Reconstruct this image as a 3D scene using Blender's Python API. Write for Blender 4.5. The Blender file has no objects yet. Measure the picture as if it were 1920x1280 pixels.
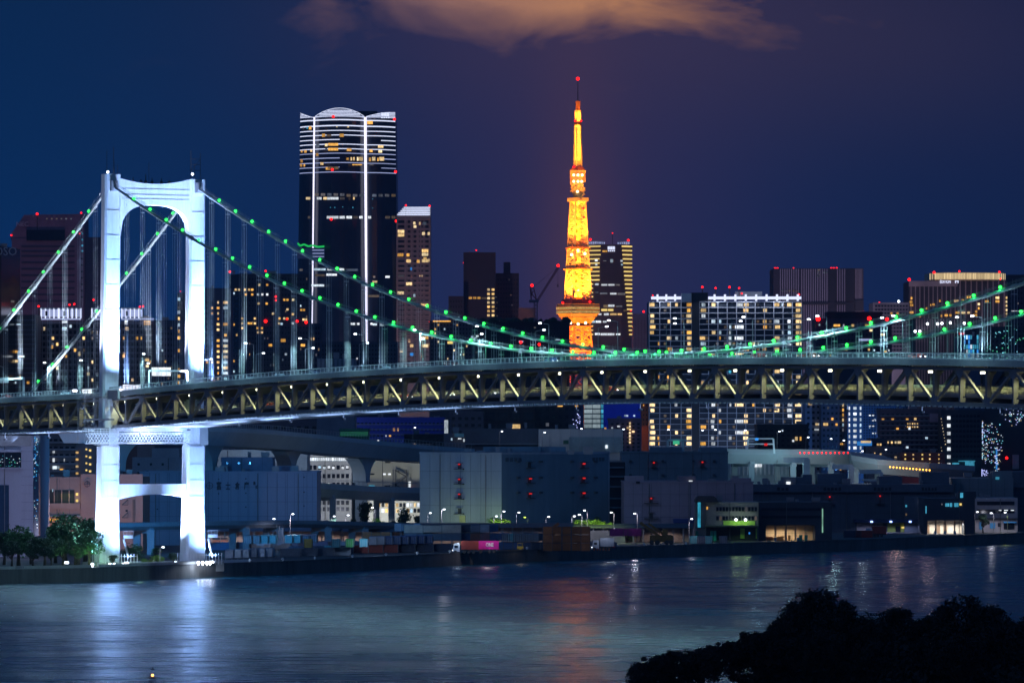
import bpy, math, random
from mathutils import Vector, Matrix
from math import pi, sin, cos, radians, sqrt, atan2
R = random.Random(7)
S = bpy.context.scene
COL = S.collection
# ---------------------------------------------------------------- camera, sky, moon, exposure
F, H, YH = 10500.0, 42.0, 805.0        # focal length in photo pixels, eye height, horizon row
cam = bpy.data.cameras.new('camera'); co = bpy.data.objects.new('camera', cam); COL.objects.link(co)
co.location = (0, 0, H); co.rotation_euler = (radians(90), 0, 0)
cam.sensor_width = 36; cam.lens = 36 * F / 1920; cam.shift_y = (YH - 640) / 1920
cam.clip_start = 1; cam.clip_end = 80000
S.camera = co
S.view_settings.view_transform = 'Standard'; S.view_settings.look = 'None'
S.view_settings.exposure = 0; S.view_settings.gamma = 1
S.cycles.use_denoising = True
S.cycles.max_bounces = 4; S.cycles.diffuse_bounces = 2; S.cycles.glossy_bounces = 3
S.cycles.transparent_max_bounces = 4
S.cycles.use_light_tree = True
S.cycles.sample_clamp_indirect = 40; S.cycles.caustics_reflective = False; S.cycles.caustics_refractive = False

def nd(nt, typ, **kw):
    n = nt.nodes.new(typ)
    for k, v in kw.items():
        if k.startswith('i_'):
            key = k[2:]; key = int(key) if key.isdigit() else key.replace('_', ' ')
            n.inputs[key].default_value = v
        else: setattr(n, k, v)
    return n
def mth(nt, op, a, b=None, c=None, clamp=False):
    n = nt.nodes.new('ShaderNodeMath'); n.operation = op; n.use_clamp = clamp
    for i, v in enumerate((a, b, c)):
        if v is None: continue
        if isinstance(v, (int, float)): n.inputs[i].default_value = v
        else: nt.links.new(v, n.inputs[i])
    return n.outputs[0]
def mixc(nt, f, a, b, mode='MIX'):
    n = nt.nodes.new('ShaderNodeMix'); n.data_type = 'RGBA'; n.blend_type = mode
    for i, v in ((0, f), (6, a), (7, b)):
        if isinstance(v, (int, float, tuple)): n.inputs[i].default_value = v
        else: nt.links.new(v, n.inputs[i])
    return n.outputs[2]

W = bpy.data.worlds.new('World'); S.world = W; W.use_nodes = True
nt = W.node_tree; nt.nodes.clear()
tc = nd(nt, 'ShaderNodeTexCoord'); sep = nd(nt, 'ShaderNodeSeparateXYZ'); nt.links.new(tc.outputs['Generated'], sep.inputs[0])
az = mth(nt, 'ARCTAN2', sep.outputs[0], sep.outputs[1]); el = mth(nt, 'ARCSINE', sep.outputs[2])
azd = mth(nt, 'MULTIPLY', az, 180 / pi); eld = mth(nt, 'MULTIPLY', el, 180 / pi)     # degrees; the frame spans about -5.2..5.2, up to 4.4
def gauss(cx, cy, sx, sy):
    a = mth(nt, 'POWER', mth(nt, 'DIVIDE', mth(nt, 'SUBTRACT', azd, cx), sx), 2.0)
    b = mth(nt, 'POWER', mth(nt, 'DIVIDE', mth(nt, 'SUBTRACT', eld, cy), sy), 2.0)
    return mth(nt, 'EXPONENT', mth(nt, 'MULTIPLY', mth(nt, 'ADD', a, b), -1.0))
t = mth(nt, 'MULTIPLY_ADD', azd, 0.095, 0.5, clamp=True)
base = mixc(nt, t, (0.0020, 0.030, 0.130, 1), (0.0055, 0.0185, 0.078, 1))
hi = mth(nt, 'DIVIDE', eld, 5.5, clamp=True)
dark = mixc(nt, t, (0.0028, 0.0180, 0.066, 1), (0.0070, 0.0125, 0.050, 1))
sky = mixc(nt, hi, base, dark)
glow = mixc(nt, gauss(0.75, 2.0, 1.9, 3.6), sky, (0.024, 0.0245, 0.086, 1))
glow = mixc(nt, mth(nt, 'MULTIPLY', gauss(0.8, 4.3, 2.6, 1.2), 0.55), glow, (0.060, 0.038, 0.078, 1))
glow = mixc(nt, mth(nt, 'MULTIPLY', gauss(0.68, 1.6, 0.42, 2.0), 0.34), glow, (0.13, 0.05, 0.06, 1))
glow = mixc(nt, mth(nt, 'MULTIPLY', gauss(4.0, 4.0, 2.2, 1.0), 0.25), glow, (0.06, 0.04, 0.07, 1))
mp = nd(nt, 'ShaderNodeMapping', i_Scale=(34, 34, 85)); nt.links.new(tc.outputs['Generated'], mp.inputs[0])
cn = nd(nt, 'ShaderNodeTexNoise', i_Scale=1.0, i_Detail=7.0, i_Roughness=0.55, i_Distortion=0.4); nt.links.new(mp.outputs[0], cn.inputs[0])
clm = mth(nt, 'ADD', mth(nt, 'MULTIPLY', gauss(0.15, 4.50, 2.6, 0.66), 1.45), mth(nt, 'MULTIPLY_ADD', cn.outputs[0], 4.2, -2.6))
clm = mth(nt, 'MULTIPLY', clm, gauss(0.25, 4.66, 2.7, 0.74), clamp=True)
cc = mixc(nt, mth(nt, 'MULTIPLY_ADD', azd, 0.35, 0.35, clamp=True), (0.27, 0.14, 0.13, 1), (0.60, 0.26, 0.105, 1))
sky2 = mixc(nt, clm, glow, cc)
# above the frame: the lit overcast of the city, dim blue
up = mth(nt, 'DIVIDE', mth(nt, 'SUBTRACT', eld, 6.0), 22.0, clamp=True)
sky3 = mixc(nt, up, sky2, (0.014, 0.058, 0.175, 1))
st = nd(nt, 'ShaderNodeTexSky', sky_type='NISHITA', sun_disc=False, sun_elevation=radians(-8), sun_rotation=radians(250))
b1 = nd(nt, 'ShaderNodeBackground', i_Strength=0.05); nt.links.new(st.outputs[0], b1.inputs[0])
b2 = nd(nt, 'ShaderNodeBackground', i_Strength=1.0); nt.links.new(sky3, b2.inputs[0])
ad = nd(nt, 'ShaderNodeAddShader'); nt.links.new(b1.outputs[0], ad.inputs[0]); nt.links.new(b2.outputs[0], ad.inputs[1])
wo = nd(nt, 'ShaderNodeOutputWorld'); nt.links.new(ad.outputs[0], wo.inputs[0])

sl = bpy.data.lights.new('fill_sun', 'SUN'); sl.energy = 0.11; sl.angle = radians(12); sl.color = (0.55, 0.65, 1.0)  # added fill from behind the camera, brightens the facades facing it
so = bpy.data.objects.new('fill_sun', sl); COL.objects.link(so); so.rotation_euler = (radians(62), 0, radians(-38))

# ---------------------------------------------------------------- helpers
G = 3.6                                     # land level above the water
def at(x, y, Y): return Vector(((x - 960) * Y / F, Y, H + (YH - y) * Y / F))
def zz(y, Y): return H + (YH - y) * Y / F
def xx(x, Y): return (x - 960) * Y / F
class B:
    def __init__(s): s.v = []; s.f = []
    def poly(s, pts):
        n = len(s.v); s.v += [tuple(p) for p in pts]; s.f.append(tuple(range(n, n + len(pts)))); return s
    def hexa(s, p):
        n = len(s.v); s.v += [tuple(q) for q in p]
        s.f += [tuple(n + i for i in q) for q in ((0, 3, 2, 1), (4, 5, 6, 7), (0, 1, 5, 4), (1, 2, 6, 5), (2, 3, 7, 6), (3, 0, 4, 7))]; return s
    def box(s, x0, x1, y0, y1, z0, z1):
        return s.hexa([(x0, y0, z0), (x1, y0, z0), (x1, y1, z0), (x0, y1, z0), (x0, y0, z1), (x1, y0, z1), (x1, y1, z1), (x0, y1, z1)])
    def bar(s, p, q, w, h=None, side=None):
        h = h or w; p = Vector(p); q = Vector(q); d = (q - p)
        if d.length < 1e-6: return s
        d.normalize()
        a = Vector(side) if side is not None else (Vector((0, 0, 1)).cross(d) if abs(d.z) < .95 else Vector((1, 0, 0)))
        a = (a - d * a.dot(d)).normalized(); b = d.cross(a)
        a *= w / 2; b *= h / 2
        return s.hexa([p - a - b, p + a - b, p + a + b, p - a + b, q - a - b, q + a - b, q + a + b, q - a + b])
    def tube(s, p, q, r, r2=None, n=8, caps=True):
        r2 = r if r2 is None else r2; p = Vector(p); q = Vector(q); d = (q - p).normalized()
        a = (Vector((0, 0, 1)).cross(d) if abs(d.z) < .95 else Vector((1, 0, 0)).cross(d)).normalized(); b = d.cross(a)
        k = len(s.v)
        for c, rr in ((p, r), (q, r2)):
            for i in range(n):
                g = 2 * pi * i / n; s.v.append(tuple(c + a * rr * cos(g) + b * rr * sin(g)))
        for i in range(n): j = (i + 1) % n; s.f.append((k + i, k + j, k + n + j, k + n + i))
        if caps: s.f.append(tuple(k + n - 1 - i for i in range(n))); s.f.append(tuple(k + n + i for i in range(n)))
        return s
    def path(s, pts, r, n=8):
        for a, b in zip(pts, pts[1:]): s.tube(a, b, r, n=n, caps=False)
        return s
    def ball(s, c, r, n=8, m=5):
        c = Vector(c); k = len(s.v); rz = r
        for j in range(1, m):
            for i in range(n):
                th = pi * j / m; g = 2 * pi * i / n
                s.v.append((c.x + r * sin(th) * cos(g), c.y + r * sin(th) * sin(g), c.z + rz * cos(th)))
        s.v.append((c.x, c.y, c.z + rz)); s.v.append((c.x, c.y, c.z - rz)); T_ = len(s.v) - 2
        for i in range(n):
            j = (i + 1) % n
            s.f.append((T_, k + i, k + j)); s.f.append((T_ + 1, k + (m - 2) * n + j, k + (m - 2) * n + i))
            for q in range(m - 2): s.f.append((k + q * n + i, k + (q + 1) * n + i, k + (q + 1) * n + j, k + q * n + j))
        return s
    def prism(s, pts, vec):
        """closed polygon pts (3D) swept along vec"""
        v = Vector(vec); k = len(s.v); n = len(pts)
        s.v += [tuple(p) for p in pts] + [tuple(Vector(p) + v) for p in pts]
        s.f.append(tuple(k + n - 1 - i for i in range(n))); s.f.append(tuple(k + n + i for i in range(n)))
        for i in range(n): j = (i + 1) % n; s.f.append((k + i, k + j, k + n + j, k + n + i))
        return s
    def loft(s, rings, cap=True):
        k = len(s.v); n = len(rings[0])
        for r_ in rings: s.v += [tuple(p) for p in r_]
        for a in range(len(rings) - 1):
            for i in range(n): j = (i + 1) % n; s.f.append((k + a * n + i, k + a * n + j, k + (a + 1) * n + j, k + (a + 1) * n + i))
        if cap:
            s.f.append(tuple(k + n - 1 - i for i in range(n))); m = k + (len(rings) - 1) * n; s.f.append(tuple(m + i for i in range(n)))
        return s
    def mesh(s, name, mat, off=(0, 0, 0), smooth=False):
        me = bpy.data.meshes.new(name); ox, oy, oz = off
        me.from_pydata([(x - ox, y - oy, z - oz) for x, y, z in s.v], [], s.f)
        if smooth: me.shade_smooth()
        me.materials.append(mat); me.update(); return me
def tag(o, label=None, cat=None, group=None, kind=None):
    if label: o['label'] = label
    if cat: o['category'] = cat
    if group: o['group'] = group
    if kind: o['kind'] = kind
    return o
def wpos(o):
    v = Vector((0, 0, 0))
    while o: v = v + o.location; o = o.parent
    return v
def obj(name, b, mat, parent=None, origin=None, label=None, kind=None, smooth=False):
    """world-space shape b -> an object; children sit in their parent's frame (no rotations on parents of such parts)"""
    if origin is None:
        if parent is not None: origin = wpos(parent)
        else: origin = (0, 0, 0)
    o = bpy.data.objects.new(name, b.mesh(name, mat, origin, smooth)); COL.objects.link(o)
    if parent is not None: o.parent = parent; o.location = Vector(origin) - wpos(parent)
    else: o.location = origin
    if label: o['label'] = label
    if kind: o['kind'] = kind
    return o
def thing(name, label, cat, loc, group=None):
    o = bpy.data.objects.new(name, None); o.empty_display_size = 1; COL.objects.link(o); o.location = loc
    return tag(o, label, cat, group)
def single(name, b, mat, loc, label, cat, group=None, smooth=False):
    return tag(obj(name, b, mat, None, loc, smooth=smooth), label, cat, group)
def struct(name, b, mat, smooth=False):
    return tag(obj(name, b, mat, smooth=smooth), kind='structure')
def copytree(root, loc=None, rz=None, sc=None, label=None):
    def cp(o, par):
        c = o.copy(); COL.objects.link(c)
        if par is not None: c.parent = par
        for ch in kids.get(o.name, []): cp(ch, c)
        return c
    kids = {}
    for o in root.children_recursive: kids.setdefault(o.parent.name, []).append(o)
    r = cp(root, None)
    if loc is not None: r.location = loc
    if rz is not None: r.rotation_euler = (0, 0, rz)
    if sc is not None: r.scale = sc if hasattr(sc, '__len__') else (sc,) * 3
    if label: r['label'] = label
    return r
ORD = ['first', 'second', 'third', 'fourth', 'fifth', 'sixth', 'seventh', 'eighth', 'ninth', 'tenth', 'eleventh', 'twelfth', 'thirteenth', 'fourteenth', 'fifteenth', 'sixteenth', 'seventeenth', 'eighteenth', 'nineteenth', 'twentieth', 'twenty-first', 'twenty-second', 'twenty-third', 'twenty-fourth', 'twenty-fifth', 'twenty-sixth', 'twenty-seventh', 'twenty-eighth', 'twenty-ninth', 'thirtieth']

# ---------------------------------------------------------------- materials
MAT = {}
def mat(name, c, rough=0.7, metal=0.0, var=0.25, scale=0.15, streak=False):
    if name in MAT: return MAT[name]
    m = bpy.data.materials.new(name); m.use_nodes = True; n = m.node_tree; p = n.nodes['Principled BSDF']
    p.inputs['Roughness'].default_value = rough; p.inputs['Metallic'].default_value = metal
    g = n.nodes.new('ShaderNodeNewGeometry')
    mp = nd(n, 'ShaderNodeMapping', i_Scale=(1, 1, 0.12 if streak else 1)); n.links.new(g.outputs['Position'], mp.inputs[0])
    a = nd(n, 'ShaderNodeTexNoise', i_Scale=scale, i_Detail=6.0, i_Roughness=0.65); n.links.new(mp.outputs[0], a.inputs[0])
    b = nd(n, 'ShaderNodeTexNoise', i_Scale=scale * 9, i_Detail=3.0); n.links.new(mp.outputs[0], b.inputs[0])
    t_ = mth(n, 'ADD', mth(n, 'MULTIPLY', a.outputs[0], 0.7), mth(n, 'MULTIPLY', b.outputs[0], 0.3))
    t_ = mth(n, 'MULTIPLY_ADD', t_, 2.4, -0.7, clamp=True)
    lo = tuple(x * (1 - var) for x in c) + (1,); hi_ = tuple(min(1, x * (1 + var)) for x in c) + (1,)
    n.links.new(mixc(n, t_, lo, hi_), p.inputs['Base Color'])
    MAT[name] = m; return m
def emi(name, c, s, vary=0.0, tex=0.0, sample=False, mix=None):
    """things that give off light; vary = from object to object, tex = curtains and furniture seen inside"""
    if name in MAT: return MAT[name]
    m = bpy.data.materials.new(name); m.use_nodes = True; n = m.node_tree; n.nodes.clear()
    e = nd(n, 'ShaderNodeEmission'); e.inputs[0].default_value = tuple(c) + (1,)
    val = s
    if vary:
        oi = n.nodes.new('ShaderNodeObjectInfo')
        val = mth(n, 'MULTIPLY', mth(n, 'MULTIPLY_ADD', mth(n, 'POWER', oi.outputs['Random'], 1.5), 1.6 * vary, 1 - vary), s)
        if mix:
            r2 = mth(n, 'FRACT', mth(n, 'MULTIPLY', oi.outputs['Random'], 17.3))
            n.links.new(mixc(n, r2, tuple(c) + (1,), tuple(mix) + (1,)), e.inputs[0])
    if tex:
        g = n.nodes.new('ShaderNodeNewGeometry')
        mp = nd(n, 'ShaderNodeMapping', i_Scale=(1.0, 1.0, 0.35)); n.links.new(g.outputs['Position'], mp.inputs[0])
        a = nd(n, 'ShaderNodeTexNoise', i_Scale=0.9, i_Detail=3.0, i_Roughness=0.7); n.links.new(mp.outputs[0], a.inputs[0])
        k = mth(n, 'MULTIPLY_ADD', a.outputs[0], 3.2 * tex, 1 - 1.55 * tex, clamp=False)
        k = mth(n, 'MAXIMUM', k, 0.08)
        val = mth(n, 'MULTIPLY', k, val)
    if isinstance(val, (int, float)): e.inputs[1].default_value = val
    else: n.links.new(val, e.inputs[1])
    o = nd(n, 'ShaderNodeOutputMaterial'); n.links.new(e.outputs[0], o.inputs[0])
    m.cycles.emission_sampling = 'AUTO' if sample else 'NONE'
    MAT[name] = m; return m
def light(kind, loc, power, color, target=None, size=1.0, spot=60, blend=0.6, size_y=None, bare=False):
    if kind == 'POINT' and not bare: kind = 'SPOT'; spot = 166; blend = .25; target = Vector(loc) - Vector((0, 0, 5))      # shielded lamp, nothing above the horizontal
    l = bpy.data.lights.new('lamp_or_fill_light', kind); l.energy = power; l.color = color
    if kind == 'SPOT': l.spot_size = radians(spot); l.spot_blend = blend; l.shadow_soft_size = size
    elif kind == 'AREA': l.size = size; l.shape = 'RECTANGLE'; l.size_y = size_y or size
    else: l.shadow_soft_size = size
    o = bpy.data.objects.new('lamp_or_fill_light', l); COL.objects.link(o); o.location = loc
    if target is not None: o.rotation_euler = (Vector(target) - Vector(loc)).to_track_quat('-Z', 'Y').to_euler()
    return o
WHITE = mat('white_paint', (0.78, 0.79, 0.8), 0.45, 0, 0.12, 0.12, True)
STEEL = mat('pale_steel_paint', (0.42, 0.42, 0.42), 0.5, 0, 0.15, 0.4)
GREYS = mat('grey_steel_paint', (0.26, 0.25, 0.265), 0.5, 0, 0.2, 0.4)
DARKS = mat('dark_steel', (0.05, 0.05, 0.055), 0.5, 0.2, 0.3, 0.5)
CONC = mat('concrete', (0.36, 0.36, 0.35), 0.85, 0, 0.22, 0.08, True)
CONCD = mat('concrete_dark', (0.16, 0.16, 0.17), 0.9, 0, 0.3, 0.1, True)
ASPH = mat('asphalt', (0.05, 0.05, 0.052), 0.85, 0, 0.3, 0.2)
GLASS = mat('dark_glass', (0.015, 0.022, 0.035), 0.12, 0.0, 0.3, 0.1)
GLASSB = mat('blue_glass', (0.02, 0.05, 0.10), 0.15, 0.0, 0.4, 0.1)
WINDARK = mat('unlit_window', (0.012, 0.016, 0.028), 0.15, 0.0, 0.4, 0.5)
BDARK = mat('dark_facade', (0.060, 0.066, 0.09), 0.7, 0, 0.3, 0.03, True)
BMID = mat('mid_facade', (0.16, 0.155, 0.18), 0.75, 0, 0.2, 0.04, True)
BPALE = mat('pale_facade', (0.40, 0.39, 0.40), 0.8, 0, 0.15, 0.05, True)
BPINK = mat('rosy_facade', (0.30, 0.20, 0.21), 0.8, 0, 0.15, 0.05, True)
BROWN = mat('brown_facade', (0.22, 0.15, 0.15), 0.8, 0, 0.2, 0.05, True)
BEIGE = mat('beige_facade', (0.50, 0.42, 0.36), 0.8, 0, 0.12, 0.06, True)
E_WARM = emi('warm_window', (1.0, 0.60, 0.20), 1.05, 0.55, 0.8, mix=(1.0, 0.78, 0.45))
E_AMBER = emi('amber_window', (1.0, 0.50, 0.10), 0.95, 0.5, 0.7)
E_COOL = emi('cool_window', (0.50, 0.78, 1.0), 0.85, 0.55, 0.8, mix=(0.85, 0.92, 1.0))
E_CYAN = emi('cyan_window', (0.10, 0.62, 0.95), 0.6, 0.5, 0.6)
E_WHITE = emi('white_window', (0.85, 0.92, 1.0), 1.1, 0.4, 0.7)
E_DIM = emi('dim_window', (0.35, 0.45, 0.65), 0.22, 0.5, 0.8, mix=(0.6, 0.4, 0.2))
E_RED = emi('red_beacon', (1.0, 0.008, 0.008), 4.0)
E_REDD = emi('dim_red_lamp', (1.0, 0.03, 0.03), 0.7)
E_GREEN = emi('green_bulb', (0.02, 1.0, 0.06), 7.0, sample=True)
E_LAMP = emi('white_lamp', (0.80, 0.88, 1.0), 9.0)
E_STRIP = emi('white_strip', (0.70, 0.76, 1.0), 1.3, 0.0)
E_STRIPD = emi('dim_strip', (0.48, 0.56, 0.95), 0.75, 0.2)
E_YEL = emi('yellow_strip', (1.0, 0.72, 0.22), 1.2, 0.2)
E_ORANGE = emi('sodium_lamp', (1.0, 0.42, 0.05), 5.0)
E_GRN = emi('green_panel', (0.10, 0.9, 0.5), 0.6, 0.3)
E_BLUE = emi('blue_panel', (0.05, 0.35, 1.0), 0.9, 0.4)
E_YGREEN = emi('yellow_green_lamp', (0.6, 1.0, 0.1), 4.0)
WM = {'w': E_WARM, 'a': E_AMBER, 'c': E_COOL, 'y': E_CYAN, 'h': E_WHITE, 'd': E_DIM, 'n': WINDARK, 'g': E_GRN, 'b': E_BLUE, 'r': E_REDD, 's': E_STRIP, 'm': E_STRIPD, 'l': E_YEL}

# ---------------------------------------------------------------- buildings
BOXM = {}
def boxmesh(name, w, d, h, m, bev=0):
    k = (name, round(w, 1), round(d, 1), round(h, 1), m.name)
    if k not in BOXM:
        w_, d_, h_ = max(k[1], .1), max(k[2], .1), max(k[3], .1)
        b = B().box(-w_ / 2, w_ / 2, -d_ / 2, d_ / 2, -h_ / 2, h_ / 2); BOXM[k] = b.mesh(name, m)
    return BOXM[k]
class Bld:
    """a building: footprint corners as (pixel column, depth); roof row yt"""
    def __init__(s, name, label, cat, x0, x1, yt, Y, dep=30, m=None, foot=None, group=None, z0=G, yb=None):
        s.Y = Y; s.yt = yt; s.m = m or BDARK
        if foot is None:
            a, b = xx(x0, Y), xx(x1, Y); s.foot = [(a, Y), (b, Y), (b, Y + dep), (a, Y + dep)]
        else: s.foot = [(xx(px, py), py) for px, py in foot]
        s.A = s.foot[0]; s.Bp = s.foot[1]
        cx = sum(p[0] for p in s.foot) / len(s.foot); cy = sum(p[1] for p in s.foot) / len(s.foot)
        s.zt = zz(yt, Y); s.z0 = z0 if yb is None else zz(yb, Y)
        s.T = thing(name, label, cat, (cx, cy, s.z0), group)
        s.wall = obj('wall', B().prism([(x, y, s.z0) for x, y in s.foot], (0, 0, s.zt - s.z0)), s.m, s.T)
        s.cnt = {}; s.rest = {}
    def on(s, face, px, proud=0.0):
        (ax, ay), (bx, by) = s.foot[face], s.foot[(face + 1) % len(s.foot)]
        k = (px - 960) / F; den = (bx - ax) - k * (by - ay)
        t_ = (k * ay - ax) / den; x = ax + t_ * (bx - ax); y = ay + t_ * (by - ay)
        L = sqrt((bx - ax) ** 2 + (by - ay) ** 2); nx, ny = (by - ay) / L, -(bx - ax) / L
        return x + nx * proud, y + ny * proud, atan2(by - ay, bx - ax), (bx - ax) / L
    def box(s, name, x0, x1, y0, y1, m, face=0, proud=0.25, deep=0.6, parent=None, limit=100, label=None):
        """a box set in the face, seen from column x0..x1 and row y0..y1; proud metres in front"""
        x, y, a, c = s.on(face, (x0 + x1) / 2, proud - deep / 2)
        w = abs(x1 - x0) * y / F / max(c, .2); h = abs(y1 - y0) * y / F
        n = s.cnt.get(name, 0)
        loc = Vector((x, y, zz((y0 + y1) / 2, y)))
        if n >= limit:
            q = s.rest.setdefault((name, m.name), (B(), m, parent))[0]
            d = Vector((cos(a), sin(a), 0)) * w / 2; e = Vector((-sin(a), cos(a), 0)) * deep / 2; u = Vector((0, 0, h / 2))
            q.hexa([loc - d - e - u, loc + d - e - u, loc + d + e - u, loc - d + e - u, loc - d - e + u, loc + d - e + u, loc + d + e + u, loc - d + e + u]); return None
        s.cnt[name] = n + 1
        o = bpy.data.objects.new(name, boxmesh(name, w, deep, h, m)); COL.objects.link(o)
        o.parent = parent or s.T; o.location = loc - wpos(o.parent); o.rotation_euler = (0, 0, a)
        if label: o['label'] = label
        return o
    def win(s, x, y, w, h, k='w', face=0, name='window', proud=0.2, limit=100):
        return s.box(name, x - w / 2, x + w / 2, y - h / 2, y + h / 2, WM[k], face, proud, 0.5, limit=limit)
    def grid(s, x0, x1, nx, y0, y1, ny, fw=.6, fh=.5, p=.2, ks='wwac', dark=True, face=0, skip=None, seed=0, proud=0.2, jit=0.0):
        rr = random.Random(seed + int(x0 * 7 + y0)); dx = (x1 - x0) / nx; dy = (y1 - y0) / ny; later = []
        for j in range(ny):
            for i in range(nx):
                if skip and skip(i, j): continue
                x = x0 + dx * (i + .5) + rr.uniform(-jit, jit) * dx; y = y0 + dy * (j + .5); lit = rr.random() < p; k = rr.choice(ks)
                if lit: s.win(x, y, dx * fw * rr.choice((.6, 1, 1)), dy * fh, k, face, proud=proud)
                elif dark: later.append((x, y))
        for x, y in later: s.win(x, y, dx * fw, dy * fh, 'n', face, proud=proud - 0.08)
    def bands(s, name, rows, x0, x1, t_, m, face=0, proud=0.5, deep=0.8):
        for y in rows: s.box(name, x0, x1, y - t_ / 2, y + t_ / 2, m, face, proud, deep)
    def beacon(s, x, y, r=1.0, m=None):
        b = B().ball((xx(x, s.Y), s.Y + 1.0, zz(y, s.Y)), r * .43 * s.Y / 3300); zt = zz(y, s.Y)
        o = obj('obstruction_light', b, m or E_RED, s.T)
        if zt > s.zt + 1.5: obj('mast', B().tube((xx(x, s.Y), s.Y + 1.0, s.zt - 1), (xx(x, s.Y), s.Y + 1.0, zt - r * .6), .22, n=5), DARKS, o)
    def roofbox(s, x0, x1, y, m=None, dep=10, back=4, name='roof_room'):
        return obj(name, B().box(xx(x0, s.Y), xx(x1, s.Y), s.Y + back, s.Y + back + dep, s.zt - .05, zz(y, s.Y)), m or s.m, s.T)
    def parapet(s, m=None, h=1.0):
        b = B(); n = len(s.foot)
        for i in range(n):
            (ax, ay), (bx, by) = s.foot[i], s.foot[(i + 1) % n]
            b.bar((ax, ay, s.zt + h / 2), (bx, by, s.zt + h / 2), .45, h)
        obj('parapet', b, m or s.m, s.T)
    def finish(s, cl=None):
        if s.Y < 2700: s.clutter(int((max(p[0] for p in s.foot) - min(p[0] for p in s.foot)) / 7), int(s.Y), int((s.foot[1][0] - s.foot[0][0]) / 14) if s.Y < 2200 else 0)
        if s.T.name.startswith('warehouse') and s.Y < 2200:
            jm = mat('wall_joint', (.05, .06, .08), .9); W_ = s.foot[1][0] - s.foot[0][0]; n_ = int(W_ / 3.2)
            for i in range(1, n_):
                t_ = i / n_; x = s.foot[0][0] + W_ * t_; y = s.foot[0][1] + (s.foot[1][1] - s.foot[0][1]) * t_ - .03; s.rest.setdefault(('wall_joint', jm.name), (B(), jm, s.wall))[0].box(x - .035, x + .035, y - .02, y + .02, s.z0, s.zt)
            for z in (s.z0 + (s.zt - s.z0) * q for q in (.2, .4, .6, .8)): s.rest[('wall_joint', jm.name)][0].bar((s.foot[0][0], s.foot[0][1] - .02, z), (s.foot[1][0], s.foot[1][1] - .02, z), .04, .06)
        for (name, _), (b, m, par) in s.rest.items(): obj(name, b, m, par or s.T, kind='stuff')
        s.rest = {}
        return s.T
    def clutter(s, n, seed=0, pipes=0, m=None):
        rr = random.Random(seed + n); xs = [p[0] for p in s.foot]; x0, x1 = min(xs), max(xs); y0 = min(p[1] for p in s.foot) + 2; y1 = max(p[1] for p in s.foot) - 3
        for i in range(n):
            x = rr.uniform(x0 + 2, x1 - 4); y = rr.uniform(y0, max(y0 + 1, min(y1, y0 + 12))); w, h = rr.uniform(1, 3.5), rr.uniform(.7, 2.2)
            k = rr.random(); b = B()
            if k < .6: b.box(x, x + w, y, y + 2, s.zt + .4, s.zt + .4 + h); b.box(x + .2, x + w - .2, y + .2, y + 1.8, s.zt - .1, s.zt + .38)
            elif k < .85: b.tube((x, y, s.zt - .1), (x, y, s.zt + h), .6, n=8)
            else: b.tube((x, y, s.zt - .1), (x, y, s.zt + h * 2), .07, n=5)
            obj('roof_unit', b, m or GREYS, s.T)
        (ax, ay), (bx, by) = s.foot[0], s.foot[1]
        for i in range(pipes):
            t_ = (i + .5 + rr.uniform(-.2, .2)) / pipes; x, y = ax + (bx - ax) * t_, ay + (by - ay) * t_ - .25
            obj('downpipe', B().tube((x, y, s.z0), (x, y, s.zt - .3), .13, n=5), GREYS if i % 2 else CONCD, s.T)
def text_mesh(txt, m, width, name='lettering', thick=0.15, bold=0.0):
    c = bpy.data.curves.new('lettering', 'FONT'); c.body = txt; c.extrude = thick; c.size = 1; c.offset = bold; c.align_x = 'CENTER'; c.align_y = 'CENTER'; c.resolution_u = 2
    o = bpy.data.objects.new('lettering', c); COL.objects.link(o); bpy.context.view_layer.update()
    me = bpy.data.meshes.new_from_object(o.evaluated_get(bpy.context.evaluated_depsgraph_get()))
    bpy.data.objects.remove(o); xs = [v.co.x for v in me.vertices]; ys = [v.co.y for v in me.vertices]
    k = width / (max(xs) - min(xs)); cx = (max(xs) + min(xs)) / 2; cy = (max(ys) + min(ys)) / 2
    for v in me.vertices: v.co = ((v.co.x - cx) * k, -v.co.z, (v.co.y - cy) * k)
    me.materials.clear(); me.materials.append(m); me.name = name; return me
def sign(txt, parent, loc, width, m, rz=0, name='lettering', sz=1.0, bold=0.0):
    me = text_mesh(txt, m, width, name, bold=bold); o = bpy.data.objects.new(name, me); COL.objects.link(o)
    o.parent = parent; o.location = Vector(loc) - wpos(parent); o.rotation_euler = (0, 0, rz); o.scale = (1, 1, sz); return o
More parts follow.
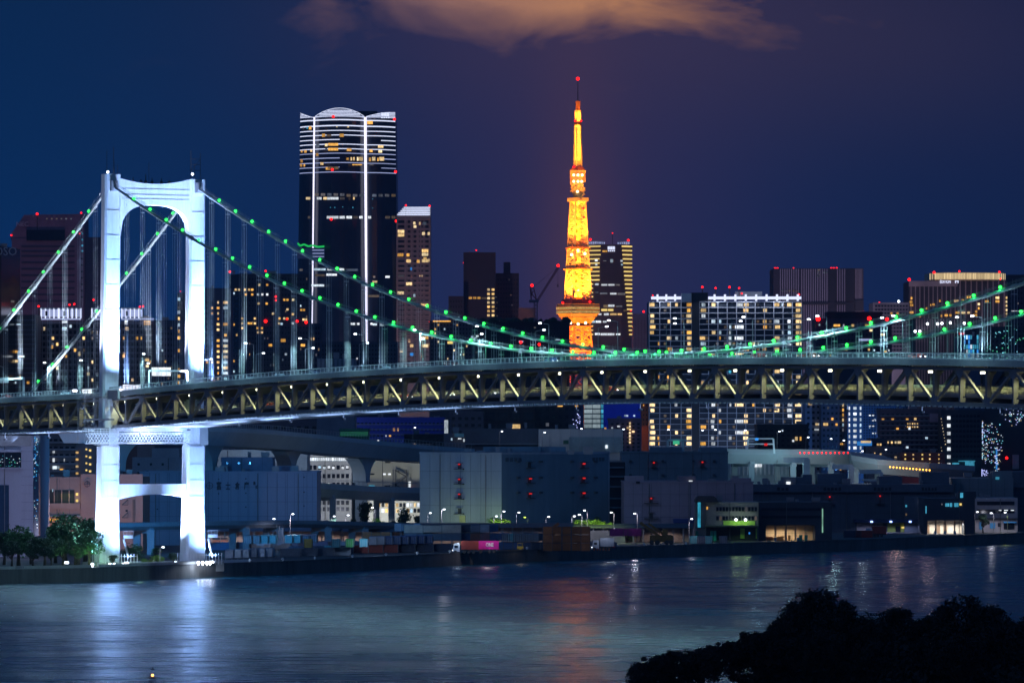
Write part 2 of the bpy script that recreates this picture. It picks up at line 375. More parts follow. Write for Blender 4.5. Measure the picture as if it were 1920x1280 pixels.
# ---------------------------------------------------------------- water, land, quay
SHORE = [(-1500, 1130), (-300, 1100), (0, 1094), (150, 1091), (380, 1082), (560, 1075), (800, 1062), (1000, 1052), (1300, 1042), (1600, 1032), (1920, 1018), (2600, 990), (4200, 950)]
SP = []
for px, py in SHORE:
    Y = F * H / (py - YH); SP.append((xx(px, Y), Y))
def water_mat():
    m = bpy.data.materials.new('bay_water'); m.use_nodes = True; n = m.node_tree; p = n.nodes['Principled BSDF']
    p.inputs['Base Color'].default_value = (0.004, 0.070, 0.110, 1); p.inputs['IOR'].default_value = 1.26
    g = n.nodes.new('ShaderNodeNewGeometry')
    def noise(sx, sy, sc, det=3.0, rough=.5, dist=0.0):
        mp = nd(n, 'ShaderNodeMapping', i_Scale=(sx, sy, 1)); n.links.new(g.outputs['Position'], mp.inputs[0])
        a = nd(n, 'ShaderNodeTexNoise', i_Scale=sc, i_Detail=det, i_Roughness=rough, i_Distortion=dist); n.links.new(mp.outputs[0], a.inputs[0]); return a.outputs[0]
    big = noise(0.6, 1.0, 0.022, 5.0, .65, .6)          # wind streaks lying across the view
    mid = noise(0.45, 1.0, 0.085, 5.0, .62, .5); rip = noise(0.8, 1.0, 0.7, 5.0, .65)
    fin = noise(0.5, 1.0, 0.16, 3.0, .6, .3)
    n.links.new(mth(n, 'ADD', mth(n, 'MULTIPLY_ADD', big, 0.30, -0.03), mth(n, 'MULTIPLY', fin, 0.26), clamp=True), p.inputs['Roughness'])
    hgt = mth(n, 'ADD', mth(n, 'MULTIPLY', mid, 0.75), mth(n, 'MULTIPLY', rip, mth(n, 'MULTIPLY_ADD', big, 0.28, 0.02)))
    bm = nd(n, 'ShaderNodeBump', i_Strength=1.0, i_Distance=0.36); n.links.new(hgt, bm.inputs['Height']); n.links.new(bm.outputs[0], p.inputs['Normal'])
    return m
wb = B(); wb.poly([(-9000, -3000, 0), (9000, -3000, 0), (9000, 2600, 0), (-9000, 2600, 0)])
struct('water', wb, water_mat())
land = B(); top = [(x, y, G) for x, y in SP] + [(30000, 60000, G), (-30000, 60000, G)]
land.poly(top)
struct('ground', land, mat('yard_asphalt', (0.075, 0.075, 0.08), 0.85, 0, 0.45, 0.06))
qb = B()
for (x0, y0), (x1, y1) in zip(SP, SP[1:]):
    qb.poly([(x0, y0, -2), (x1, y1, -2), (x1, y1, G), (x0, y0, G)])
    qb.bar((x0, y0 + .3, G + .16), (x1, y1 + .3, G + .16), .6, .32)
struct('quay_wall', qb, mat('quay_concrete', (0.14, 0.135, 0.13), 0.9, 0, 0.5, 0.15, True))
def shore_y(X):
    for (x0, y0), (x1, y1) in zip(SP, SP[1:]):
        if x0 <= X <= x1: return y0 + (y1 - y0) * (X - x0) / (x1 - x0)
    return SP[-1][1]

# ---------------------------------------------------------------- suspension bridge
TH = radians(59.7); CU, SU = cos(TH), sin(TH)
N0 = 1.63
BX = xx(256.2, 1573.4) - N0 * 10 * CU; BY = 1573.4 + N0 * 10 * SU     # foot of the near tower leg
WD = 26.9                                                              # between the cable planes
def bp(u, v, z): return Vector((BX + u * CU + v * SU, BY - u * SU + v * CU, z))
DU = Vector((CU, -SU, 0)); DV = Vector((SU, CU, 0))
def zr(u): return 58.5 - 6.3 * ((u - 285) / 285) ** 2 if u >= 0 else 52.2 + 0.017 * u
def zc(u):
    if u >= 0: return 59.6 + (51.8 if u < 285 else 44.5) * ((u - 285) / 285) ** 2
    t_ = -u / 114; return 111.4 - 60.6 * t_ - 5 * t_ * (1 - t_)
bridge = thing('suspension_bridge', 'long suspension bridge with floodlit white portal tower and green lit cables', 'bridge', bp(0, WD / 2, 0))
def part(name, b, m, parent=None, **k): return obj(name, b, m, parent or bridge, **k)
# tower: legs, portal, struts
LEG = mat('tower_white', (0.74, 0.75, 0.78), 0.42, 0, 0.16, 0.35, True)
tower = part('tower_base', B().loft([[tuple(bp(u, v, z)) for u, v in ((-6, -6), (6, -6), (6, 33), (-6, 33))] for z in (G - 2, G + .9)]), CONC)
for k, (v0, lean) in enumerate(((0, -1.3), (WD, -1.0))):
    rings = []
    for z in (G, 8, 20, 37, 37.6, 44, 52, 70, 90, 110, 114.3 if k == 0 else 113.4):
        t_ = (z - G) / 110; a = 2.62 - 0.12 * t_ if z > 37.5 else 2.85; bb = 1.62 if z > 50 else (1.9 if z > 37.5 else 2.15)
        if z < 12: a += .25; bb += .25
        vc = v0 + lean * max(0, 1 - t_ * 1.15); c = 0.55
        rings.append([tuple(bp(u, vc + v, z)) for u, v in ((-bb, -a + c), (-bb + c, -a), (bb - c, -a), (bb, -a + c), (bb, a - c), (bb - c, a), (-bb + c, a), (-bb, a - c))])
    leg = part('tower_leg', B().loft(rings), LEG)
    # welded joint rings, ladder, hatch, saddle housing
    j = B()
    for z in (9, 14, 18.5, 23, 27.5, 32, 46, 52, 58, 64, 70, 76, 83, 90, 97, 104): 
        vc = v0 + lean * max(0, 1 - (z - G) / 110 * 1.15); ww = 2.92 if z < 37.5 else 2.6; bb = 1.64 if z > 50 else 2.2
        obj('joint_seam', B().bar(bp(bb + .02, vc - ww, z), bp(bb + .02, vc + ww, z), .05, .08), STEEL, leg)
    obj('saddle', B().loft([[tuple(bp(u, v0 + v, z)) for u, v in ((-2.6, -1.1), (2.6, -1.1), (2.6, 1.1), (-2.6, 1.1))] for z in (109.5, 112.4)]), GREYS, leg)
    for du, dv, hh, rr in ((0.4, .6, 9, .08), (-.8, -.9, 8, .07), (-.2, 1.2, 5, .05), (.9, 1.6, 4, .05)) if k == 0 else ((.2, -1.6, 8.6, .1), (.2, 1.4, 8.0, .08), (-.6, 0, 5, .06)):
        obj('antenna', B().tube(bp(du, v0 + dv, 113), bp(du, v0 + dv, 113 + hh), rr, n=5), DARKS, leg)
    if k == 1:
        q = B()
        for z in (116, 117.6, 119.2): q.bar(bp(.2, v0 - 1.6, z), bp(.2, v0 + 1.4, z), .12)
        q.bar(bp(.2, v0 - 1.6, 116), bp(.2, v0 + 1.4, 119), .1)
        obj('antenna_frame', q, DARKS, leg)
    obj('mooring_lamp', B().ball(bp(0, v0 - 1, 114.9), .35), E_LAMP, leg)
n = 28; up_, lo_ = [], []
vi0, vi1 = 2.3, WD - 2.3
for i in range(n + 1):
    t_ = i / n; v = vi0 + (vi1 - vi0) * t_; s_ = 2 * t_ - 1
    up_.append((v, 113.3 - 1.5 * (1 - s_ ** 2) + .1 * s_)); lo_.append((v, 96.5 + 9.2 * (1 - abs(s_) ** 3.1) ** (1 / 2.3)))
pb = B(); r1 = [bp(1.3, v, z) for v, z in up_] + [bp(1.3, v, z) for v, z in reversed(lo_)]
k0 = len(pb.v)
for i in range(n):
    a0, a1, c0, c1 = up_[i], up_[i + 1], lo_[i], lo_[i + 1]
    for uu, fl in ((1.3, 0), (-1.3, 1)): pb.poly([bp(uu, *q) for q in ((c0, c1, a1, a0) if not fl else (a0, a1, c1, c0))])
    pb.poly([bp(1.3, *a0), bp(1.3, *a1), bp(-1.3, *a1), bp(-1.3, *a0)]); pb.poly([bp(-1.3, *c0), bp(-1.3, *c1), bp(1.3, *c1), bp(1.3, *c0)])
beam = part('portal_beam', pb, LEG)
j = B()
for z in (110.2, 108.6, 107.4): obj('joint_seam', B().bar(bp(1.33, 2.8, z), bp(1.33, WD - 2.8, z), .05, .07), STEEL, beam)
q = B()
for v in (7, 9.5, 11, 13, 16, 18.5): q = B(); q.tube(bp(0, v, 111.5), bp(0, v, 112.6 + (v * 7 % 3)), .12, n=5); q.box(*[c for a in zip(bp(0, v, 0) - Vector((.4, .4, 0)), bp(0, v, 0) + Vector((.4, .4, 0))) for c in a][:4], 111.6, 112.7); obj('roof_equipment', q, DARKS, beam)
obj('antenna', B().tube(bp(0, 12, 111.5), bp(0, 12, 118), .06, n=5), DARKS, beam)
# lower strut with arched underside
pb = B(); n = 12
for i in range(n):
    v0_, v1_ = [1.2 + (WD - 3.6) * t_ / n for t_ in (i, i + 1)]
    zb = lambda v: 23.6 - 1.6 * ((v - WD / 2) / 12.5) ** 2
    pb.hexa([bp(-1.4, v0_, zb(v0_)), bp(1.4, v0_, zb(v0_)), bp(1.4, v1_, zb(v1_)), bp(-1.4, v1_, zb(v1_)), bp(-1.4, v0_, 26.5), bp(1.4, v0_, 26.5), bp(1.4, v1_, 26.5), bp(-1.4, v1_, 26.5)])
part('lower_strut', pb, LEG)
# crossbeam under the deck and hanging lattice gantry
part('deck_crossbeam', B().hexa([bp(u, v, z) for z in (41.6, 43.2) for u, v in ((-1.8, -.5), (1.8, -.5), (1.8, WD - 1), (-1.8, WD - 1))]), LEG)
for v0 in (-4.3, WD + .3): part('bearing_bracket', B().hexa([bp(u, v0 + v, z) for z in (37.6, 42.6) for u, v in ((-2.2, 0), (2.2, 0), (2.2, 2.6), (-2.2, 2.6))]), CONC)
gl = B(); va, vb = -9.2, WD - 1.0
for uu in (2.6, 4.4):
    for z in (38.1, 40.9, 41.5, 42.2): gl.bar(bp(uu, va if z < 41 else va - 1, z), bp(uu, vb, z), .16 if z > 41 else .26)
    k = 0; v = va
    while v < vb - .5:
        a, b_ = v, min(v + 1.9, vb)
        gl.bar(bp(uu, a, 38.1), bp(uu, b_, 40.9), .17); gl.bar(bp(uu, a, 40.9), bp(uu, b_, 38.1), .17); gl.bar(bp(uu, a, 40.9), bp(uu, a, 42.2), .1)
        v += 1.9; k += 1
v = va
while v < vb: gl.bar(bp(2.6, v, 38.1), bp(4.4, v, 38.1), .15); gl.bar(bp(2.6, v, 40.9), bp(4.4, v, 40.9), .15); v += 1.9
part('lattice_gantry', gl, WHITE)
sc_ = B()                                              # scaffold tower and platforms beside the near leg
for uu in (-8, -3.5):
    for v in (-6.5, -3.4):
        sc_.bar(bp(uu, v, 38), bp(uu, v, 53.2), .16)
    for z in (42.5, 44.6, 46.7, 48.8, 51, 53): sc_.bar(bp(uu, -6.5, z), bp(uu, -3.4, z), .12)
for v in (-6.5, -3.4):
    for z in (42.5, 44.6, 46.7, 48.8, 51, 53): sc_.bar(bp(-8, v, z), bp(-3.5, v, z), .12)
    for z in (42.5, 46.7, 51): sc_.bar(bp(-8, v, z), bp(-3.5, v, z + 2.1), .1)
part('scaffold', sc_, GREYS)
part('service_platform', B().hexa([bp(u, v, z) for z in (50.9, 51.4) for u, v in ((-9, -4.4), (3, -4.4), (3, -2.7), (-9, -2.7))]), GREYS)
part('service_platform', B().hexa([bp(u, v, z) for z in (44.6, 45.1) for u, v in ((-9, -4.4), (8, -4.4), (8, -2.9), (-9, -2.9))]), GREYS)
part('equipment_cabinet', B().hexa([bp(u, v, z) for z in (50.6, 53.1) for u, v in ((3, -2.6), (9.5, -2.6), (9.5, -1.9), (3, -1.9))]), STEEL)
# decks
UA, UB = -135, 520
us = [u * 1.0 for u in range(UA, UB, 10)] + [float(UB)]
def ribbon(v0, v1, z0, z1, u0=UA, u1=UB, step=10):
    b = B(); u = float(u0)
    while u < u1 - .01:
        w = min(u + step, u1); a, c = zr(u), zr(w)
        b.hexa([bp(u, v0, a + z0), bp(w, v0, c + z0), bp(w, v1, c + z0), bp(u, v1, a + z0), bp(u, v0, a + z1), bp(w, v0, c + z1), bp(w, v1, c + z1), bp(u, v1, a + z1)]); u = w
    return b
part('upper_road_deck', ribbon(-1.1, WD + 1.1, -.5, 0), mat('deck_concrete', (0.3, 0.3, 0.29), .8, 0, .2, .2))
FSC = mat('fascia_grey', (.36, .37, .38), .6, 0, .2, .4); part('fascia', ribbon(-1.45, -1.15, -1.2, .2), FSC); part('fascia', ribbon(WD + 1.15, WD + 1.45, -1.2, .2), FSC)
for vv in (-1.3, WD + 1.3):
    rl = B(); u = float(UA)
    while u < UB:
        rl.bar(bp(u, vv, zr(u) + .25), bp(u, vv, zr(u) + 1.45), .2); u += 2.1
    u = UA
    while u < UB:
        w = u + 10
        for hz, th in ((1.5, .22), (1.0, .1), (.62, .1), (.28, .3)): rl.bar(bp(u, vv, zr(u) + hz), bp(w, vv, zr(w) + hz), th)
        u = w
    part('railing', rl, WHITE)
for vv in (.0, WD): part('top_chord', ribbon(vv - .45, vv + .45, -2.15, -1.5), GREYS)
for vv in (.0, WD): part('bottom_chord', ribbon(vv - .45, vv + .45, -9.9, -9.1), GREYS)
part('lower_deck', ribbon(1.2, WD - 1.2, -8.1, -7.6), GREYS)
part('railway_wall', ribbon(9, 9.3, -7.6, -6.3), CONC); part('railway_wall', ribbon(17.6, 17.9, -7.6, -6.3), CONC)
part('lower_parapet', ribbon(WD - 1.6, WD - 1.3, -7.0, -5.7), mat('parapet_pale', (.55, .6, .6), .6)); part('lower_parapet', ribbon(1.3, 1.5, -7.6, -7.1), STEEL)
part('soffit_panel', ribbon(.55, WD - .55, -9.75, -9.62), mat('soffit_paint', (.62, .64, .66), .6, 0, .12, .5))
lr = B(); u = float(UA)
for hz in (-6.4, -5.9):
    for i in range(len(us) - 1): lr.bar(bp(us[i], 1.7, zr(us[i]) + hz), bp(us[i + 1], 1.7, zr(us[i + 1]) + hz), .07); lr.bar(bp(us[i], 8, zr(us[i]) + hz), bp(us[i + 1], 8, zr(us[i + 1]) + hz), .16)
while u < UB: lr.bar(bp(u, 1.7, zr(u) - 7.6), bp(u, 1.7, zr(u) - 5.8), .1); u += 2.5
part('lower_railing', lr, mat('cream_steel', (.55, .52, .4), .5))
CR = mat('cream_paint', (.24, .23, .20), .55, 0, .15, .5)
cnt = {'truss_post': 0, 'truss_diagonal': 0, 'cross_frame': 0, 'hanger': 0}; rest = {}
def lim(name, b, m, cap=100):
    if cnt[name] < cap: cnt[name] += 1; part(name, b, m)
    else:
        r_ = rest.setdefault((name, m.name), (B(), m))[0]; k = len(r_.v); r_.v += b.v; r_.f += [tuple(i + k for i in f) for f in b.f]
NB = list(range(-13, 51))
for vv in (0, WD):
    for k in NB:
        u = k * 10 - N0 * 10 + 16.3
        if abs(u) < 4: continue
        z = zr(u); lim('truss_post', B().bar(bp(u, vv, z - 9.2), bp(u, vv, z - 2.2), .62, .8, side=DU), GREYS)
    for k in NB[:-1]:
        u0 = k * 10.; u1 = u0 + 10
        if k % 2 == 1: p_, q_ = bp(u0 + .6, vv, zr(u0) - 9.1), bp(u1 - .6, vv, zr(u1) - 2.3)
        else: p_, q_ = bp(u0 + .6, vv, zr(u0) - 2.3), bp(u1 - .6, vv, zr(u1) - 9.1)
        if k in (-1, ): continue
        lim('truss_diagonal', B().bar(p_, q_, .62, .55, side=DV), GREYS)
cnt['gusset_plate'] = 0                    # gusset plates where the members meet
for vv in (0, WD):
    for k in NB:
        u = k * 10.; top = k % 2 == 0; zg = zr(u) + (-2.9 if top else -8.6); w0, w1 = (1.5, .8) if top else (.8, 1.5)
        gp = B().hexa([bp(u - w1, vv - .36, zg - .75), bp(u + w1, vv - .36, zg - .75), bp(u + w1, vv + .36, zg - .75), bp(u - w1, vv + .36, zg - .75),
                 bp(u - w0, vv - .36, zg + .75), bp(u + w0, vv - .36, zg + .75), bp(u + w0, vv + .36, zg + .75), bp(u - w0, vv + .36, zg + .75)]); lim('gusset_plate', gp, GREYS)
for k in NB:
    u = k * 10.; z = zr(u); b = B()
    b.bar(bp(u, .4, z - 1.35), bp(u, WD - .4, z - 1.35), .5, 1.6, side=DU)          # upper floor beam
    for s0, sg in ((.3, 1),):
        prof = [(s0, z - 7.8), (s0 + sg * .55, z - 7.8), (s0 + sg * .75, z - 4.4), (s0 + sg * 1.2, z - 3.2), (s0 + sg * 2.3, z - 2.1), (s0, z - 2.1)]
        b.prism([bp(u - .2, v, q) for v, q in prof], DU * .4)
    lim('cross_frame', b, CR)
    b = B().bar(bp(u, .3, z - 8.8), bp(u, WD - .3, z - 8.8), .5, 1.3, side=DU); lim('cross_frame', b, GREYS)
st_ = B()
for vv in (3, 6, 9, 12, 15, 18, 21, 24):
    for i in range(len(us) - 1): st_.bar(bp(us[i], vv, zr(us[i]) - .85), bp(us[i + 1], vv, zr(us[i + 1]) - .85), .25, .7)
part('stringers', st_, CR)
lb = B()                                     # dark lateral bracing under the lower deck
for k in range(-13, 51):
    u = k * 10.; a, c = (0, WD / 2) if k % 2 == 0 else (WD / 2, 0)
    lb.bar(bp(u, a, zr(u) - 9.5), bp(u + 10, c, zr(u + 10) - 9.5), .5, .5); lb.bar(bp(u, WD - a, zr(u) - 9.5), bp(u + 10, WD - c, zr(u + 10) - 9.5), .5, .5)
part('lateral_bracing', lb, DARKS)
br = B(); u = float(UA)
while u < UB: br.hexa([bp(u + a, v, zr(u) + z) for z in (-10.3, -9.95) for a, v in ((0, -.9), (.7, -.9), (.7, -.3), (0, -.3))]); u += 2.05
part('walkway_bracket', br, WHITE, kind='stuff')
part('inspection_rail', ribbon(-1.0, -.85, -10.0, -9.8), GREYS)
for (nm, _), (b, m) in rest.items(): part(nm, b, m, kind='stuff')
rest.clear()
# main cables with hangers, hand ropes and green bulbs
for vv in (0, WD):
    pts = [bp(u, vv, zc(u)) for u in [-114 + 4.75 * i for i in range(24)]] + [bp(u, vv, zc(u)) for u in range(0, UB + 1, 10)]
    cable = part('main_cable', B().path(pts, .42, 8), STEEL, smooth=True)
    hr = B()
    for dv in (-.45, .45):
        for a, b_ in zip(pts, pts[1:]): hr.bar(a + DV * dv + Vector((0, 0, 1.15)), b_ + DV * dv + Vector((0, 0, 1.15)), .05); hr.bar(a + DV * dv + Vector((0, 0, .75)), b_ + DV * dv + Vector((0, 0, .75)), .035)
    cb = B()
    for k in range(-11, 51):
        u = k * 10.
        if abs(u) < 6: continue
        c = bp(u, vv, zc(u)); d = (bp(u + 1, vv, zc(u + 1)) - c).normalized(); cb.tube(c - d * .7, c + d * .7, .58, n=8); obj('cable_band', B().tube(c - d * .7, c + d * .7, .58, n=8), STEEL, cable) if vv == 0 else None
        for dv in (-.45, .45): hr.bar(c + DV * dv, c + DV * dv + Vector((0, 0, 1.7)), .06)
        h_ = B()
        zb = zr(u) - 1.6
        if zc(u) - zb > 1:
            for du, dv in ((-.55, -.42), (-.55, .42), (.55, -.42), (.55, .42)):
                h_.bar(bp(u + du, vv + dv, zb), bp(u + du, vv + dv, zc(u + du)), .052)
            zs = zc(u) - 1.6
            if zs > zb + 1: h_.bar(bp(u - .6, vv - .42, zs), bp(u + .6, vv + .42, zs), .12); h_.bar(bp(u - .6, vv + .42, zs - 1), bp(u + .6, vv - .42, zs - 1), .12)
            if cnt['hanger'] < 100: cnt['hanger'] += 1; part('hanger', h_, WHITE)
            else: r_ = rest.setdefault(('hanger', 'x'), (B(), WHITE))[0]; kk = len(r_.v); r_.v += h_.v; r_.f += [tuple(i + kk for i in f) for f in h_.f]
        if k < 50:
            ul = u + 5 if u > 0 else u - 4
            g = bp(ul, vv - .15, zc(ul) + .85); gm = obj('cable_light', B().ball(g, .37, 6, 4), E_GREEN, cable)
            if 150 < u < 440: light('POINT', bp(ul, vv - 1.6, zc(ul) + .9), 230 if vv == 0 else 130, (.03, 1, .3), size=.3)
    obj('cable_band', cb, STEEL, cable, kind='stuff') if vv else None; obj('hand_rope', hr, STEEL, cable)
for (nm, _), (b, m) in rest.items(): part(nm, b, m, kind='stuff')
# light under the decks
for k in range(-12, 48, 2):
    u = k * 10. + 5; z = zr(u)
    part('deck_lamp', B().hexa([bp(u + a, v, z + q) for q in (-2.85, -2.35) for a, v in ((-.8, 2.2), (.8, 2.2), (.8, 2.7), (-.8, 2.7))]), emi('deck_lamp_glow', (1, .93, .66), 6.0))
    light('POINT', bp(u + 1.5, 2.4, z - 3.0), 1700 if k > 8 else 1000, (.95, 1.0, .48), size=.3)
for k in range(-12, 48, 6): light('POINT', bp(k * 10. + 8, 20, zr(k * 10.) - 3), 800, (.5, 1.0, .7), size=.3)
for k in range(-12, 46, 3):                    # invented fixtures and area lights, added to light the soffit
    u = k * 10. + 5; z = zr(u) - 11.6
    fl = part('added_soffit_light', B().hexa([bp(u + a, v, z + q) for q in (-.3, .1) for a, v in ((-.5, 6.6), (.5, 6.6), (.5, 7.2), (-.5, 7.2))]), GREYS)
    obj('added_light_arm', B().bar(bp(u, 6.9, z), bp(u, 6.9, z + 1.9), .12), GREYS, fl)
    pw = 1500 if k < 8 else (900 if k < 20 else 500)
    light('AREA', bp(u, 6.9, z + .2), pw, (.36, .56, 1.0), bp(u, 10, z + 3), size=20, size_y=2)
    light('AREA', bp(u, 20, z + .2), pw, (.36, .56, 1.0), bp(u, 17, z + 3), size=20, size_y=2)
# tower floodlights
def flood(u, v, z, tu, tv, tz, pw, spot=40, col=(.25, .46, 1.0), vis=True, sz=.6):
    light('SPOT', bp(u, v, z), pw * 3.6, col, bp(tu, tv, tz), size=sz, spot=spot, blend=1.0)
    if vis:
        o = part('tower_floodlight', B().hexa([bp(u + a, v + b_, z + q) for q in (-.9, -.4) for a, b_ in ((-.6, -.4), (.6, -.4), (.6, .4), (-.6, .4))]), emi('floodlight_lens', (.8, .85, 1), 10.0))
for v0 in (0, WD):
    flood(9, v0 - 1, zr(0) + 1.6, 1.2, v0, 90, 260000, 58); flood(12, v0 + 2, zr(0) + 1.6, 1.2, v0 + 1, 70, 40000, 70, vis=False)
    flood(-9, v0 - 7, zr(0) + 1.5, 0, v0 - 2, 80, 60000, 45, (.62, .72, 1.0))
    flood(11, v0 - .5, G + 1.5, 1.5, v0, 26, 42000, 60); flood(10, v0 + 3, G + 1.5, 1.5, v0 + .5, 14, 9000, 70, vis=False)
    flood(-2, v0 - 13, G + 1.5, 0, v0 - 2.5, 24, 40000, 60, (.42, .6, 1.0))
    flood(5, v0 - 9, G + 1.5, 1.5, v0 - 1, 34, 50000, 50, vis=False)
light('SPOT', bp(22, WD / 2, zr(0) + 2), 420000, (.45, .58, 1.0), bp(0, WD / 2, 106), size=.8, spot=34)
light('AREA', bp(9, 8, 40), 900, (.6, .7, 1.0), bp(0, 12, 42), size=8, size_y=2)
light('AREA', bp(12, -8, 33), 1200, (.6, .7, 1.0), bp(3, 0, 41), size=5, size_y=2)
light('AREA', bp(0, WD / 2, 12), 1300, (.9, .86, .95), bp(0, WD / 2, 30), size=6, size_y=2)
part('lit_panel', B().hexa([bp(u, v, zr(0) + z) for z in (.4, 2.4) for u, v in ((9.5, -1.0), (20, -1.0), (20, -.7), (9.5, -.7))]), emi('lit_panel_glow', (.85, .85, 1), 1.4))  # emission put in for the light falling on a pale fairing
part('lit_panel', B().hexa([bp(u, v, zr(0) + z) for z in (.2, 1.2) for u, v in ((-15, -1.8), (-9, -1.8), (-9, -1.6), (-15, -1.6))]), E_WHITE)
# added uplights at deck level that brighten the cables and hangers
for v0 in (0, WD):
    light('SPOT', bp(34, v0 - 4, zr(30) + 2), 90000, (.5, .75, 1.0), bp(22, v0, 95), size=.5, spot=60, blend=1.)
    light('SPOT', bp(-24, v0 - 5, zr(-24) + 2), 170000, (.6, .78, 1.0), bp(-22, v0, 95), size=.5, spot=70, blend=1.)
    light('SPOT', bp(-58, v0 - 5, zr(-58) + 2), 130000, (.6, .78, 1.0), bp(-56, v0, 85), size=.5, spot=80, blend=1.)
    light('SPOT', bp(-90, v0 - 5, zr(-90) + 2), 40000, (.6, .78, 1.0), bp(-90, v0, 75), size=.5, spot=90, blend=1.)
    for k in range(7, 48, 4): light('SPOT', bp(k * 10., v0 - 2.5, zr(k * 10.) + 1.2), 700 + 70 * max(0, zc(k * 10.) - zr(k * 10.)) ** 1.5, (.42, .72, 1.0), bp(k * 10., v0 + .5, zr(k * 10.) + 30), size=.4, spot=120, blend=1.)
# road lamps on the bridge: things of their own
def lampproto(h=9.4, arm=1.9):
    T = thing('street_lamp', 'tall slim street lamp with one arm', 'street lamp', (0, 0, 0))
    obj('pole', B().tube((0, 0, 0), (0, 0, h), .16, .09, 6), STEEL, T); obj('arm', B().tube((0, 0, h), (-arm, .2, h + .35), .08, .06, 5), STEEL, T)
    obj('lamp_head', B().hexa([(x, y, z) for z in (h + .2, h + .5) for x, y in ((-arm - .6, 0), (-arm + .1, 0), (-arm + .1, .35), (-arm - .6, .35))]), E_LAMP, T); return T
LP = lampproto(); used = [0]
nl = [-8.6, -5.3, -2.9, 1.1, 4.3, 7.24, 10.35, 13.4, 16.55, 19.75, 22.85, 26.1, 29.1, 32.1, 35.2, 38.25, 41.3]
for i, nn in enumerate(nl):
    u = (nn + N0) * 10; o = LP if i == 0 else copytree(LP); p = bp(u, -.9, zr(u)); o.location = p
    o['label'] = f'tall street lamp, {ORD[i]} from the left along the near edge of the bridge'; o['group'] = 'street lamps along the near edge of the bridge'
    light('POINT', p + Vector((-2.2, 1.2, 9.2)), 10000, (.42, .85, 1.0), size=.3)
for i, nn in enumerate(nl[1:]):
    u = (nn + N0) * 10 - 24; o = copytree(LP); o.location = bp(u, WD + .9, zr(u)); o.rotation_euler = (0, 0, pi)
    o['label'] = f'tall street lamp, {ORD[i]} from the left along the far edge of the bridge'; o['group'] = 'street lamps along the far edge of the bridge'
# ---------------------------------------------------------------- lattice broadcast tower
TY = 4150.0; TX = xx(1083.5, TY)
tt = thing('lattice_tower', 'orange glowing steel lattice tower with two observation decks and a red tipped mast', 'tower', (TX, TY, G))
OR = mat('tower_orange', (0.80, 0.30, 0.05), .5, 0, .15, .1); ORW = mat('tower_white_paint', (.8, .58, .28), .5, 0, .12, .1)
k_ = TY / F
prof = [(905, 40), (800, 33), (720, 28.5), (680, 26), (655, 24), (635, 21.5), (612, 19.5), (597, 19.5), (560, 21.5), (545, 20.5), (505, 18.5), (465, 16.5), (430, 14.8), (400, 13.4), (378, 12), (372, 12.2), (345, 10.5), (318, 8.2), (312, 6.5), (300, 6.3), (275, 5.9), (237, 5.4), (232, 4.6), (208, 4.3)]
def hw(y):
    for (a, p), (b, q) in zip(prof, prof[1:]):
        if b <= y <= a: return (p + (q - p) * (a - y) / (a - b)) * k_ * .84
    return prof[-1][1] * k_ * .84
ROT = radians(27)
def tp(y, a, b):                         # corner (a, b) in -1..1 at row y
    h_ = hw(y); x, q = a * h_, b * h_
    return Vector((TX + x * cos(ROT) - q * sin(ROT), TY + x * sin(ROT) + q * cos(ROT), zz(y, TY)))
def trc(name, rows, m, th, inner=True, legs=True):
    b = B(); cs = ((-1, -1), (1, -1), (1, 1), (-1, 1))
    for y0, y1 in zip(rows, rows[1:]):
        for i in range(4):
            c, d = cs[i], cs[(i + 1) % 4]
            if legs: b.bar(tp(y0, *c), tp(y1, *c), th * 1.35)
            b.bar(tp(y0, *c), tp(y1, *d), th * .55); b.bar(tp(y0, *d), tp(y1, *c), th * .55)
            b.bar(tp(y1, *c), tp(y1, *d), th * .75)
            if inner:
                m0 = (c[0] + d[0]) / 2, (c[1] + d[1]) / 2
                b.bar(tp(y0, *m0), tp(y1, *c), th * .34); b.bar(tp(y0, *m0), tp(y1, *d), th * .34)
    return obj(name, b, m, tt)
def rows(a, b, n, e=1.0): return [a + (b - a) * (i / n) ** e for i in range(n + 1)]
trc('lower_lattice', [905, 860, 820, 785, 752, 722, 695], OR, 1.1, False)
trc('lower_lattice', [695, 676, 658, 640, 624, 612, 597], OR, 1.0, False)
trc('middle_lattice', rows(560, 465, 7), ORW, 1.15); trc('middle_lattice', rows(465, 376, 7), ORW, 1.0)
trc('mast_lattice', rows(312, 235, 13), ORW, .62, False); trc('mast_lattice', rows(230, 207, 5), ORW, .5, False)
def rect(y, h_, z=None, c=.0):
    z = zz(y, TY) if z is None else z; r_ = []
    for a, b in ((-1, -1), (1, -1), (1, 1), (-1, 1)):
        x, q = a * h_, b * h_; r_.append((TX + x * cos(ROT) - q * sin(ROT), TY + x * sin(ROT) + q * cos(ROT), z))
    return r_
def blk(name, y0, y1, h0, h1, m, par=None, **k): return obj(name, B().loft([rect(y0, h0 * k_ * .8), rect(y1, h1 * k_ * .8)]), m, par or tt, **k)
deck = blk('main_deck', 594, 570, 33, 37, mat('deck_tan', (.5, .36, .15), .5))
for y in (574.5, 581, 588): blk('deck_rail', y + .7, y, 38, 38, ORW, deck)
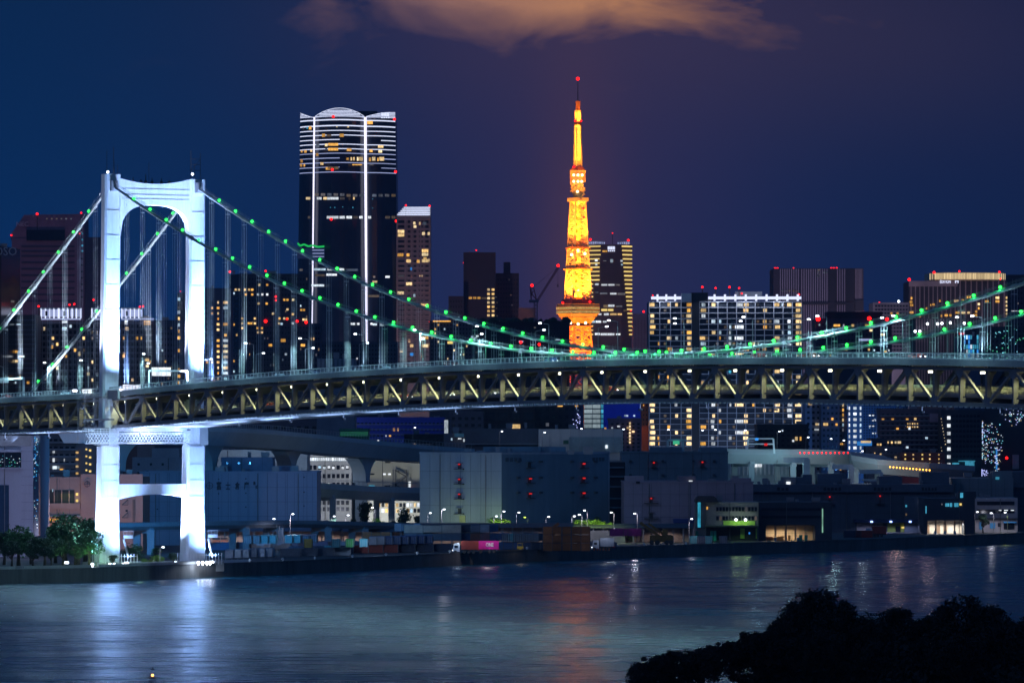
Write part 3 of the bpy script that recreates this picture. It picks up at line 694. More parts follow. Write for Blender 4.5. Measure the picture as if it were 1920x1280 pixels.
for y0, y1 in ((580, 576), (587, 583)):
    b = B(); h_ = 37.5 * k_ * .8
    for s_ in range(4):
        for i in range(16):
            t_ = -1 + 2 * (i + .5) / 16; a = ROT + s_ * pi / 2
            c = Vector((TX + (t_ * h_) * cos(a) + h_ * sin(a), TY + (t_ * h_) * sin(a) - h_ * cos(a), zz((y0 + y1) / 2, TY))); d = Vector((cos(a), sin(a), 0)) * h_ / 20
            b.bar(c - d, c + d, .5, (y0 - y1) * k_ * .9)
    obj('deck_windows', b, emi('deck_window_glow', (1, .62, .2), .5, 0, .9), deck)
blk('deck_roof', 570, 561, 30, 27, mat('deck_roof_red', (.45, .08, .04), .6), deck)
blk('deck_underside', 608, 595, 21, 31, mat('soffit_tan', (.4, .2, .06), .6), deck)
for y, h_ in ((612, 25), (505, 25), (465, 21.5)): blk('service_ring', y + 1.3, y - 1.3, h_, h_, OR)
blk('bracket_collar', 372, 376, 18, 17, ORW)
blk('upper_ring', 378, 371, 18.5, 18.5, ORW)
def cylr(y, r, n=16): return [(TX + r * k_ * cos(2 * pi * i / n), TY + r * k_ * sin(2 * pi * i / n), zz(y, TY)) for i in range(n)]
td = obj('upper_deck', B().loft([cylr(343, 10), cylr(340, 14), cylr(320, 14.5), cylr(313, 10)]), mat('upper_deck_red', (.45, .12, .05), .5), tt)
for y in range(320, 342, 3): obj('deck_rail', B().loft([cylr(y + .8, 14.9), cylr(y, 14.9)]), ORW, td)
for i, (dx, y) in enumerate(((-8, 329), (0, 329), (8, 329), (-8, 341), (0, 341), (7, 341), (-1, 360), (0, 470), (-12, 478), (13, 476), (0, 545), (-14, 606), (0, 608), (14, 606))):
    a = Vector((TX + dx * k_, TY - 14.5 * k_ - 1 - (abs(y - 450) > 100 and y > 400) * 10, zz(y, TY))); obj('floodlight', B().ball(a, (.9 if y < 400 else 1.0), 8, 5), emi('hot_lamp', (1, .8, .4), 6.0), tt)
b = B(); rr = random.Random(3)                         # antenna clutter below the upper deck
for i in range(46):
    a = rr.uniform(0, 2 * pi); y = rr.uniform(347, 369); r0 = 9 * k_; r1 = rr.uniform(12, 15.5) * k_; dz = rr.uniform(-2, 4)
    b.bar((TX + r0 * cos(a), TY + r0 * sin(a), zz(y, TY)), (TX + r1 * cos(a + .2), TY + r1 * sin(a + .2), zz(y, TY) + dz), .8)
obj('antenna_cluster', b, ORW, tt)
obj('core', B().loft([cylr(372, 8), cylr(343, 8)]), ORW, tt)
blk('elevator_shaft', 597, 378, 7, 4.5, OR)
obj('antenna', B().loft([cylr(207, 4, 8), cylr(190, 4.6, 8)]), OR, tt); obj('antenna', B().tube((TX, TY, zz(190, TY)), (TX, TY, zz(149, TY)), .42, .2, 6), DARKS, tt)
obj('antenna_ring', B().loft([cylr(234, 7, 10), cylr(229, 7, 10)]), OR, tt)
obj('obstruction_light', B().ball((TX, TY, zz(148, TY)), 1.3), E_RED, tt)
for x, y in ((1078.5, 228), (1089, 228), (1076, 314), (1055, 568), (1106, 566), (1094, 391), (1094, 408)): obj('obstruction_light', B().ball((xx(x, TY), TY - 9, zz(y, TY)), .9), E_RED, tt)
OC = (1.0, .34, .022)
for y, p, dx in ((695, 60, 0), (672, 60, 0), (650, 75, 0), (630, 75, 0), (606, 90, 0), (556, 110, -6), (556, 110, 6), (535, 100, 0), (512, 90, 0), (492, 110, 0), (474, 110, 0), (450, 80, 0), (428, 75, 0), (405, 75, 0), (384, 70, 0), (358, 60, 0)):
    light('SPOT', (TX + dx * k_, TY - 2, zz(y, TY)), p * (520 if y < 600 else 190), OC if y < 600 else (1, .25, .015), (TX, TY, zz(y, TY) + 50), size=1.2, spot=160, blend=.3)
for y in range(216, 312, 12): light('SPOT', (TX, TY, zz(y, TY)), 8000, (1, .5, .05), (TX, TY, zz(y, TY) + 50), size=.6, spot=160, blend=.3)
for a in range(4):
    g = a * pi / 2 + ROT; light('SPOT', (TX + 5 * cos(g), TY + 5 * sin(g), zz(233, TY)), 26000, OC, (TX, TY, zz(196, TY)), size=.6, spot=50)
    for y0, ty, pw, sp in ((700, 600, 900000, 60), (585, 480, 1300000, 50), (468, 400, 500000, 50), (345, 330, 60000, 80), (372, 300, 350000, 26)):
        r0 = (30 if y0 > 360 else 16) * k_ + 14
        light('SPOT', (TX + r0 * cos(g), TY + r0 * sin(g), zz(y0, TY)), pw * .42, OC if y0 < 600 else (1, .3, .02), (TX, TY, zz(ty, TY)), size=1, spot=sp)

# ---------------------------------------------------------------- skyline
def fins(s, x0, x1, n, y0, y1, m, face=0, w=.35, name='fin', proud=.6):
    dx = (x1 - x0) / n
    for i in range(n): s.box(name, x0 + dx * (i + .5 - w / 2), x0 + dx * (i + .5 + w / 2), y0, y1, m, face, proud, .9)
# sloping dark office on the far left
s = Bld('office_tower', 'black sloping office block cut by the left edge, grey letters along its top', 'building', -90, 40, 461, 2350, 40, mat('black_glass', (.012, .014, .022), .2), foot=[(-90, 2350), (2, 2350), (38, 2390), (-60, 2420)])
sign('TOSO', s.T, at(4, 471, 2349.2), 12.2, mat('sign_grey', (.32, .32, .35), .4), 0, sz=1.1)
s.grid(-20, 38, 6, 560, 740, 18, .5, .4, .1, 'dwac', seed=2, face=1, skip=lambda i, j: i < 4); s.finish()
# stepped rosy headquarters tower
s = Bld('office_tower', 'rosy stepped tower with a dark recess and a red beacon at its chamfered top', 'building', 22, 158, 447, 3300, 40, mat('rosy_tower', (.20, .12, .17), .8, 0, .12, .02, True))
p = [at(22, 447.5, 3301), at(22, 437, 3301), at(45, 403, 3301), at(158, 401, 3301), at(158, 447.5, 3301)]
top_ = obj('upper_storeys', B().prism(p, (0, 34, 0)), mat('rosy_top', (.22, .13, .19), .8), s.T)
s.box('recess', 50, 122, 431, 451, WINDARK, 0, 1.4, 1.5); s.bands('floor_line', (462, 471, 480, 492, 504, 516, 528, 540, 552, 564), 40, 140, 3.2, mat('recess_dark', (.05, .05, .09), .7))  # recess is a proud dark panel, its shade put into the colour
s.box('stair_bay', 158, 190, 445, 740, mat('navy_panel', (.02, .03, .07), .6), 0, -1, 6)
for y in (438, 449.5, 460.5, 470.5): s.box('window', 154, 157, y - 1.5, y + 1.5, E_CYAN, 0, 5, .5)
for y in range(485, 560, 12): s.win(154, y, 4, 3, 'n', proud=1)
sign('NEC', s.T, at(42, 420, 3299.2), 7, mat('sign_faint', (.5, .4, .45), .5))
for x in range(6): s.box('window', 87 + x * 9, 90 + x * 9, 409, 411.5, E_DIM, 0, 1.6, .5)
for x, y, r in ((69.5, 401, 1.7), (152, 399, 1.2), (21, 441, 1.2), (39, 461, 1.1), (149, 438, .8)): s.beacon(x, y, r)
s.finish()
# white roofed apartment block seen through the cables
s = Bld('apartment_block', 'wide dim apartment block with a glowing white rooftop frame behind the bridge cables', 'building', 68, 289, 602, 2420, 35, mat('dim_brown', (.11, .10, .12), .8, 0, .2, .05))
for x0, x1 in ((77, 110), (111, 153), (172, 188), (228, 268)):
    q = s.box('roof_frame', x0, x1, 577, 580, WHITE, 0, 3, 6); s.box('roof_screen', x0 + 1, x1 - 1, 580, 594, E_STRIPD, 0, -2, 1)
    for x in range(int(x0), int(x1), 8): s.box('roof_post', x, x + 2.2, 578, 597, E_STRIP, 0, 3, 1)
    s.box('window', x0 + 9, x0 + 13, 583, 592, WINDARK, 0, 3.4, .5)
for x0, x1 in ((72, 152), (174, 190), (228, 289)): s.box('eave_light', x0, x1, 596.5, 599.5, E_STRIPD, 0, 3, 2)
for x, y in ((72, 574), (139, 570), (130, 571), (175, 562), (268, 574), (262, 575)): s.beacon(x, y, 1.3)
s.bands('balcony', [606 + i * 11 for i in range(13)], 68, 289, 1.2, mat('slab_pale', (.22, .22, .26), .7), 0, 1.2, 1.6)
for x in range(80, 289, 16): s.box('party_wall', x - .5, x + .5, 602, 742, mat('slab_pale', (.22, .22, .26), .7), 0, 1.2, 1.6)
for x, y, w, h, k in ((72, 616, 7, 6, 'w'), (121, 604, 9, 5, 'h'), (121, 616, 8, 5, 'c'), (83, 616, 3, 6, 'w'), (237, 604, 6, 8, 'h'), (238, 616, 6, 6, 'w'), (276, 605, 12, 8, 'a'), (64, 649, 5, 6, 'a'), (98, 650, 3, 5, 'a'), (149, 663, 3, 8, 'w'), (63, 678, 6, 4, 'd'), (233, 662, 4, 4, 'a'), (276, 674, 7, 6, 'w'), (276, 686, 5, 4, 'w'), (85, 709, 4, 6, 'c'), (72, 697, 4, 6, 'w'), (53, 717, 5, 5, 'a'), (39, 706, 2, 5, 'a'), (16, 659, 6, 5, 'c'), (31, 659, 5, 5, 'w')): s.win(x, y, w, h, k, proud=.5) if x > 68 else None
s.grid(70, 286, 26, 606, 740, 12, .5, .5, .13, 'awddc', seed=5); s.finish()
s = Bld('office_block', 'low dark office block at the left behind the rising bridge cable', 'building', -40, 66, 590, 2380, 30, BDARK)
s.bands('floor_line', [600 + 9 * i for i in range(16)], -40, 66, 2.2, mat('navy_line', (.10, .13, .2), .6))
for x, y, w, h, k in ((15, 659, 6, 5, 'c'), (31, 659, 5, 5, 'a'), (41, 668, 10, 3, 'h'), (31, 677, 6, 5, 'w'), (17, 700, 6, 5, 'a'), (38, 706, 2, 5, 'a'), (29, 717, 4, 4, 'c'), (53, 717, 5, 5, 'a'), (35, 608, 8, 2, 'c'), (18, 732, 9, 5, 'a')): s.win(x, y, w, h, k, proud=1)
s.finish()
s = Bld('apartment_block', 'narrow dark flats between the two bridge tower legs', 'building', 288, 349, 600, 2500, 30, mat('navy_facade', (.035, .05, .09), .7))
s.grid(290, 330, 7, 610, 735, 12, .5, .4, .16, 'cdad', seed=8); s.grid(331, 340, 1, 555, 735, 15, .6, .5, .5, 'wac', seed=1); s.finish()
s = Bld('apartment_tower', 'dark apartment tower just right of the white bridge tower, warm windows in two columns', 'building', 382, 432, 540, 2500, 26, mat('navy_facade', (.035, .05, .09), .7))
s.grid(402, 416, 1, 562, 735, 17, .35, .45, .8, 'waw', seed=4); s.grid(416, 430, 1, 562, 735, 17, .6, .5, .75, 'wac', seed=9); s.grid(384, 402, 2, 562, 735, 17, .4, .4, .2, 'dwa', seed=4); s.finish()
s = Bld('apartment_tower', 'slim dark tower between the left cable planes topped by a red lamp', 'building', 332, 345, 549, 2700, 26, BDARK)
s.grid(332, 344, 2, 556, 730, 15, .6, .5, .3, 'wad', seed=6); s.beacon(338, 546, .7); s.finish()
# wide dark apartment tower with scattered warm windows
s = Bld('apartment_tower', 'broad black apartment tower with scattered warm windows and red lamps', 'building', 430, 579, 513, 2620, 40, mat('ink_facade', (.022, .03, .05), .6), foot=[(430, 2640), (452, 2620), (579, 2620), (579, 2680), (430, 2680)])
s.bands('floor_line', [520 + 9.2 * i for i in range(22)], 453, 578, .5, mat('ink_line', (.05, .065, .1), .6), 1, .3, .5)
for x, y, k in ((442, 543, 'w'), (448, 543, 'w'), (459, 543, 'w'), (467, 543, 'w'), (473, 543, 'a'), (461, 552, 'a'), (473, 552, 'a'), (486, 534, 'w'), (501, 534, 'a'), (484, 552, 'c'), (492, 552, 'h'), (501, 552, 'h'), (549, 546, 'c'), (533, 562, 'a'), (539, 562, 'a'), (550, 562, 'w'), (485, 569, 'w'), (500, 569, 'a'), (539, 580, 'w'), (565, 581, 'a'), (570, 581, 'a'), (512, 588, 'w'), (549, 589, 'w'), (478, 597, 'w'), (524, 597, 'a'), (533, 597, 'w'), (539, 597, 'a'), (569, 599, 'w'), (574, 599, 'w'), (454, 597, 'w'), (454, 606, 'w'), (466, 606, 'a'), (471, 606, 'a'), (478, 606, 'w'), (523, 606, 'w'), (528, 607, 'c'), (549, 606, 'c'), (454, 615, 'w'), (483, 615, 'a'), (491, 615, 'a'), (484, 623, 'w'), (491, 623, 'w'), (536, 664, 'c')):
    s.win(x, y, 4, 4.2, k, 1, proud=.4)
for x, y, w, h in ((531, 638, 9, 6), (507, 647, 7, 5), (568, 647, 8, 5)): s.win(x, y, w, h, 'a', 1, proud=.4)
s.grid(454, 578, 22, 518, 740, 22, .36, .4, .05, 'acddd', face=1, seed=3); s.grid(431, 452, 4, 545, 740, 20, .5, .4, .12, 'wac', face=0, seed=5)
for x, y, r in ((431, 509.5, .5), (498, 508, .5), (517, 556, .5), (517, 563, .4), (498, 602, .8), (557, 602, .65), (574, 604, .7), (538, 598, .5)):
    b = B().ball((xx(x, 2619), 2619, zz(y, 2619)), r); obj('obstruction_light', b, E_RED, s.T)
s.finish()
# the tallest glass tower, bulging bays, white vertical and horizontal light lines
MY = 4700.0
s = Bld('skyscraper', 'tallest glass skyscraper, curved crown petals, two white light lines running down it', 'skyscraper', 562, 742, 226, MY, 70, mat('tower_glass', (.02, .026, .045), .22, 0, .3, .02))
bpy.data.objects.remove(s.wall)
def mfoot(y, inset=0):
    k = 1 + .052 * max(0, (y - 226)) / 300; out = []
    def arc(xa, xb, ya, yb, bul, n):
        for i in range(n + 1):
            t_ = i / n; out.append((652 + (xa + (xb - xa) * t_ - 652) * k, MY + ya + (yb - ya) * t_ - bul * (1 - (2 * t_ - 1) ** 2)))
    arc(563, 588, 16, 2, 3, 4); arc(591, 683, 0, 0, 13, 12); arc(687, 741, 2, 16, 5, 6)
    return out
def mring(y, back=True):
    f_ = mfoot(y); r_ = [(xx(x, Y), Y, zz(y, MY)) for x, Y in f_]
    if back: r_ += [(xx(f_[-1][0], MY), MY + 70, zz(y, MY)), (xx(f_[0][0], MY), MY + 70, zz(y, MY))]
    return r_
gz = 905
b_ = B(); ys_ = [905, 700, 520, 400, 300, 222]
rg = []
for y in ys_:
    f_ = mfoot(y); z = zz(y, MY) if y < 905 else G
    rg.append([(xx(x, Y), Y, z) for x, Y in f_] + [(xx(f_[-1][0], MY), MY + 70, z), (xx(f_[0][0], MY), MY + 70, z)])
s.wall = obj('wall', b_.loft(rg), s.m, s.T)
obj('roof_room', B().box(xx(601, MY), xx(706, MY), MY + 20, MY + 60, zz(223, MY), zz(206, MY)), s.m, s.T)
def mband(name, y, h_, i0, i1, m, proud=.6):
    f_ = mfoot(y)[i0:i1 + 1]; b = B()
    for (xa, ya), (xb, yb) in zip(f_, f_[1:]):
        b.hexa([(xx(xa, ya - proud), ya - proud, zz(y + h_, MY)), (xx(xb, yb - proud), yb - proud, zz(y + h_, MY)), (xx(xb, yb), yb + .3, zz(y + h_, MY)), (xx(xa, ya), ya + .3, zz(y + h_, MY)),
                (xx(xa, ya - proud), ya - proud, zz(y, MY)), (xx(xb, yb - proud), yb - proud, zz(y, MY)), (xx(xb, yb), yb + .3, zz(y, MY)), (xx(xa, ya), ya + .3, zz(y, MY))])
    return obj(name, b, m, s.T)
ly = [225, 236, 245.5, 254, 262.5, 271, 279.5, 288, 297, 305.5, 314, 323]
for i, y in enumerate(ly):
    for a, c in ((0, 4), (5, 17), (18, 24)): 
        if i in (4, 8, 10) and a == 5: c = 11
        if i in (4, 8, 10) and a == 18: a = 21
        mband('floor_light', y, 1.5 if i > 1 else 2.2, a, c, E_STRIP if i < 7 else E_STRIPD)
for a, yt_ in ((0, lambda t_: 220 - 10 * (1 - t_) ** 1.3), (5, lambda t_: 218 - 14 * sin(pi * t_) ** .8), (18, lambda t_: 218 - 9 * sin(pi / 2 * t_))):
    n_ = {0: 4, 5: 12, 18: 6}[a]; f_ = mfoot(222)[a:a + n_ + 1]; b = B(); e = B()
    for i in range(n_):
        t0, t1 = i / n_, (i + 1) / n_; (xa, ya), (xb, yb) = f_[i], f_[i + 1]
        b.hexa([(xx(xa, ya), ya, zz(223, MY)), (xx(xb, yb), yb, zz(223, MY)), (xx(xb, yb), yb + 2, zz(223, MY)), (xx(xa, ya), ya + 2, zz(223, MY)), (xx(xa, ya), ya, zz(yt_(t0), MY)), (xx(xb, yb), yb, zz(yt_(t1), MY)), (xx(xb, yb), yb + 2, zz(yt_(t1), MY)), (xx(xa, ya), ya + 2, zz(yt_(t0), MY))])
        for q in range(1, 6):
            yq = 220 - q * 2.6 + 1.4
            if yq > max(yt_(t0), yt_(t1)): e.hexa([(xx(x_, y_), y_ - p_, zz(yq + d_, MY)) for d_ in (1.1, 0) for x_, y_, p_ in ((xa, ya, .6), (xb, yb, .6), (xb, yb, -.2), (xa, ya, -.2))])
        e.hexa([(xx(x_, y_), y_ - p_, zz(q_ + d_, MY)) for d_ in (.9, 0) for x_, y_, p_, q_ in ((xa, ya, .6, yt_(t0)), (xb, yb, .6, yt_(t1)), (xb, yb, -.2, yt_(t1)), (xa, ya, -.2, yt_(t0)))])
    pt = obj('crown_petal', b, mat('petal_grey', (.3, .33, .4), .5), s.T); obj('petal_lights', e, E_STRIP, pt)
for xt, wd_ in ((589.5, 3.2), (685, 5.2)):
    b = B(); pr_ = None
    for y0, y1 in ((220, 300), (300, 400), (400, 520), (520, 700)):
        X0 = 652 + (xt - 652) * (1 + .052 * (y0 - 226) / 300); X1 = 652 + (xt - 652) * (1 + .052 * (y1 - 226) / 300); w0 = wd_ * (1 - .35 * (y0 - 220) / 480); w1 = wd_ * (1 - .35 * (y1 - 220) / 480)
        b.hexa([(xx(X1 + a * w1 / 2, MY), MY + q, zz(y1, MY)) for a, q in ((-1, -3), (1, -3), (1, -1), (-1, -1))] + [(xx(X0 + a * w0 / 2, MY), MY + q, zz(y0, MY)) for a, q in ((-1, -3), (1, -3), (1, -1), (-1, -1))])
    obj('light_line', b, emi('lilac_line', (.80, .78, 1.0), 1.6), s.T)
s.A = (xx(560, MY - 9), MY - 9); s.foot = [s.A, (xx(744, MY - 9), MY - 9), (0, MY + 50), (-99, MY + 50)]
for x, y, w, h, k in ((569, 241, 3, 4, 'd'), (576.5, 240, 2.5, 4, 'y'), (582, 240, 5, 6, 'a'), (607, 254, 6, 6, 'a'), (641, 254, 8, 6, 'a'), (617, 254, 9, 4, 'd'), (625, 271, 19, 5, 'a'), (612, 272, 5, 5, 'w'), (625, 280, 19, 5, 'a'), (612, 280, 4, 4, 'd'), (596, 273, 6, 6, 'd'), (694, 230, 10, 6, 'a'), (655, 281, 9, 5, 'a'), (714, 275, 10, 5, 'w'), (713, 284, 7, 5, 'w'), (696, 283, 6, 5, 'a'), (566, 284, 3, 4, 'a'), (573, 284, 5, 5, 'a'), (584, 283, 4, 4, 'w'), (595, 290, 5, 5, 'a'), (652, 298, 4, 4, 'a'), (659, 298, 3, 6, 'w'), (664, 298, 3, 6, 'w'), (671, 298, 3, 7, 'w'), (677, 298, 7, 7, 'w'), (694, 299, 4, 7, 'a'), (701, 298, 6, 7, 'w'), (716, 298, 9, 7, 'w'), (709, 299, 3, 6, 'a'), (566, 302, 4, 6, 'a'), (565, 310, 4, 5, 'a'), (571, 310, 3, 5, 'a'), (604, 307, 6, 5, 'w'), (625, 315, 20, 5, 'd'), (615, 316, 8, 5, 'a'), (670, 309, 18, 2, 'a'), (697, 309, 8, 2, 'd'), (653, 238, 3, 3, 'w'), (632, 238, 2, 2, 'w')):
    s.win(x, y, w, h, k, proud=5)
for x in range(590, 742, 12):
    if not 680 < x < 692: s.win(x + 4, 365 + (x > 640) * 1.5, 8, 5, 'd', proud=5)
for x, w, k in ((578, 8, 'w'), (599, 9, 'h'), (610, 7, 'w'), (624, 22, 'h'), (642, 9, 'd'), (664, 3, 'w')): s.win(x, 372, w, 4.6, k, proud=5)
for x, w, k in ((624, 22, 'h'), (642, 10, 'h'), (655, 10, 'h'), (667, 8, 'd'), (677, 6, 'h'), (693, 6, 'h'), (727, 9, 'd'), (738, 7, 'd'), (580, 5, 'd')): s.win(x, 407.5, w, 5, k, proud=5)
for x, y, w, k in ((565, 506, 6, 'd'), (600, 505, 22, 'c'), (622, 505, 16, 'h'), (641, 505, 9, 'h'), (660, 506, 22, 'd'), (570, 518, 8, 'a'), (600, 516, 18, 'd'), (622, 515, 20, 'h'), (596, 535, 24, 'c'), (702, 519, 4, 'd'), (727, 519, 8, 'h'), (703, 528, 9, 'w'), (700, 555, 22, 'd'), (662, 607, 8, 'c'), (672, 607, 5, 'h'), (697, 607, 4, 'h'), (703, 608, 8, 'c'), (716, 609, 8, 'c'), (665, 643, 26, 'd'), (700, 644, 5, 'h'), (705, 653, 6, 'd'), (717, 653, 8, 'd'), (731, 653, 7, 'd'), (700, 679, 16, 'd')): s.win(x, y, w, 4, k, proud=5)
for x, y in ((620, 389), (628, 389), (643, 388), (662, 389), (699, 373), (699, 390)): s.win(x, y, 1.5, 1.5, 'y', proud=5)
b = B().path([(xx(x, MY - 14), MY - 14, zz(y, MY)) for x, y in ((558, 457), (563, 462), (570, 459), (578, 463), (586, 461), (596, 464), (608, 463))], .8, 5); obj('green_lights', b, emi('green_line', (.03, 1, .2), .55), s.T)
s.box('lit_terrace', 558, 609, 465, 485, mat('terrace_blue', (.08, .13, .22), .5), 0, 6, 2)
for y in (469, 475, 481): s.box('terrace_light', 586, 608, y - .8, y + .8, E_STRIPD, 0, 6.6, .6)
for i in range(4): s.win(716.5 + i * 4.2, 220.5, 2.6, 2.6, 's', proud=6)
for i in range(3): s.win(717.5 + i * 5, 214.5, 4.4, 6, 's', proud=6)
for x, y in ((625, 221), (739.5, 226), (623, 320), (741.5, 324), (621, 412.5), (743, 416)): obj('obstruction_light', B().ball((xx(x, MY - 18), MY - 18, zz(y, MY)), 1.15), E_RED, s.T)
s.finish()
# residential tower with lit crown
s = Bld('residential_tower', 'grey framed residential tower with banded white crown beside the tallest skyscraper', 'building', 743.5, 807, 405, 4350, 40, mat('warm_grey_tower', (.21, .17, .19), .8, 0, .12, .02))
p = [at(743.5, 405, 4351), at(743.5, 402, 4351), at(756, 388.5, 4351), at(807, 387, 4351), at(807, 405, 4351)]
obj('crown', B().prism(p, (0, 36, 0)), mat('crown_grey', (.4, .4, .45), .6), s.T)
for y, x0 in ((389, 757), (392.5, 754), (396, 751), (399.5, 747), (402.5, 745)): s.box('crown_light', x0, 806.5, y - .8, y + .8, E_STRIP, 0, .8, .6)
for x, y in ((761, 385), (805.5, 386), (806, 424), (805, 478), (745, 504), (745, 520), (745, 596), (804, 565)): s.beacon(x, y, 1.3 if y < 390 else .9)
s.bands('floor_slab', [411 + 9.1 * i for i in range(31)], 744, 807, 2.6, mat('rosy_slab', (.27, .20, .215), .8), 0, .7, .8)
for x in (744.5, 760, 771, 782, 789, 806): s.box('pilaster', x - 1.2, x + 1.2, 405, 690, mat('rosy_slab', (.27, .20, .215), .8), 0, .8, .9)
for x, y, w, k in ((752, 434, 12, 'w'), (752, 441, 12, 'w'), (777, 418.5, 4, 'w'), (787, 419, 3, 'w'), (796, 419, 7, 'd'), (794, 438, 5, 'w'), (804, 438, 4, 'w'), (751, 478, 11, 'a'), (765, 478, 5, 'a'), (797, 470, 12, 'w'), (797, 477, 12, 'w'), (765, 489, 6, 'w'), (785, 490, 4, 'w'), (797, 485, 6, 'w'), (804, 488, 3, 'w'), (767, 489.5, 7, 'w'), (784, 490, 5, 'a'), (797, 489, 12, 'w'), (767, 532, 11, 'w'), (751, 549, 12, 'w'), (777, 554, 4, 'c'), (796, 572, 14, 'w'), (771, 504, 3, 'b'), (772, 648, 6, 'w'), (796, 633, 14, 'a'), (797, 648, 12, 'w'), (806, 646, 3, 'w'), (772, 664, 6, 'b')): s.win(x, y, w, 5.5, k, proud=.9)
s.grid(762, 806, 4, 411, 690, 30, .55, .5, .05, 'wad', seed=12, proud=.35, skip=lambda i, j: False); s.grid(745, 760, 1, 411, 690, 30, .75, .5, .06, 'wad', seed=13, proud=.35)
s.finish()
# dark towers in the middle distance
DKP = mat('plum_dark', (.04, .03, .055), .8, 0, .2, .02)
s = Bld('office_tower', 'tall dark plain tower left of the crane, one red lamp centred on its roof', 'building', 869, 929, 473, 4400, 40, DKP)
for x, y in ((893, 469), (869.5, 492.5), (927, 493), (892, 546)): s.beacon(x, y, .9)
for y in range(543, 595, 8): s.win(916, y, 5, 4.2, 'w'); s.win(924.5, y, 5, 4.2, 'w')
for x in (882, 890, 898): s.win(x, 558.5, 6, 4, 'a')
s.win(908, 559, 10, 3, 'd'); s.beacon(920, 595, .9); s.finish()
s = Bld('office_tower', 'lower dark annex touching the left side of the plain tower', 'building', 841, 869.5, 555, 4380, 30, DKP); s.grid(843, 868, 5, 560, 680, 12, .5, .4, .05, 'dc', seed=3); s.finish()
s = Bld('office_tower', 'dark stepped tower with a raised fin left of the crane', 'building', 928.5, 973, 512, 4450, 40, mat('plum_mid', (.06, .045, .07), .8))
s.roofbox(944, 957, 491, dep=14); s.roofbox(932, 944, 516, dep=14)
for x, y in ((958, 526), (962, 526), (971, 547)): s.beacon(x, y, .8)
for x, y in ((930, 557), (932, 567), (931, 578), (932, 592), (960, 572), (958, 553)): s.win(x, y, 2, 2, 'd')
s.grid(932, 972, 8, 520, 640, 14, .4, .3, .03, 'd', seed=2); s.finish()
s = Bld('office_block', 'low rosy block under the luffing crane', 'building', 972.5, 1004, 577, 4300, 30, mat('rosy_low', (.14, .09, .10), .8)); s.win(975, 600, 2, 2, 'c'); s.beacon(999, 601, .8); s.finish()
s = Bld('office_block', 'long black block with tree covered roof left of the orange tower', 'building', 888, 1068, 604, 3300, 60, mat('near_black', (.010, .014, .026), .8))
b = B(); rr = random.Random(5)
for i in range(70): x = rr.uniform(890, 1066); b.ball((xx(x, 3310), 3310 + rr.uniform(0, 30), s.zt + rr.uniform(-1, 1.2)), rr.uniform(1.2, 2.9), 6, 4)
obj('roof_trees', b, mat('roof_leaves', (.02, .035, .02), .9), s.T, kind='stuff')
for x, y, w, k in ((1022, 638, 14, 'd'), (1046, 637, 10, 'c'), (977, 640, 9, 'm'), (1003, 614, 4, 'd'), (895, 630, 5, 'h'), (899, 640, 3, 'h'), (890, 633, 8, 'c')): s.win(x, y, w, 2.2, k)
for x, y in ((976.5, 641.5), (1011, 645.5), (1128, 644)): 
    if x < 1060: obj('obstruction_light', B().ball((xx(x, 3298), 3298, zz(y, 3298)), .85), E_RED, s.T)
s.grid(890, 1066, 30, 612, 700, 10, .4, .3, .03, 'dc', seed=21); s.finish()
# luffing tower crane
CY = 3290.; cr = thing('tower_crane', 'luffing tower crane with red lamps on its mast and raised jib tip', 'crane', at(1003, 603, CY))
cm = mat('crane_red', (.22, .05, .06), .6)
b = B(); xa, xb = xx(1001.5, CY), xx(1007.5, CY); z0_, z1_ = zz(603, CY), zz(566, CY)
for yy in (CY + 2, CY + 4.2):
    for x in (xa, xb): b.bar((x, yy, z0_), (x, yy, z1_), .5)
    z = z0_
    while z < z1_ - 1: b.bar((xa, yy, z), (xb, yy, z + 2.2), .3); b.bar((xb, yy, z), (xa, yy, z + 2.2), .3); z += 2.2
obj('mast', b, mat('crane_grey', (.12, .11, .16), .6), cr)
obj('cab', B().box(xx(992, CY), xx(1010, CY), CY + 1, CY + 5, zz(567, CY), zz(562, CY)), mat('crane_grey', (.12, .11, .16), .6), cr)
b = B()
for p_, q_ in (((1006, 562), (1001, 541)), ((996, 562), (996, 541)), ((1001, 541), (994, 537)), ((994, 537), (996, 562)), ((1006, 562), (996, 550)), ((1000, 545), (995, 556))): b.bar(at(*p_, CY + 3), at(*q_, CY + 3), .55)
obj('a_frame', b, cm, cr)
b = B()
for i in range(12):
    t0, t1 = i / 12, (i + 1) / 12; P0 = (1007 + 39 * t0, 562 - 62 * t0); P1 = (1007 + 39 * t1, 562 - 62 * t1)
    b.bar(at(*P0, CY + 2.6), at(*P1, CY + 2.6), .42); b.bar(at(P0[0] + 2.2, P0[1] + 1.6, CY + 2.6), at(P1[0] + 2.2, P1[1] + 1.6, CY + 2.6), .42); b.bar(at(*P0, CY + 2.6), at(P1[0] + 2.2, P1[1] + 1.6, CY + 2.6), .3)
obj('jib', b, cm, cr); obj('rope', B().bar(at(1046, 500, CY + 3), at(1046, 535, CY + 3), .12).bar(at(997, 541, CY + 3), at(1044, 502, CY + 3), .12), DARKS, cr)
obj('hook_block', B().box(*[q for a in zip(at(1045, 538, CY + 2), at(1047, 533, CY + 4)) for q in a]), DARKS, cr)
for x, y in ((997.5, 535), (1046.5, 498)): obj('obstruction_light', B().ball(at(x, y, CY + 3), .9), E_RED, cr)
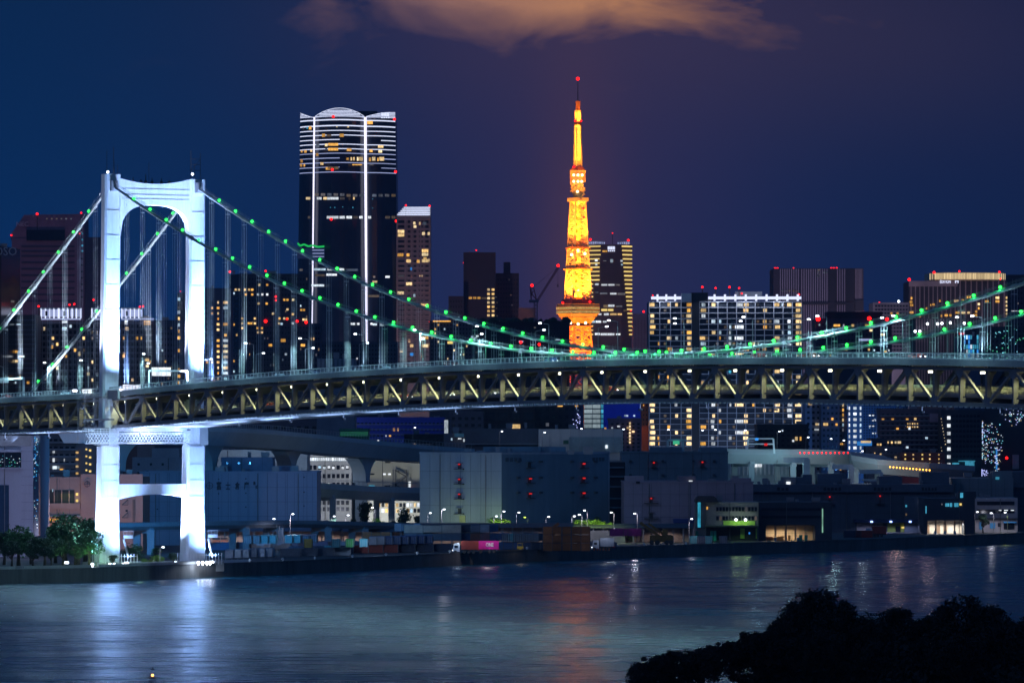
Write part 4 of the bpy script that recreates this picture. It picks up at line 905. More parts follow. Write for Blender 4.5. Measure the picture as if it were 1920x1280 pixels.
# striped tower behind the lattice tower
s = Bld('office_tower', 'curved tower with stacked yellow light bars on both sides behind the orange lattice tower', 'building', 1098, 1183, 459, 4750, 45, mat('rosy_dark', (.12, .075, .085), .8), foot=[(1098, 4752), (1126, 4744), (1165, 4744), (1184.5, 4752), (1184, 4800), (1099, 4800)])
rr = random.Random(9); i = 0
y = 462.
while y < 628:
    x1 = 1126 if y < 478 else (1124 if y < 530 else 1112); s.box('light_bar', 1099, x1, y - 1.1, y + 1.1, E_YEL, 0, 1.0, 1.2)
    xl = 1165.5 + (y - 462) * .085; s.box('light_bar', xl, 1184, y - 1.2, y + 1.2, E_YEL, 2, 1.0, 1.2); y += 7.85
for x0, x1, y in ((1100, 1134, 452), (1158, 1181, 452.5)): s.box('crown_screen', x0, x1, y, 459.5, mat('crown_lilac', (.5, .45, .5), .5), 1, -3, 1); [s.box('crown_light', x, x + 2.2, y + 1 + abs(i_) * .3, y + 5, E_STRIPD, 1, -1.5, .6) for i_, x in zip(range(-4, 9), range(x0, x1, 4))]
for i in range(3): s.box('sign', 1139.5 + i * 4.6, 1143.6 + i * 4.6, 462, 468, E_STRIP, 1, .8, .5)
for i in range(4): s.box('sign', 1140 + i * 3.5, 1142.4 + i * 3.5, 469.2, 471.4, E_STRIP, 1, .8, .5)
for x, y, w, h, k in ((1134, 471, 9, 3, 'a'), (1118, 488, 5, 4, 'h'), (1118, 496, 4, 3.5, 'h'), (1147, 489, 5, 6, 'c'), (1165.5, 489, 4, 3.5, 'h'), (1166, 496, 3, 3, 'c'), (1134, 489, 6, 1.5, 'd'), (1119, 533, 7, 3.5, 'h'), (1133, 534, 11, 3, 'h'), (1146, 534, 12, 3, 'h'), (1158, 534, 8, 3, 'd'), (1119, 548, 6, 3, 'd'), (1132, 550, 14, 3, 'd'), (1150, 550.5, 12, 3, 'h'), (1165, 551, 14, 4, 'd'), (1136, 574, 9, 5, 'd'), (1146, 573, 12, 4, 'h'), (1161, 574, 12, 3, 'd'), (1133, 581, 11, 4, 'l'), (1145, 581, 10, 4, 'l'), (1125, 589, 6, 3, 'h'), (1137, 589, 9, 4, 'h'), (1150, 589, 12, 3.5, 'w'), (1162, 589, 8, 3, 'w'), (1113, 603, 6, 4, 'c'), (1122, 603, 10, 4, 'h'), (1134, 603, 7, 3, 'c'), (1120, 626, 9, 4, 'h'), (1132, 626.5, 12, 4, 'h'), (1145, 626.5, 14, 4, 'h'), (1159, 626.5, 8, 3, 'h'), (1172, 582, 6, 3, 'd')): s.win(x, y, w, h, k, 1, proud=.8)
for x, y, r in ((1107, 449, 1.7), (1178, 450.5, 1.7), (1148.5, 437, .8), (1123, 546, 1.3), (1183, 582, 1.2), (1128, 644, 2.2), (1151, 635.5, 1.7)): s.beacon(x, y, r)
s.finish()
s = Bld('office_block', 'plain mauve block with a single red lamp between orange tower and long flats', 'building', 1187, 1218, 588, 4100, 30, mat('mauve', (.24, .17, .22), .8)); s.beacon(1207, 584, 1.5)
fins(s, 1188, 1217, 5, 600, 690, mat('mauve_dark', (.18, .12, .17), .8), w=.2); s.finish()
# big illuminated apartment slab right of centre
NY = 2550.
SLB = mat('balcony_pale', (.46, .50, .58), .6, 0, .1, .1)
s = Bld('apartment_slab', 'large long apartment slab with white glowing roof frame and lit balcony grid', 'building', 1217, 1503, 565, NY, 40, mat('slab_navy', (.022, .035, .06), .5))
yy_ = [566 + 10.4 * i for i in range(27)]
for x0, x1 in ((1217, 1297), (1311, 1503)):
    s.bands('balcony', yy_, x0, x1, 1.3, SLB, 0, 1.8, 2.0); n_ = int((x1 - x0) / 17.4)
    for i in range(n_ + 1): x = x0 + (x1 - x0) * i / n_; s.box('party_wall', x - .55, x + .55, 565, 842, SLB, 0, 1.7, 1.9)
s.box('stair_core', 1297, 1311, 565, 842, mat('core_ink', (.012, .018, .03), .6), 0, 2.2, 2.6)
rr = random.Random(31)
for j in range(26):
    y = 571.3 + 10.4 * j
    for x, w, p_, ks in ((1223, 10, .65, 'www'), (1235, 3, .2, 'a'), (1255, 8, .3, 'wa'), (1268, 5, .2, 'wc'), (1292, 9, .6, 'wwa'), (1318, 10, .5, 'cwa'), (1337, 7, .25, 'cwh'), (1350, 4, .15, 'ac'), (1369, 5, .3, 'cyc'), (1386, 16, .42, 'wwh'), (1399, 9, .42, 'ww'), (1412, 6, .15, 'wa'), (1434, 7, .35, 'wca'), (1457, 9, .38, 'wwc'), (1467, 3, .2, 'c'), (1480, 8, .55, 'wch'), (1497, 11, .75, 'www')):
        if rr.random() < p_: s.win(x + rr.uniform(-1, 1), y, w * rr.choice((.7, 1, 1)), 6.2, rr.choice(ks), proud=.35, limit=130)
    for x in (1247, 1280, 1327, 1345, 1360, 1376, 1421, 1444, 1470, 1488):
        if rr.random() < .22: s.win(x, y, 5, 5, 'd', proud=.3, limit=100)
for x0, x1 in ((1221, 1284), (1328, 1502)):
    s.box('roof_beam', x0, x1, 556, 561, E_STRIP, 0, 2.5, 4)
    x = x0 + 10
    while x < x1: s.box('roof_post', x, x + 3.4, 552, 564, E_STRIP, 0, 3.0, 4.5); x += 19.5 if x0 > 1300 else 16.5
s.box('roof_room', 1277, 1296, 550, 565, mat('room_pale', (.4, .45, .5), .7), 0, 4, 6); s.box('roof_room', 1296, 1327, 549, 565, mat('core_ink', (.012, .018, .03), .6), 0, 2, 10); s.box('roof_room', 1380, 1430, 547, 556, mat('room_pale', (.4, .45, .5), .7), 0, -6, 6)
for x, y, r in ((1317, 538, 1.5), (1342, 540, 1.3), (1368, 538, 1.5), (1386, 540, 1.3), (1391, 550, 1.2), (1498, 552, 1.4), (1224, 553.5, .9)): s.beacon(x, y, r)
s.finish()
for px in (1235, 1290, 1345, 1400, 1455, 1495): light('SPOT', at(px, 880, NY - 60), 9000, (.45, .62, 1.0), at(px, 700, NY), size=2, spot=95)  # added spots that brighten the balcony grid
for px in (1245, 1345, 1400, 1460): light('POINT', at(px, 558, NY - 6), 2500, (.8, .85, 1), size=1)
# finned pair of towers
FIN = mat('fin_pale', (.42, .36, .46), .6, 0, .08, .02)
s = Bld('office_tower', 'wide finned twin slab with clusters of red beacons along its roof', 'building', 1450, 1619, 503, 3500, 50, mat('fin_dark', (.045, .04, .07), .7))
fins(s, 1461, 1499, 9, 504, 700, FIN, w=.38); fins(s, 1501, 1557, 13, 504, 700, FIN, w=.34); fins(s, 1568, 1586, 4, 504, 700, FIN, w=.3); fins(s, 1603, 1641 - 24, 6, 504, 700, FIN, w=.3)
s.box('dark_bay', 1586, 1602, 503.4, 700, mat('bay_ink', (.02, .02, .04), .6), 0, 1.2, 1.4); s.box('dark_bay', 1554, 1567, 503.4, 700, mat('bay_ink', (.02, .02, .04), .6), 0, 1.2, 1.4)
s.box('plant_band', 1500, 1619, 566, 571, mat('bay_ink', (.02, .02, .04), .6), 0, 1.5, 1.7); s.box('plant_band', 1603, 1619, 562, 583, mat('bay_ink', (.02, .02, .04), .6), 0, 1.6, 1.8)
for x, y in ((1535, 506), (1534, 510), (1536, 514), (1533, 518), (1467, 545), (1474, 545), (1480, 545), (1488, 545), (1494, 546), (1545, 511), (1550, 511)): s.win(x, y, 2.6, 2, 'd', proud=1.4)
for x, y, r in ((1453.5, 503.5, 1.6), (1458, 503.5, 1.6), (1488, 502.5, .9), (1559, 502.5, 1.1), (1563.5, 502.5, 1), (1569, 502.5, 1.2), (1610, 506, 1.6), (1614.5, 506, 1.6), (1573, 568, 1.5), (1567, 578.5, 1), (1594, 581, .7), (1615, 581, 1.2), (1618, 583, 1.1)): s.beacon(x, y, r)
s.finish()
s = Bld('hotel_block', 'navy mid rise with sparse warm windows in front of the finned slab', 'building', 1530, 1672, 597, 2900, 40, mat('navy_block', (.022, .032, .06), .6))
s.roofbox(1551, 1655, 584, dep=20, m=mat('core_ink', (.012, .018, .03), .6))
for x, y, w, k in ((1569, 610, 12, 'a'), (1582, 610, 3, 'c'), (1599, 610, 5, 'w'), (1629, 610, 14, 'a'), (1539, 628, 14, 'd'), (1550, 628, 6, 'd'), (1571, 655, 10, 'a'), (1583, 655, 12, 'w'), (1628, 646, 4, 'a'), (1633, 619, 6, 'w'), (1655, 627, 8, 'w'), (1623, 637, 26, 'm'), (1660, 637, 6, 'c'), (1660, 659, 5, 'a'), (1629, 655, 4, 'w')): s.win(x, y, w, 4.2, k)
for x, y, r in ((1534, 598, 1.2), (1630, 597, 1.1), (1663, 598.5, 1.0)): obj('obstruction_light', B().ball(at(x, y, 2896), r), E_RED, s.T)
s.grid(1533, 1670, 20, 604, 690, 9, .4, .35, .04, 'dac', seed=44); s.finish()
s = Bld('apartment_block', 'grey gridded block with one red lamp left of the finned hotel', 'building', 1637, 1704, 567, 3400, 40, mat('grid_grey', (.17, .15, .18), .8))
s.grid(1640, 1703, 11, 570, 680, 16, .72, .55, .1, 'waad', seed=14); s.beacon(1649, 567.5, 1.4)
obj('roof_lamp', B().ball(at(1685, 565, 3396), .7), E_LAMP, s.T); s.finish()
# finned hotel with warm ribbed crown
HYY = 3550.
s = Bld('hotel_tower', 'finned hotel tower with a warm ribbed oval crown and small white sign', 'building', 1704, 1888, 527, HYY, 50, mat('hotel_dark', (.04, .035, .055), .7))
s.box('cornice', 1704, 1795, 526.6, 537, mat('fin_rose', (.30, .23, .26), .7), 0, 1.0, 1.2); fins(s, 1704, 1795, 11, 537, 620, mat('fin_rose', (.30, .23, .26), .7), w=.22); fins(s, 1795, 1888, 9, 524, 620, mat('fin_rose', (.30, .23, .26), .7), w=.22)
cw = [(1742, HYY + 12), (1750, HYY + 2), (1775, HYY - 4), (1810, HYY - 6), (1850, HYY - 4), (1876, HYY + 1), (1886, HYY + 12)]
ct = obj('crown_wall', B().prism([(xx(a, b), b, zz(526, HYY)) for a, b in cw] + [(xx(1886, HYY), HYY + 40, zz(526, HYY)), (xx(1742, HYY), HYY + 40, zz(526, HYY))], (0, 0, 15 * HYY / F)), mat('crown_tan', (.5, .4, .3), .6), s.T)
for (xa_, ya_), (xb_, yb_) in zip(cw, cw[1:]):
    n_ = max(2, int(abs(xb_ - xa_) / 2.7))
    for i in range(n_):
        t_ = (i + .5) / n_; X, Y = xa_ + (xb_ - xa_) * t_, ya_ + (yb_ - ya_) * t_ - .5
        o = bpy.data.objects.new('crown_rib', boxmesh('crown_rib', .55, .5, 11.5 * HYY / F, emi('crown_glow', (1, .76, .42), .85, .3))); COL.objects.link(o); o.parent = ct; o.location = Vector((xx(X, Y), Y, zz(518, HYY))) - wpos(ct)
sg = sign('EDITION', s.T, at(1772.5, 528, HYY - 1.6), 20 * HYY / F, E_STRIP, sz=1.5, bold=.02); sg = sign('H', s.T, at(1794, 527, HYY - 1.6), 6.5 * HYY / F, E_STRIP, bold=.03)
for x, y, w, k in ((1709, 559, 3, 'a'), (1708, 566, 5, 'a'), (1709, 572, 6, 'a'), (1709, 585.5, 7, 'a'), (1745, 572, 2, 'a'), (1750, 571, 4, 'a'), (1737, 578, 3, 'a'), (1762, 564, 3, 'a'), (1776, 571, 4, 'a'), (1774, 577, 4, 'a'), (1787, 571, 2, 'a'), (1793, 564, 9, 'w'), (1805, 563, 5, 'a'), (1814, 557, 3, 'a'), (1818.5, 557, 3, 'a'), (1814, 564, 3, 'a'), (1819, 564, 3, 'a'), (1805, 570, 5, 'a'), (1850, 565, 7, 'a'), (1835, 570, 4, 'w'), (1835, 578, 3, 'a'), (1870, 558, 7, 'w'), (1870, 565, 7, 'a'), (1795, 586, 8, 'a'), (1806, 586, 7, 'w'), (1816, 586, 5, 'w'), (1830, 584, 4, 'a'), (1828, 591, 8, 'a'), (1724, 592, 5, 'a'), (1774, 591, 6, 'a'), (1765, 592, 3, 'a'), (1782, 591, 4, 'a')): s.win(x, y, w, 4, k, proud=1.2)
for y in (558, 565.5, 573, 581, 588, 595): s.win(1887, y, 3, 4, 'w', proud=1.3)
for x, y, r in ((1705, 524, 2.1), (1751.5, 510.5, 1.7), (1799, 508.5, 1.3), (1800, 521, 1.2), (1874, 510, 1.6), (1875.5, 522.5, 1.6), (1789, 597.5, 1.3), (1868, 564, 1.8)): s.beacon(x, y, r)
s.finish()
s = Bld('office_tower', 'finned lower office in front of the hotel, sparse tiny lights', 'building', 1716, 1838, 597, 3100, 40, mat('hotel_dark', (.04, .035, .055), .7))
fins(s, 1716, 1838, 24, 598, 720, mat('fin_rose', (.30, .23, .26), .7), w=.25)
for x, y in ((1716, 621), (1724.5, 621), (1766, 606), (1782, 605), (1808, 606), (1758, 607), (1739, 607)): obj('roof_lamp', B().ball(at(x, y, 3096), .7), E_LAMP, s.T)
s.finish()
s = Bld('office_tower', 'dark tower leaving the frame at the right beyond the hotel', 'building', 1890, 2010, 515, 3700, 40, mat('plum_mid', (.06, .045, .07), .8)); s.beacon(1918, 524, 1.3); s.beacon(1917, 564, 2)
for i in range(9): s.win(1897 + i * 2.8, 583, 1.8, 1.4, 'h')
s.grid(1892, 2000, 16, 525, 700, 18, .5, .35, .03, 'd', seed=2); s.finish()
s = Bld('shop_building', 'narrow building with bright blue lit glass front beneath the right cables', 'building', 1797, 1846, 630, 2600, 25, mat('blue_frame', (.03, .06, .14), .5))
rr = random.Random(4)
for j in range(6):
    for i in range(7): 
        if rr.random() < .75: s.win(1809 + i * 4, 627 + 9 * j + 5, 3.4, 7.5, rr.choice('bbyc'))
s.box('red_sign', 1798, 1808, 624, 627, E_REDD, 0, 1, 1); s.finish()
s = Bld('glass_tower', 'wide black glass block at the right edge sparkling with small green and cyan reflections', 'building', 1822, 2010, 612, 2750, 40, mat('ink_facade', (.022, .03, .05), .6))
rr = random.Random(77)
ek = [emi('sparkle_green', (.15, 1, .55), 1.8, .6), emi('sparkle_cyan', (.25, .8, 1), 1.8, .6)]
for i in range(85):
    x = rr.uniform(1838, 1925); y = rr.uniform(616, 682); 
    if (x - 1840) * .35 + 612 < y + 18: s.box('glow_dot', x - .6, x + .6, y - .6, y + .6, rr.choice(ek), 0, .6, .6)  # emissive dots standing in for reflections in the glass
s.grid(1825, 1990, 20, 616, 700, 9, .5, .4, .0, 'd', seed=2); s.finish()
# low infill just above the deck line between the towers
for nm, lb, x0, x1, yt_, Y, m_, p_, ks, sd in (
    ('apartment_block', 'low flats with tiny lights beneath the cables left of the black roof garden block', 805, 892, 601, 3500, BDARK, .12, 'wawc', 1),
    ('office_block', 'dark low block at the foot of the tallest skyscraper', 600, 745, 640, 3000, mat('navy_facade', (.035, .05, .09), .7), .04, 'cdh', 2),
    ('warehouse_block', 'pale blue ribbed hall low behind the bridge deck', 594, 665, 672, 2300, mat('ribbed_blue', (.16, .20, .26), .7), 0, 'd', 3),
    ('office_block', 'low dark block at the foot of the yellow banded tower', 1110, 1220, 655, 3000, BDARK, .08, 'wd', 4)):
    s = Bld(nm, lb, 'building', x0, x1, yt_, Y, 30, m_)
    if sd == 3: fins(s, x0, x1, 9, yt_ + 1, 720, mat('rib_blue', (.25, .3, .36), .7), w=.5)
    else: s.grid(x0 + 2, x1 - 2, int((x1 - x0) / 6), yt_ + 4, 700, int((700 - yt_) / 8), .45, .45, p_, ks, seed=sd)
    if sd == 1:
        s.beacon(806, 603, 1.2); s.box('roof_light', 812, 845, 601, 603, E_AMBER, 0, 1, 1)
        for x, y, w, k in ((889, 632, 12, 'm'), (896, 631, 10, 'h'), (844, 642, 10, 'l'), (905, 642, 9, 'a')): s.win(x, y, w, 5, k) if x < 892 else None
    s.finish()
# ---------------------------------------------------------------- behind and below the bridge deck
s = Bld('apartment_block', 'pale old flats with lit stair windows seen under the bridge left of the near leg', 'building', 74, 182, 815, 2150, 30, mat('flat_grey', (.22, .22, .25), .8))
s.bands('balcony', [829 + 13.4 * i for i in range(5)], 76, 146, 4, mat('flat_pale', (.32, .32, .36), .8), 0, 1.2, 1.4)
for x, y, w, h, k in ((101, 847, 4, 4, 'c'), (101, 862, 4, 7, 'h'), (103, 876, 8, 6, 'c'), (110, 876, 4, 5, 'c'), (121, 862, 2, 5, 'c')): s.win(x, y, w, h, k, proud=1.4)
for y in (848, 861, 874, 887): s.win(145, y, 5, 4, 'w', proud=1.4); s.win(162, y - 6, 3, 3, 'l'); s.win(169, y - 4, 4, 3.5, 'l')
s.grid(78, 142, 6, 818, 888, 5, .6, .35, .05, 'a', seed=3, proud=.6); s.finish()
BRK = mat('brick_rose', (.36, .22, .19), .85, 0, .15, .1)
s = Bld('warehouse', 'rosy warehouse with circled cross emblem and a dark parking opening', 'warehouse', 72, 268, 894, 1780, 34, BRK)
s.box('tall_bay', 152, 268, 888.5, 978, mat('brick_rose_b', (.38, .23, .20), .85, 0, .12, .1), 0, 1.2, 2)
s.box('opening', 76, 140, 918, 943, mat('garage_shade', (.03, .035, .035), .9), 0, .35, .5); s.box('balcony_wall', 72, 151, 943, 954, BRK, 0, 2.4, 2.4); s.box('canopy', 72, 151, 966, 968, CONC, 0, 3, 3)  # opening is a dark panel, the shade inside put into its colour
for x in (88, 102, 116, 130): s.box('column', x - .8, x + .8, 918, 943, BRK, 0, .9, .6)
for y in (926, 938): s.win(144.5, y, 4, 5, 'l', proud=.5)
s.win(99, 919, 2, 5, 'c', proud=.6)
for i in range(5): s.win(95 + i * 4.4, 974, 3.2, 4, 'a', proud=.6)
def emblem(par, px, py, Y, r, m):
    b = B(); c = at(px, py, Y); n_ = 20
    for i in range(n_):
        a, d = 2 * pi * i / n_, 2 * pi * (i + 1) / n_; b.bar(c + Vector((r * cos(a), 0, r * sin(a))), c + Vector((r * cos(d), 0, r * sin(d))), .16, .16)
    e = r * 1.3; b.bar(c - Vector((e, 0, 0)), c + Vector((e, 0, 0)), .14); b.bar(c - Vector((0, 0, e)), c + Vector((0, 0, e)), .14); obj('emblem', b, m, par)
INK = mat('sign_ink', (.012, .014, .04), .6)
emblem(s.T, 163.5, 907, 1776.5, .85, INK)
for y in (943, 967):
    b = B(); b.bar(at(229, y + 3, 1777), at(240, y - 7, 1777), .35); b.bar(at(229, y + 3, 1777), at(240, y + 3, 1777), .2); b.bar(at(240, y - 7, 1777), at(240, y + 3, 1777), .12); obj('stair', b, DARKS, s.T)
s.box('downpipe', 249, 254, 936, 978, mat('pipe_brown', (.14, .09, .08), .7), 0, 1.6, .8); s.box('window', 236, 240, 955, 959, WINDARK, 0, 1.5, .5)
s.finish(); light('POINT', at(125, 921, 1777), 260, (.8, .9, .3), size=.4)
light('SPOT', at(150, 1010, 1740), 20000, (1, .62, .46), at(140, 930, 1780), size=1, spot=110); light('POINT', at(86, 965, 1770), 1800, (1, .5, .1), size=.4)
s = Bld('shed', 'small dark machine hall with tiny square windows between the tower legs', 'building', 248, 345, 857, 2000, 30, mat('slate_wall', (.26, .27, .31), .8))
s.roofbox(284, 335, 840, dep=14, back=2); s.box('tower_block', 255, 286, 815, 857, mat('block_rose', (.28, .19, .19), .8), 0, -6, 8)
for x in (260, 283, 305): s.win(x, 870, 4, 4, 'n'); s.win(x, 886, 4, 4, 'n')
s.finish()
BLW = mat('warehouse_blue', (.26, .31, .42), .85, 0, .12, .05, True)
s = Bld('warehouse', 'long blue warehouse wall with circled cross emblem and four dark characters', 'warehouse', 262, 594, 886, 1860, 40, BLW)
s.parapet(h=.5)
emblem(s.T, 393, 910, 1859.5, 1.05, INK)
for i, (ch, x) in enumerate(zip('富士倉庫', (410.5, 427.5, 445, 462))): sign(ch, s.T, at(x, 910, 1859.6), 9 * 1860 / F, INK, sz=1.65, bold=.03)
sign('株', s.T, at(477, 905.5, 1859.6), 4.6 * 1860 / F, INK, sz=1.6, bold=.03); sign('式', s.T, at(481, 912.5, 1859.6), 4.6 * 1860 / F, INK, sz=1.6, bold=.03)
for x, y in ((410, 898), (461, 897), (410, 925), (461, 924), (410, 952), (461, 950), (570, 894), (570, 922), (570, 948), (295, 954)): s.box('vent', x - 1.2, x + 1.2, y - 1.2, y + 1.2, INK, 0, .4, .6)
for x in range(280, 594, 17): s.box('panel_joint', x - .12, x + .12, 887, 984, mat('joint_blue', (.15, .18, .26), .8), 0, .08, .1)
s.finish()
s = Bld('warehouse_roof_house', 'stepped plant house standing behind the roof line of the blue warehouse', 'building', 415, 511, 857, 1890, 22, mat('plant_blue', (.17, .23, .33), .8))
s.box('lower_wing', 511, 552, 873, 886, s.m, 0, 0.1, 6)
for x in (426, 448, 469): s.win(x, 868, 4, 4, 'n'); 
for x in (426, 455, 463, 480): s.win(x, 885, 4, 3, 'n')
s.finish()
s = Bld('office_building', 'white office behind the blue warehouse with only its upper wall visible', 'building', 388, 576, 843, 2080, 30, mat('office_white', (.5, .53, .56), .7)); 
for y in (861, 878): s.win(406, y, 6, 8, 'n'); s.win(416, y, 3, 8, 'n')
s.finish(); light('SPOT', at(480, 900, 2030), 22000, (.55, .75, 1), at(500, 850, 2080), size=1, spot=110)
# curving approach viaduct, its ramp, and the right-hand expressway
def viaduct(name, label, pts, w, h, m, rail=True, piers=(), pm=None, cat='viaduct', thick_rail=1.0, arch=False):
    P = [at(x, y, Y) for x, y, Y in pts]; T = thing(name, label, cat, Vector((P[0].x, P[0].y, G)))
    b = B(); r_ = B(); g_ = B(); N = []
    for i, p_ in enumerate(P):
        a, c = P[max(0, i - 1)], P[min(len(P) - 1, i + 1)]; d = (c - a); d.z = 0; d.normalize(); N.append(Vector((-d.y, d.x, 0)))
    def sec(i):
        p_, n_ = P[i], N[i]; dn = Vector((0, 0, 1))
        return [p_ - n_ * w / 2, p_ + n_ * w / 2, p_ + n_ * w / 2 - dn * .5, p_ + n_ * w * .32 - dn * h, p_ - n_ * w * .32 - dn * h, p_ - n_ * w / 2 - dn * .5]
    b.loft([sec(i) for i in range(len(P))])
    for i in range(len(P) - 1):
        for sg_ in (-1, 1):
            a, c = P[i] + N[i] * sg_ * (w / 2 - .1), P[i + 1] + N[i + 1] * sg_ * (w / 2 - .1); u_ = Vector((0, 0, thick_rail / 2)); r_.bar(a + u_, c + u_, .25, thick_rail)
            if rail:
                k = max(1, int((c - a).length / 3))
                for q in range(k): z_ = a.lerp(c, q / k); g_.bar(z_ + Vector((0, 0, thick_rail)), z_ + Vector((0, 0, thick_rail + 1.6)), .1)
                g_.bar(a + Vector((0, 0, thick_rail + 1.6)), c + Vector((0, 0, thick_rail + 1.6)), .12)
    obj('deck', b, m, T); obj('parapet', r_, m, T)
    if rail: obj('noise_fence', g_, STEEL, T)
    for t_ in piers:
        i = min(int(t_), len(P) - 2); p_ = P[i].lerp(P[i + 1], t_ - i); n_ = N[i]; d_ = Vector((n_.y, -n_.x, 0))
        zt_ = p_.z - h
        if arch:
            q = B(); k = 8
            for j in range(k):
                z0_ = zt_ - 9 * j / k; z1_ = zt_ - 9 * (j + 1) / k; r0 = 2.2 + 9 * (1 - (j / k)) ** 3; r1 = 2.2 + 9 * (1 - ((j + 1) / k)) ** 3
                q.hexa([p_ * 1 + d_ * a * r1 + n_ * c * 2.6 + Vector((0, 0, z1_ - p_.z)) for a, c in ((-1, -1), (1, -1), (1, 1), (-1, 1))] + [p_ + d_ * a * r0 + n_ * c * 2.6 + Vector((0, 0, z0_ - p_.z)) for a, c in ((-1, -1), (1, -1), (1, 1), (-1, 1))])
            q.bar(p_ + Vector((0, 0, zt_ - 9 - p_.z)), Vector((p_.x, p_.y, G)), 4.4, 5.2)
            obj('pier', q, pm or m, T)
        else:
            q = B(); q.bar(p_ + Vector((0, 0, -h)) - n_ * w * .42, p_ + Vector((0, 0, -h)) + n_ * w * .42, 2.2, 2.0)
            for c in (-1, 1): q.bar(p_ + n_ * c * w * .36 + Vector((0, 0, -h)), Vector((p_.x + n_.x * c * w * .36, p_.y + n_.y * c * w * .36, G)), 2.2, 2.2)
            obj('pier', q, pm or m, T)
    return T
VC = mat('viaduct_grey', (.58, .60, .62), .85, 0, .15, .05, True)
viaduct('approach_viaduct', 'wide grey approach viaduct curving away behind the bridge tower on arched piers', [(150, 800, 1800), (260, 803, 1840), (385, 807, 1900), (470, 812, 1960), (560, 820, 2010), (650, 830, 2060), (740, 838, 2110), (850, 846, 2160)], 18, 5.2, VC, True, (.6, 2.05, 3.75, 5.3), arch=True)
viaduct('ramp_viaduct', 'lower curved ramp passing under the arched approach viaduct', [(560, 912, 1990), (620, 916, 2020), (700, 920, 2050), (800, 922, 2080)], 9, 3.4, VC, True, (.8, 2.2), thick_rail=1.6)
EX = mat('expressway_grey', (.34, .38, .42), .8, 0, .12, .06, True)
viaduct('expressway', 'elevated expressway with portal piers right of the warehouses, curling down at its far end', [(1330, 848, 2160), (1400, 849, 2170), (1480, 849, 2180), (1540, 850, 2190), (1590, 853, 2200), (1625, 860, 2190), (1660, 868, 2180), (1720, 874, 2180), (1800, 880, 2200)], 15, 4.2, EX, False, (.9, 1.9, 3.0, 5.0), thick_rail=1.5)
viaduct('elevated_railway', 'thin elevated railway track running past the foot of the blue warehouse', [(180, 985, 1700), (400, 981, 1760), (560, 979, 1810), (700, 982, 1850), (880, 986, 1900)], 7, 1.6, mat('rail_slate', (.16, .18, .22), .8), False, (.4, .8, 1.3, 1.7, 2.3, 2.8, 3.4), thick_rail=.7)

# added spots standing in for street glow on the tower facades
for x, Y, pw, c_, ty in ((1530, 3500, 260000, (.95, .75, 1), 560), (1795, 3550, 240000, (1, .78, .85), 570), (90, 3300, 120000, (1, .6, .85), 480), (775, 4350, 320000, (1, .75, .75), 500), (1140, 4750, 200000, (1, .65, .6), 530), (1203, 4100, 90000, (1, .7, .85), 630), (1670, 3400, 90000, (.9, .8, 1), 620), (1775, 3100, 90000, (1, .8, .9), 650), (180, 2420, 30000, (.9, .85, 1), 660), (510, 2620, 50000, (.35, .5, 1), 600), (650, 4700, 260000, (.4, .5, 1), 400)):
    light('SPOT', at(x, 850, Y - 170), pw, c_, at(x, ty, Y), size=3, spot=110, blend=1.0)

s = Bld('office_block', 'dim mid rise with pale window rows just left of the foot of the tallest skyscraper', 'building', 580, 601, 606, 2950, 26, mat('navy_facade', (.035, .05, .09), .7)); s.grid(581, 600, 4, 610, 700, 9, .5, .45, .2, 'dcw', seed=91); s.finish()
# ---------------------------------------------------------------- city between the deck and the warehouses
def infill(nm, lb, x0, x1, yt_, Y, m_, p_, ks, sd, dep=28, cx=6., cy=8., yb=905, fw=.5, fh=.42, dark=True, extra=(), slabs=None, roof=None):
    s = Bld(nm, lb, 'building', x0, x1, yt_, Y, dep, m_)
    if slabs: s.bands('balcony', [yt_ + slabs * (i + 1) for i in range(int((yb - yt_) / slabs))], x0, x1, slabs * .22, mat('slab_pale', (.22, .22, .26), .7), 0, .8, 1)
    for x, y, w, h, k in extra: s.win(x, y, w, h, k, proud=1.0)
    if p_ >= 0: s.grid(x0 + 1, x1 - 1, max(1, int((x1 - x0) / cx)), yt_ + 3, yb, max(1, int((yb - yt_) / cy)), fw, fh, p_, ks, dark, seed=sd, proud=.4)
    for r_ in roof or (): s.roofbox(*r_)
    s.parapet(); return s
NAVY = mat('navy_facade', (.035, .05, .09), .7); BLK = mat('core_ink', (.012, .018, .03), .6)
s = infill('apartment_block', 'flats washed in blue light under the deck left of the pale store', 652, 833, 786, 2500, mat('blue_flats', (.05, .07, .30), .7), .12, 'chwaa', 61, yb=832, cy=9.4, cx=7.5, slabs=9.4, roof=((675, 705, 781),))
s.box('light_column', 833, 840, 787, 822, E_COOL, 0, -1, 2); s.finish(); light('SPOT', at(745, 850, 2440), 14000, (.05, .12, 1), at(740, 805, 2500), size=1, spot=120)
s = infill('office_block', 'dark tall block below the deck with warm top floor strip', 905, 1003, 766, 2650, mat('warm_black', (.03, .028, .035), .7), .03, 'wa', 62, cx=22, cy=20, fw=.8, fh=.7, extra=((1018, 759, 0.5, .5, 'a'),)); s.finish()
s = infill('office_block', 'darkest block below the deck beside the round glass stair tower', 995, 1094, 756, 2660, BLK, .04, 'dyc', 63, cx=12, cy=14, extra=((943, 776, 8, 7, 'a'), (1081, 759, 6, 7, 'a'), (1050, 760, 10, 4, 'a')))
rr = random.Random(5)
for i in range(16): x = 1080 + rr.uniform(-6, 8); y = 776 + i * 1.7; s.box('glow_dot', x - .8, x + .8, y - .8, y + .8, emi('sparkle_blue', (.45, .5, 1), 1.8, .6), 0, 1.2, .6)
s.finish()
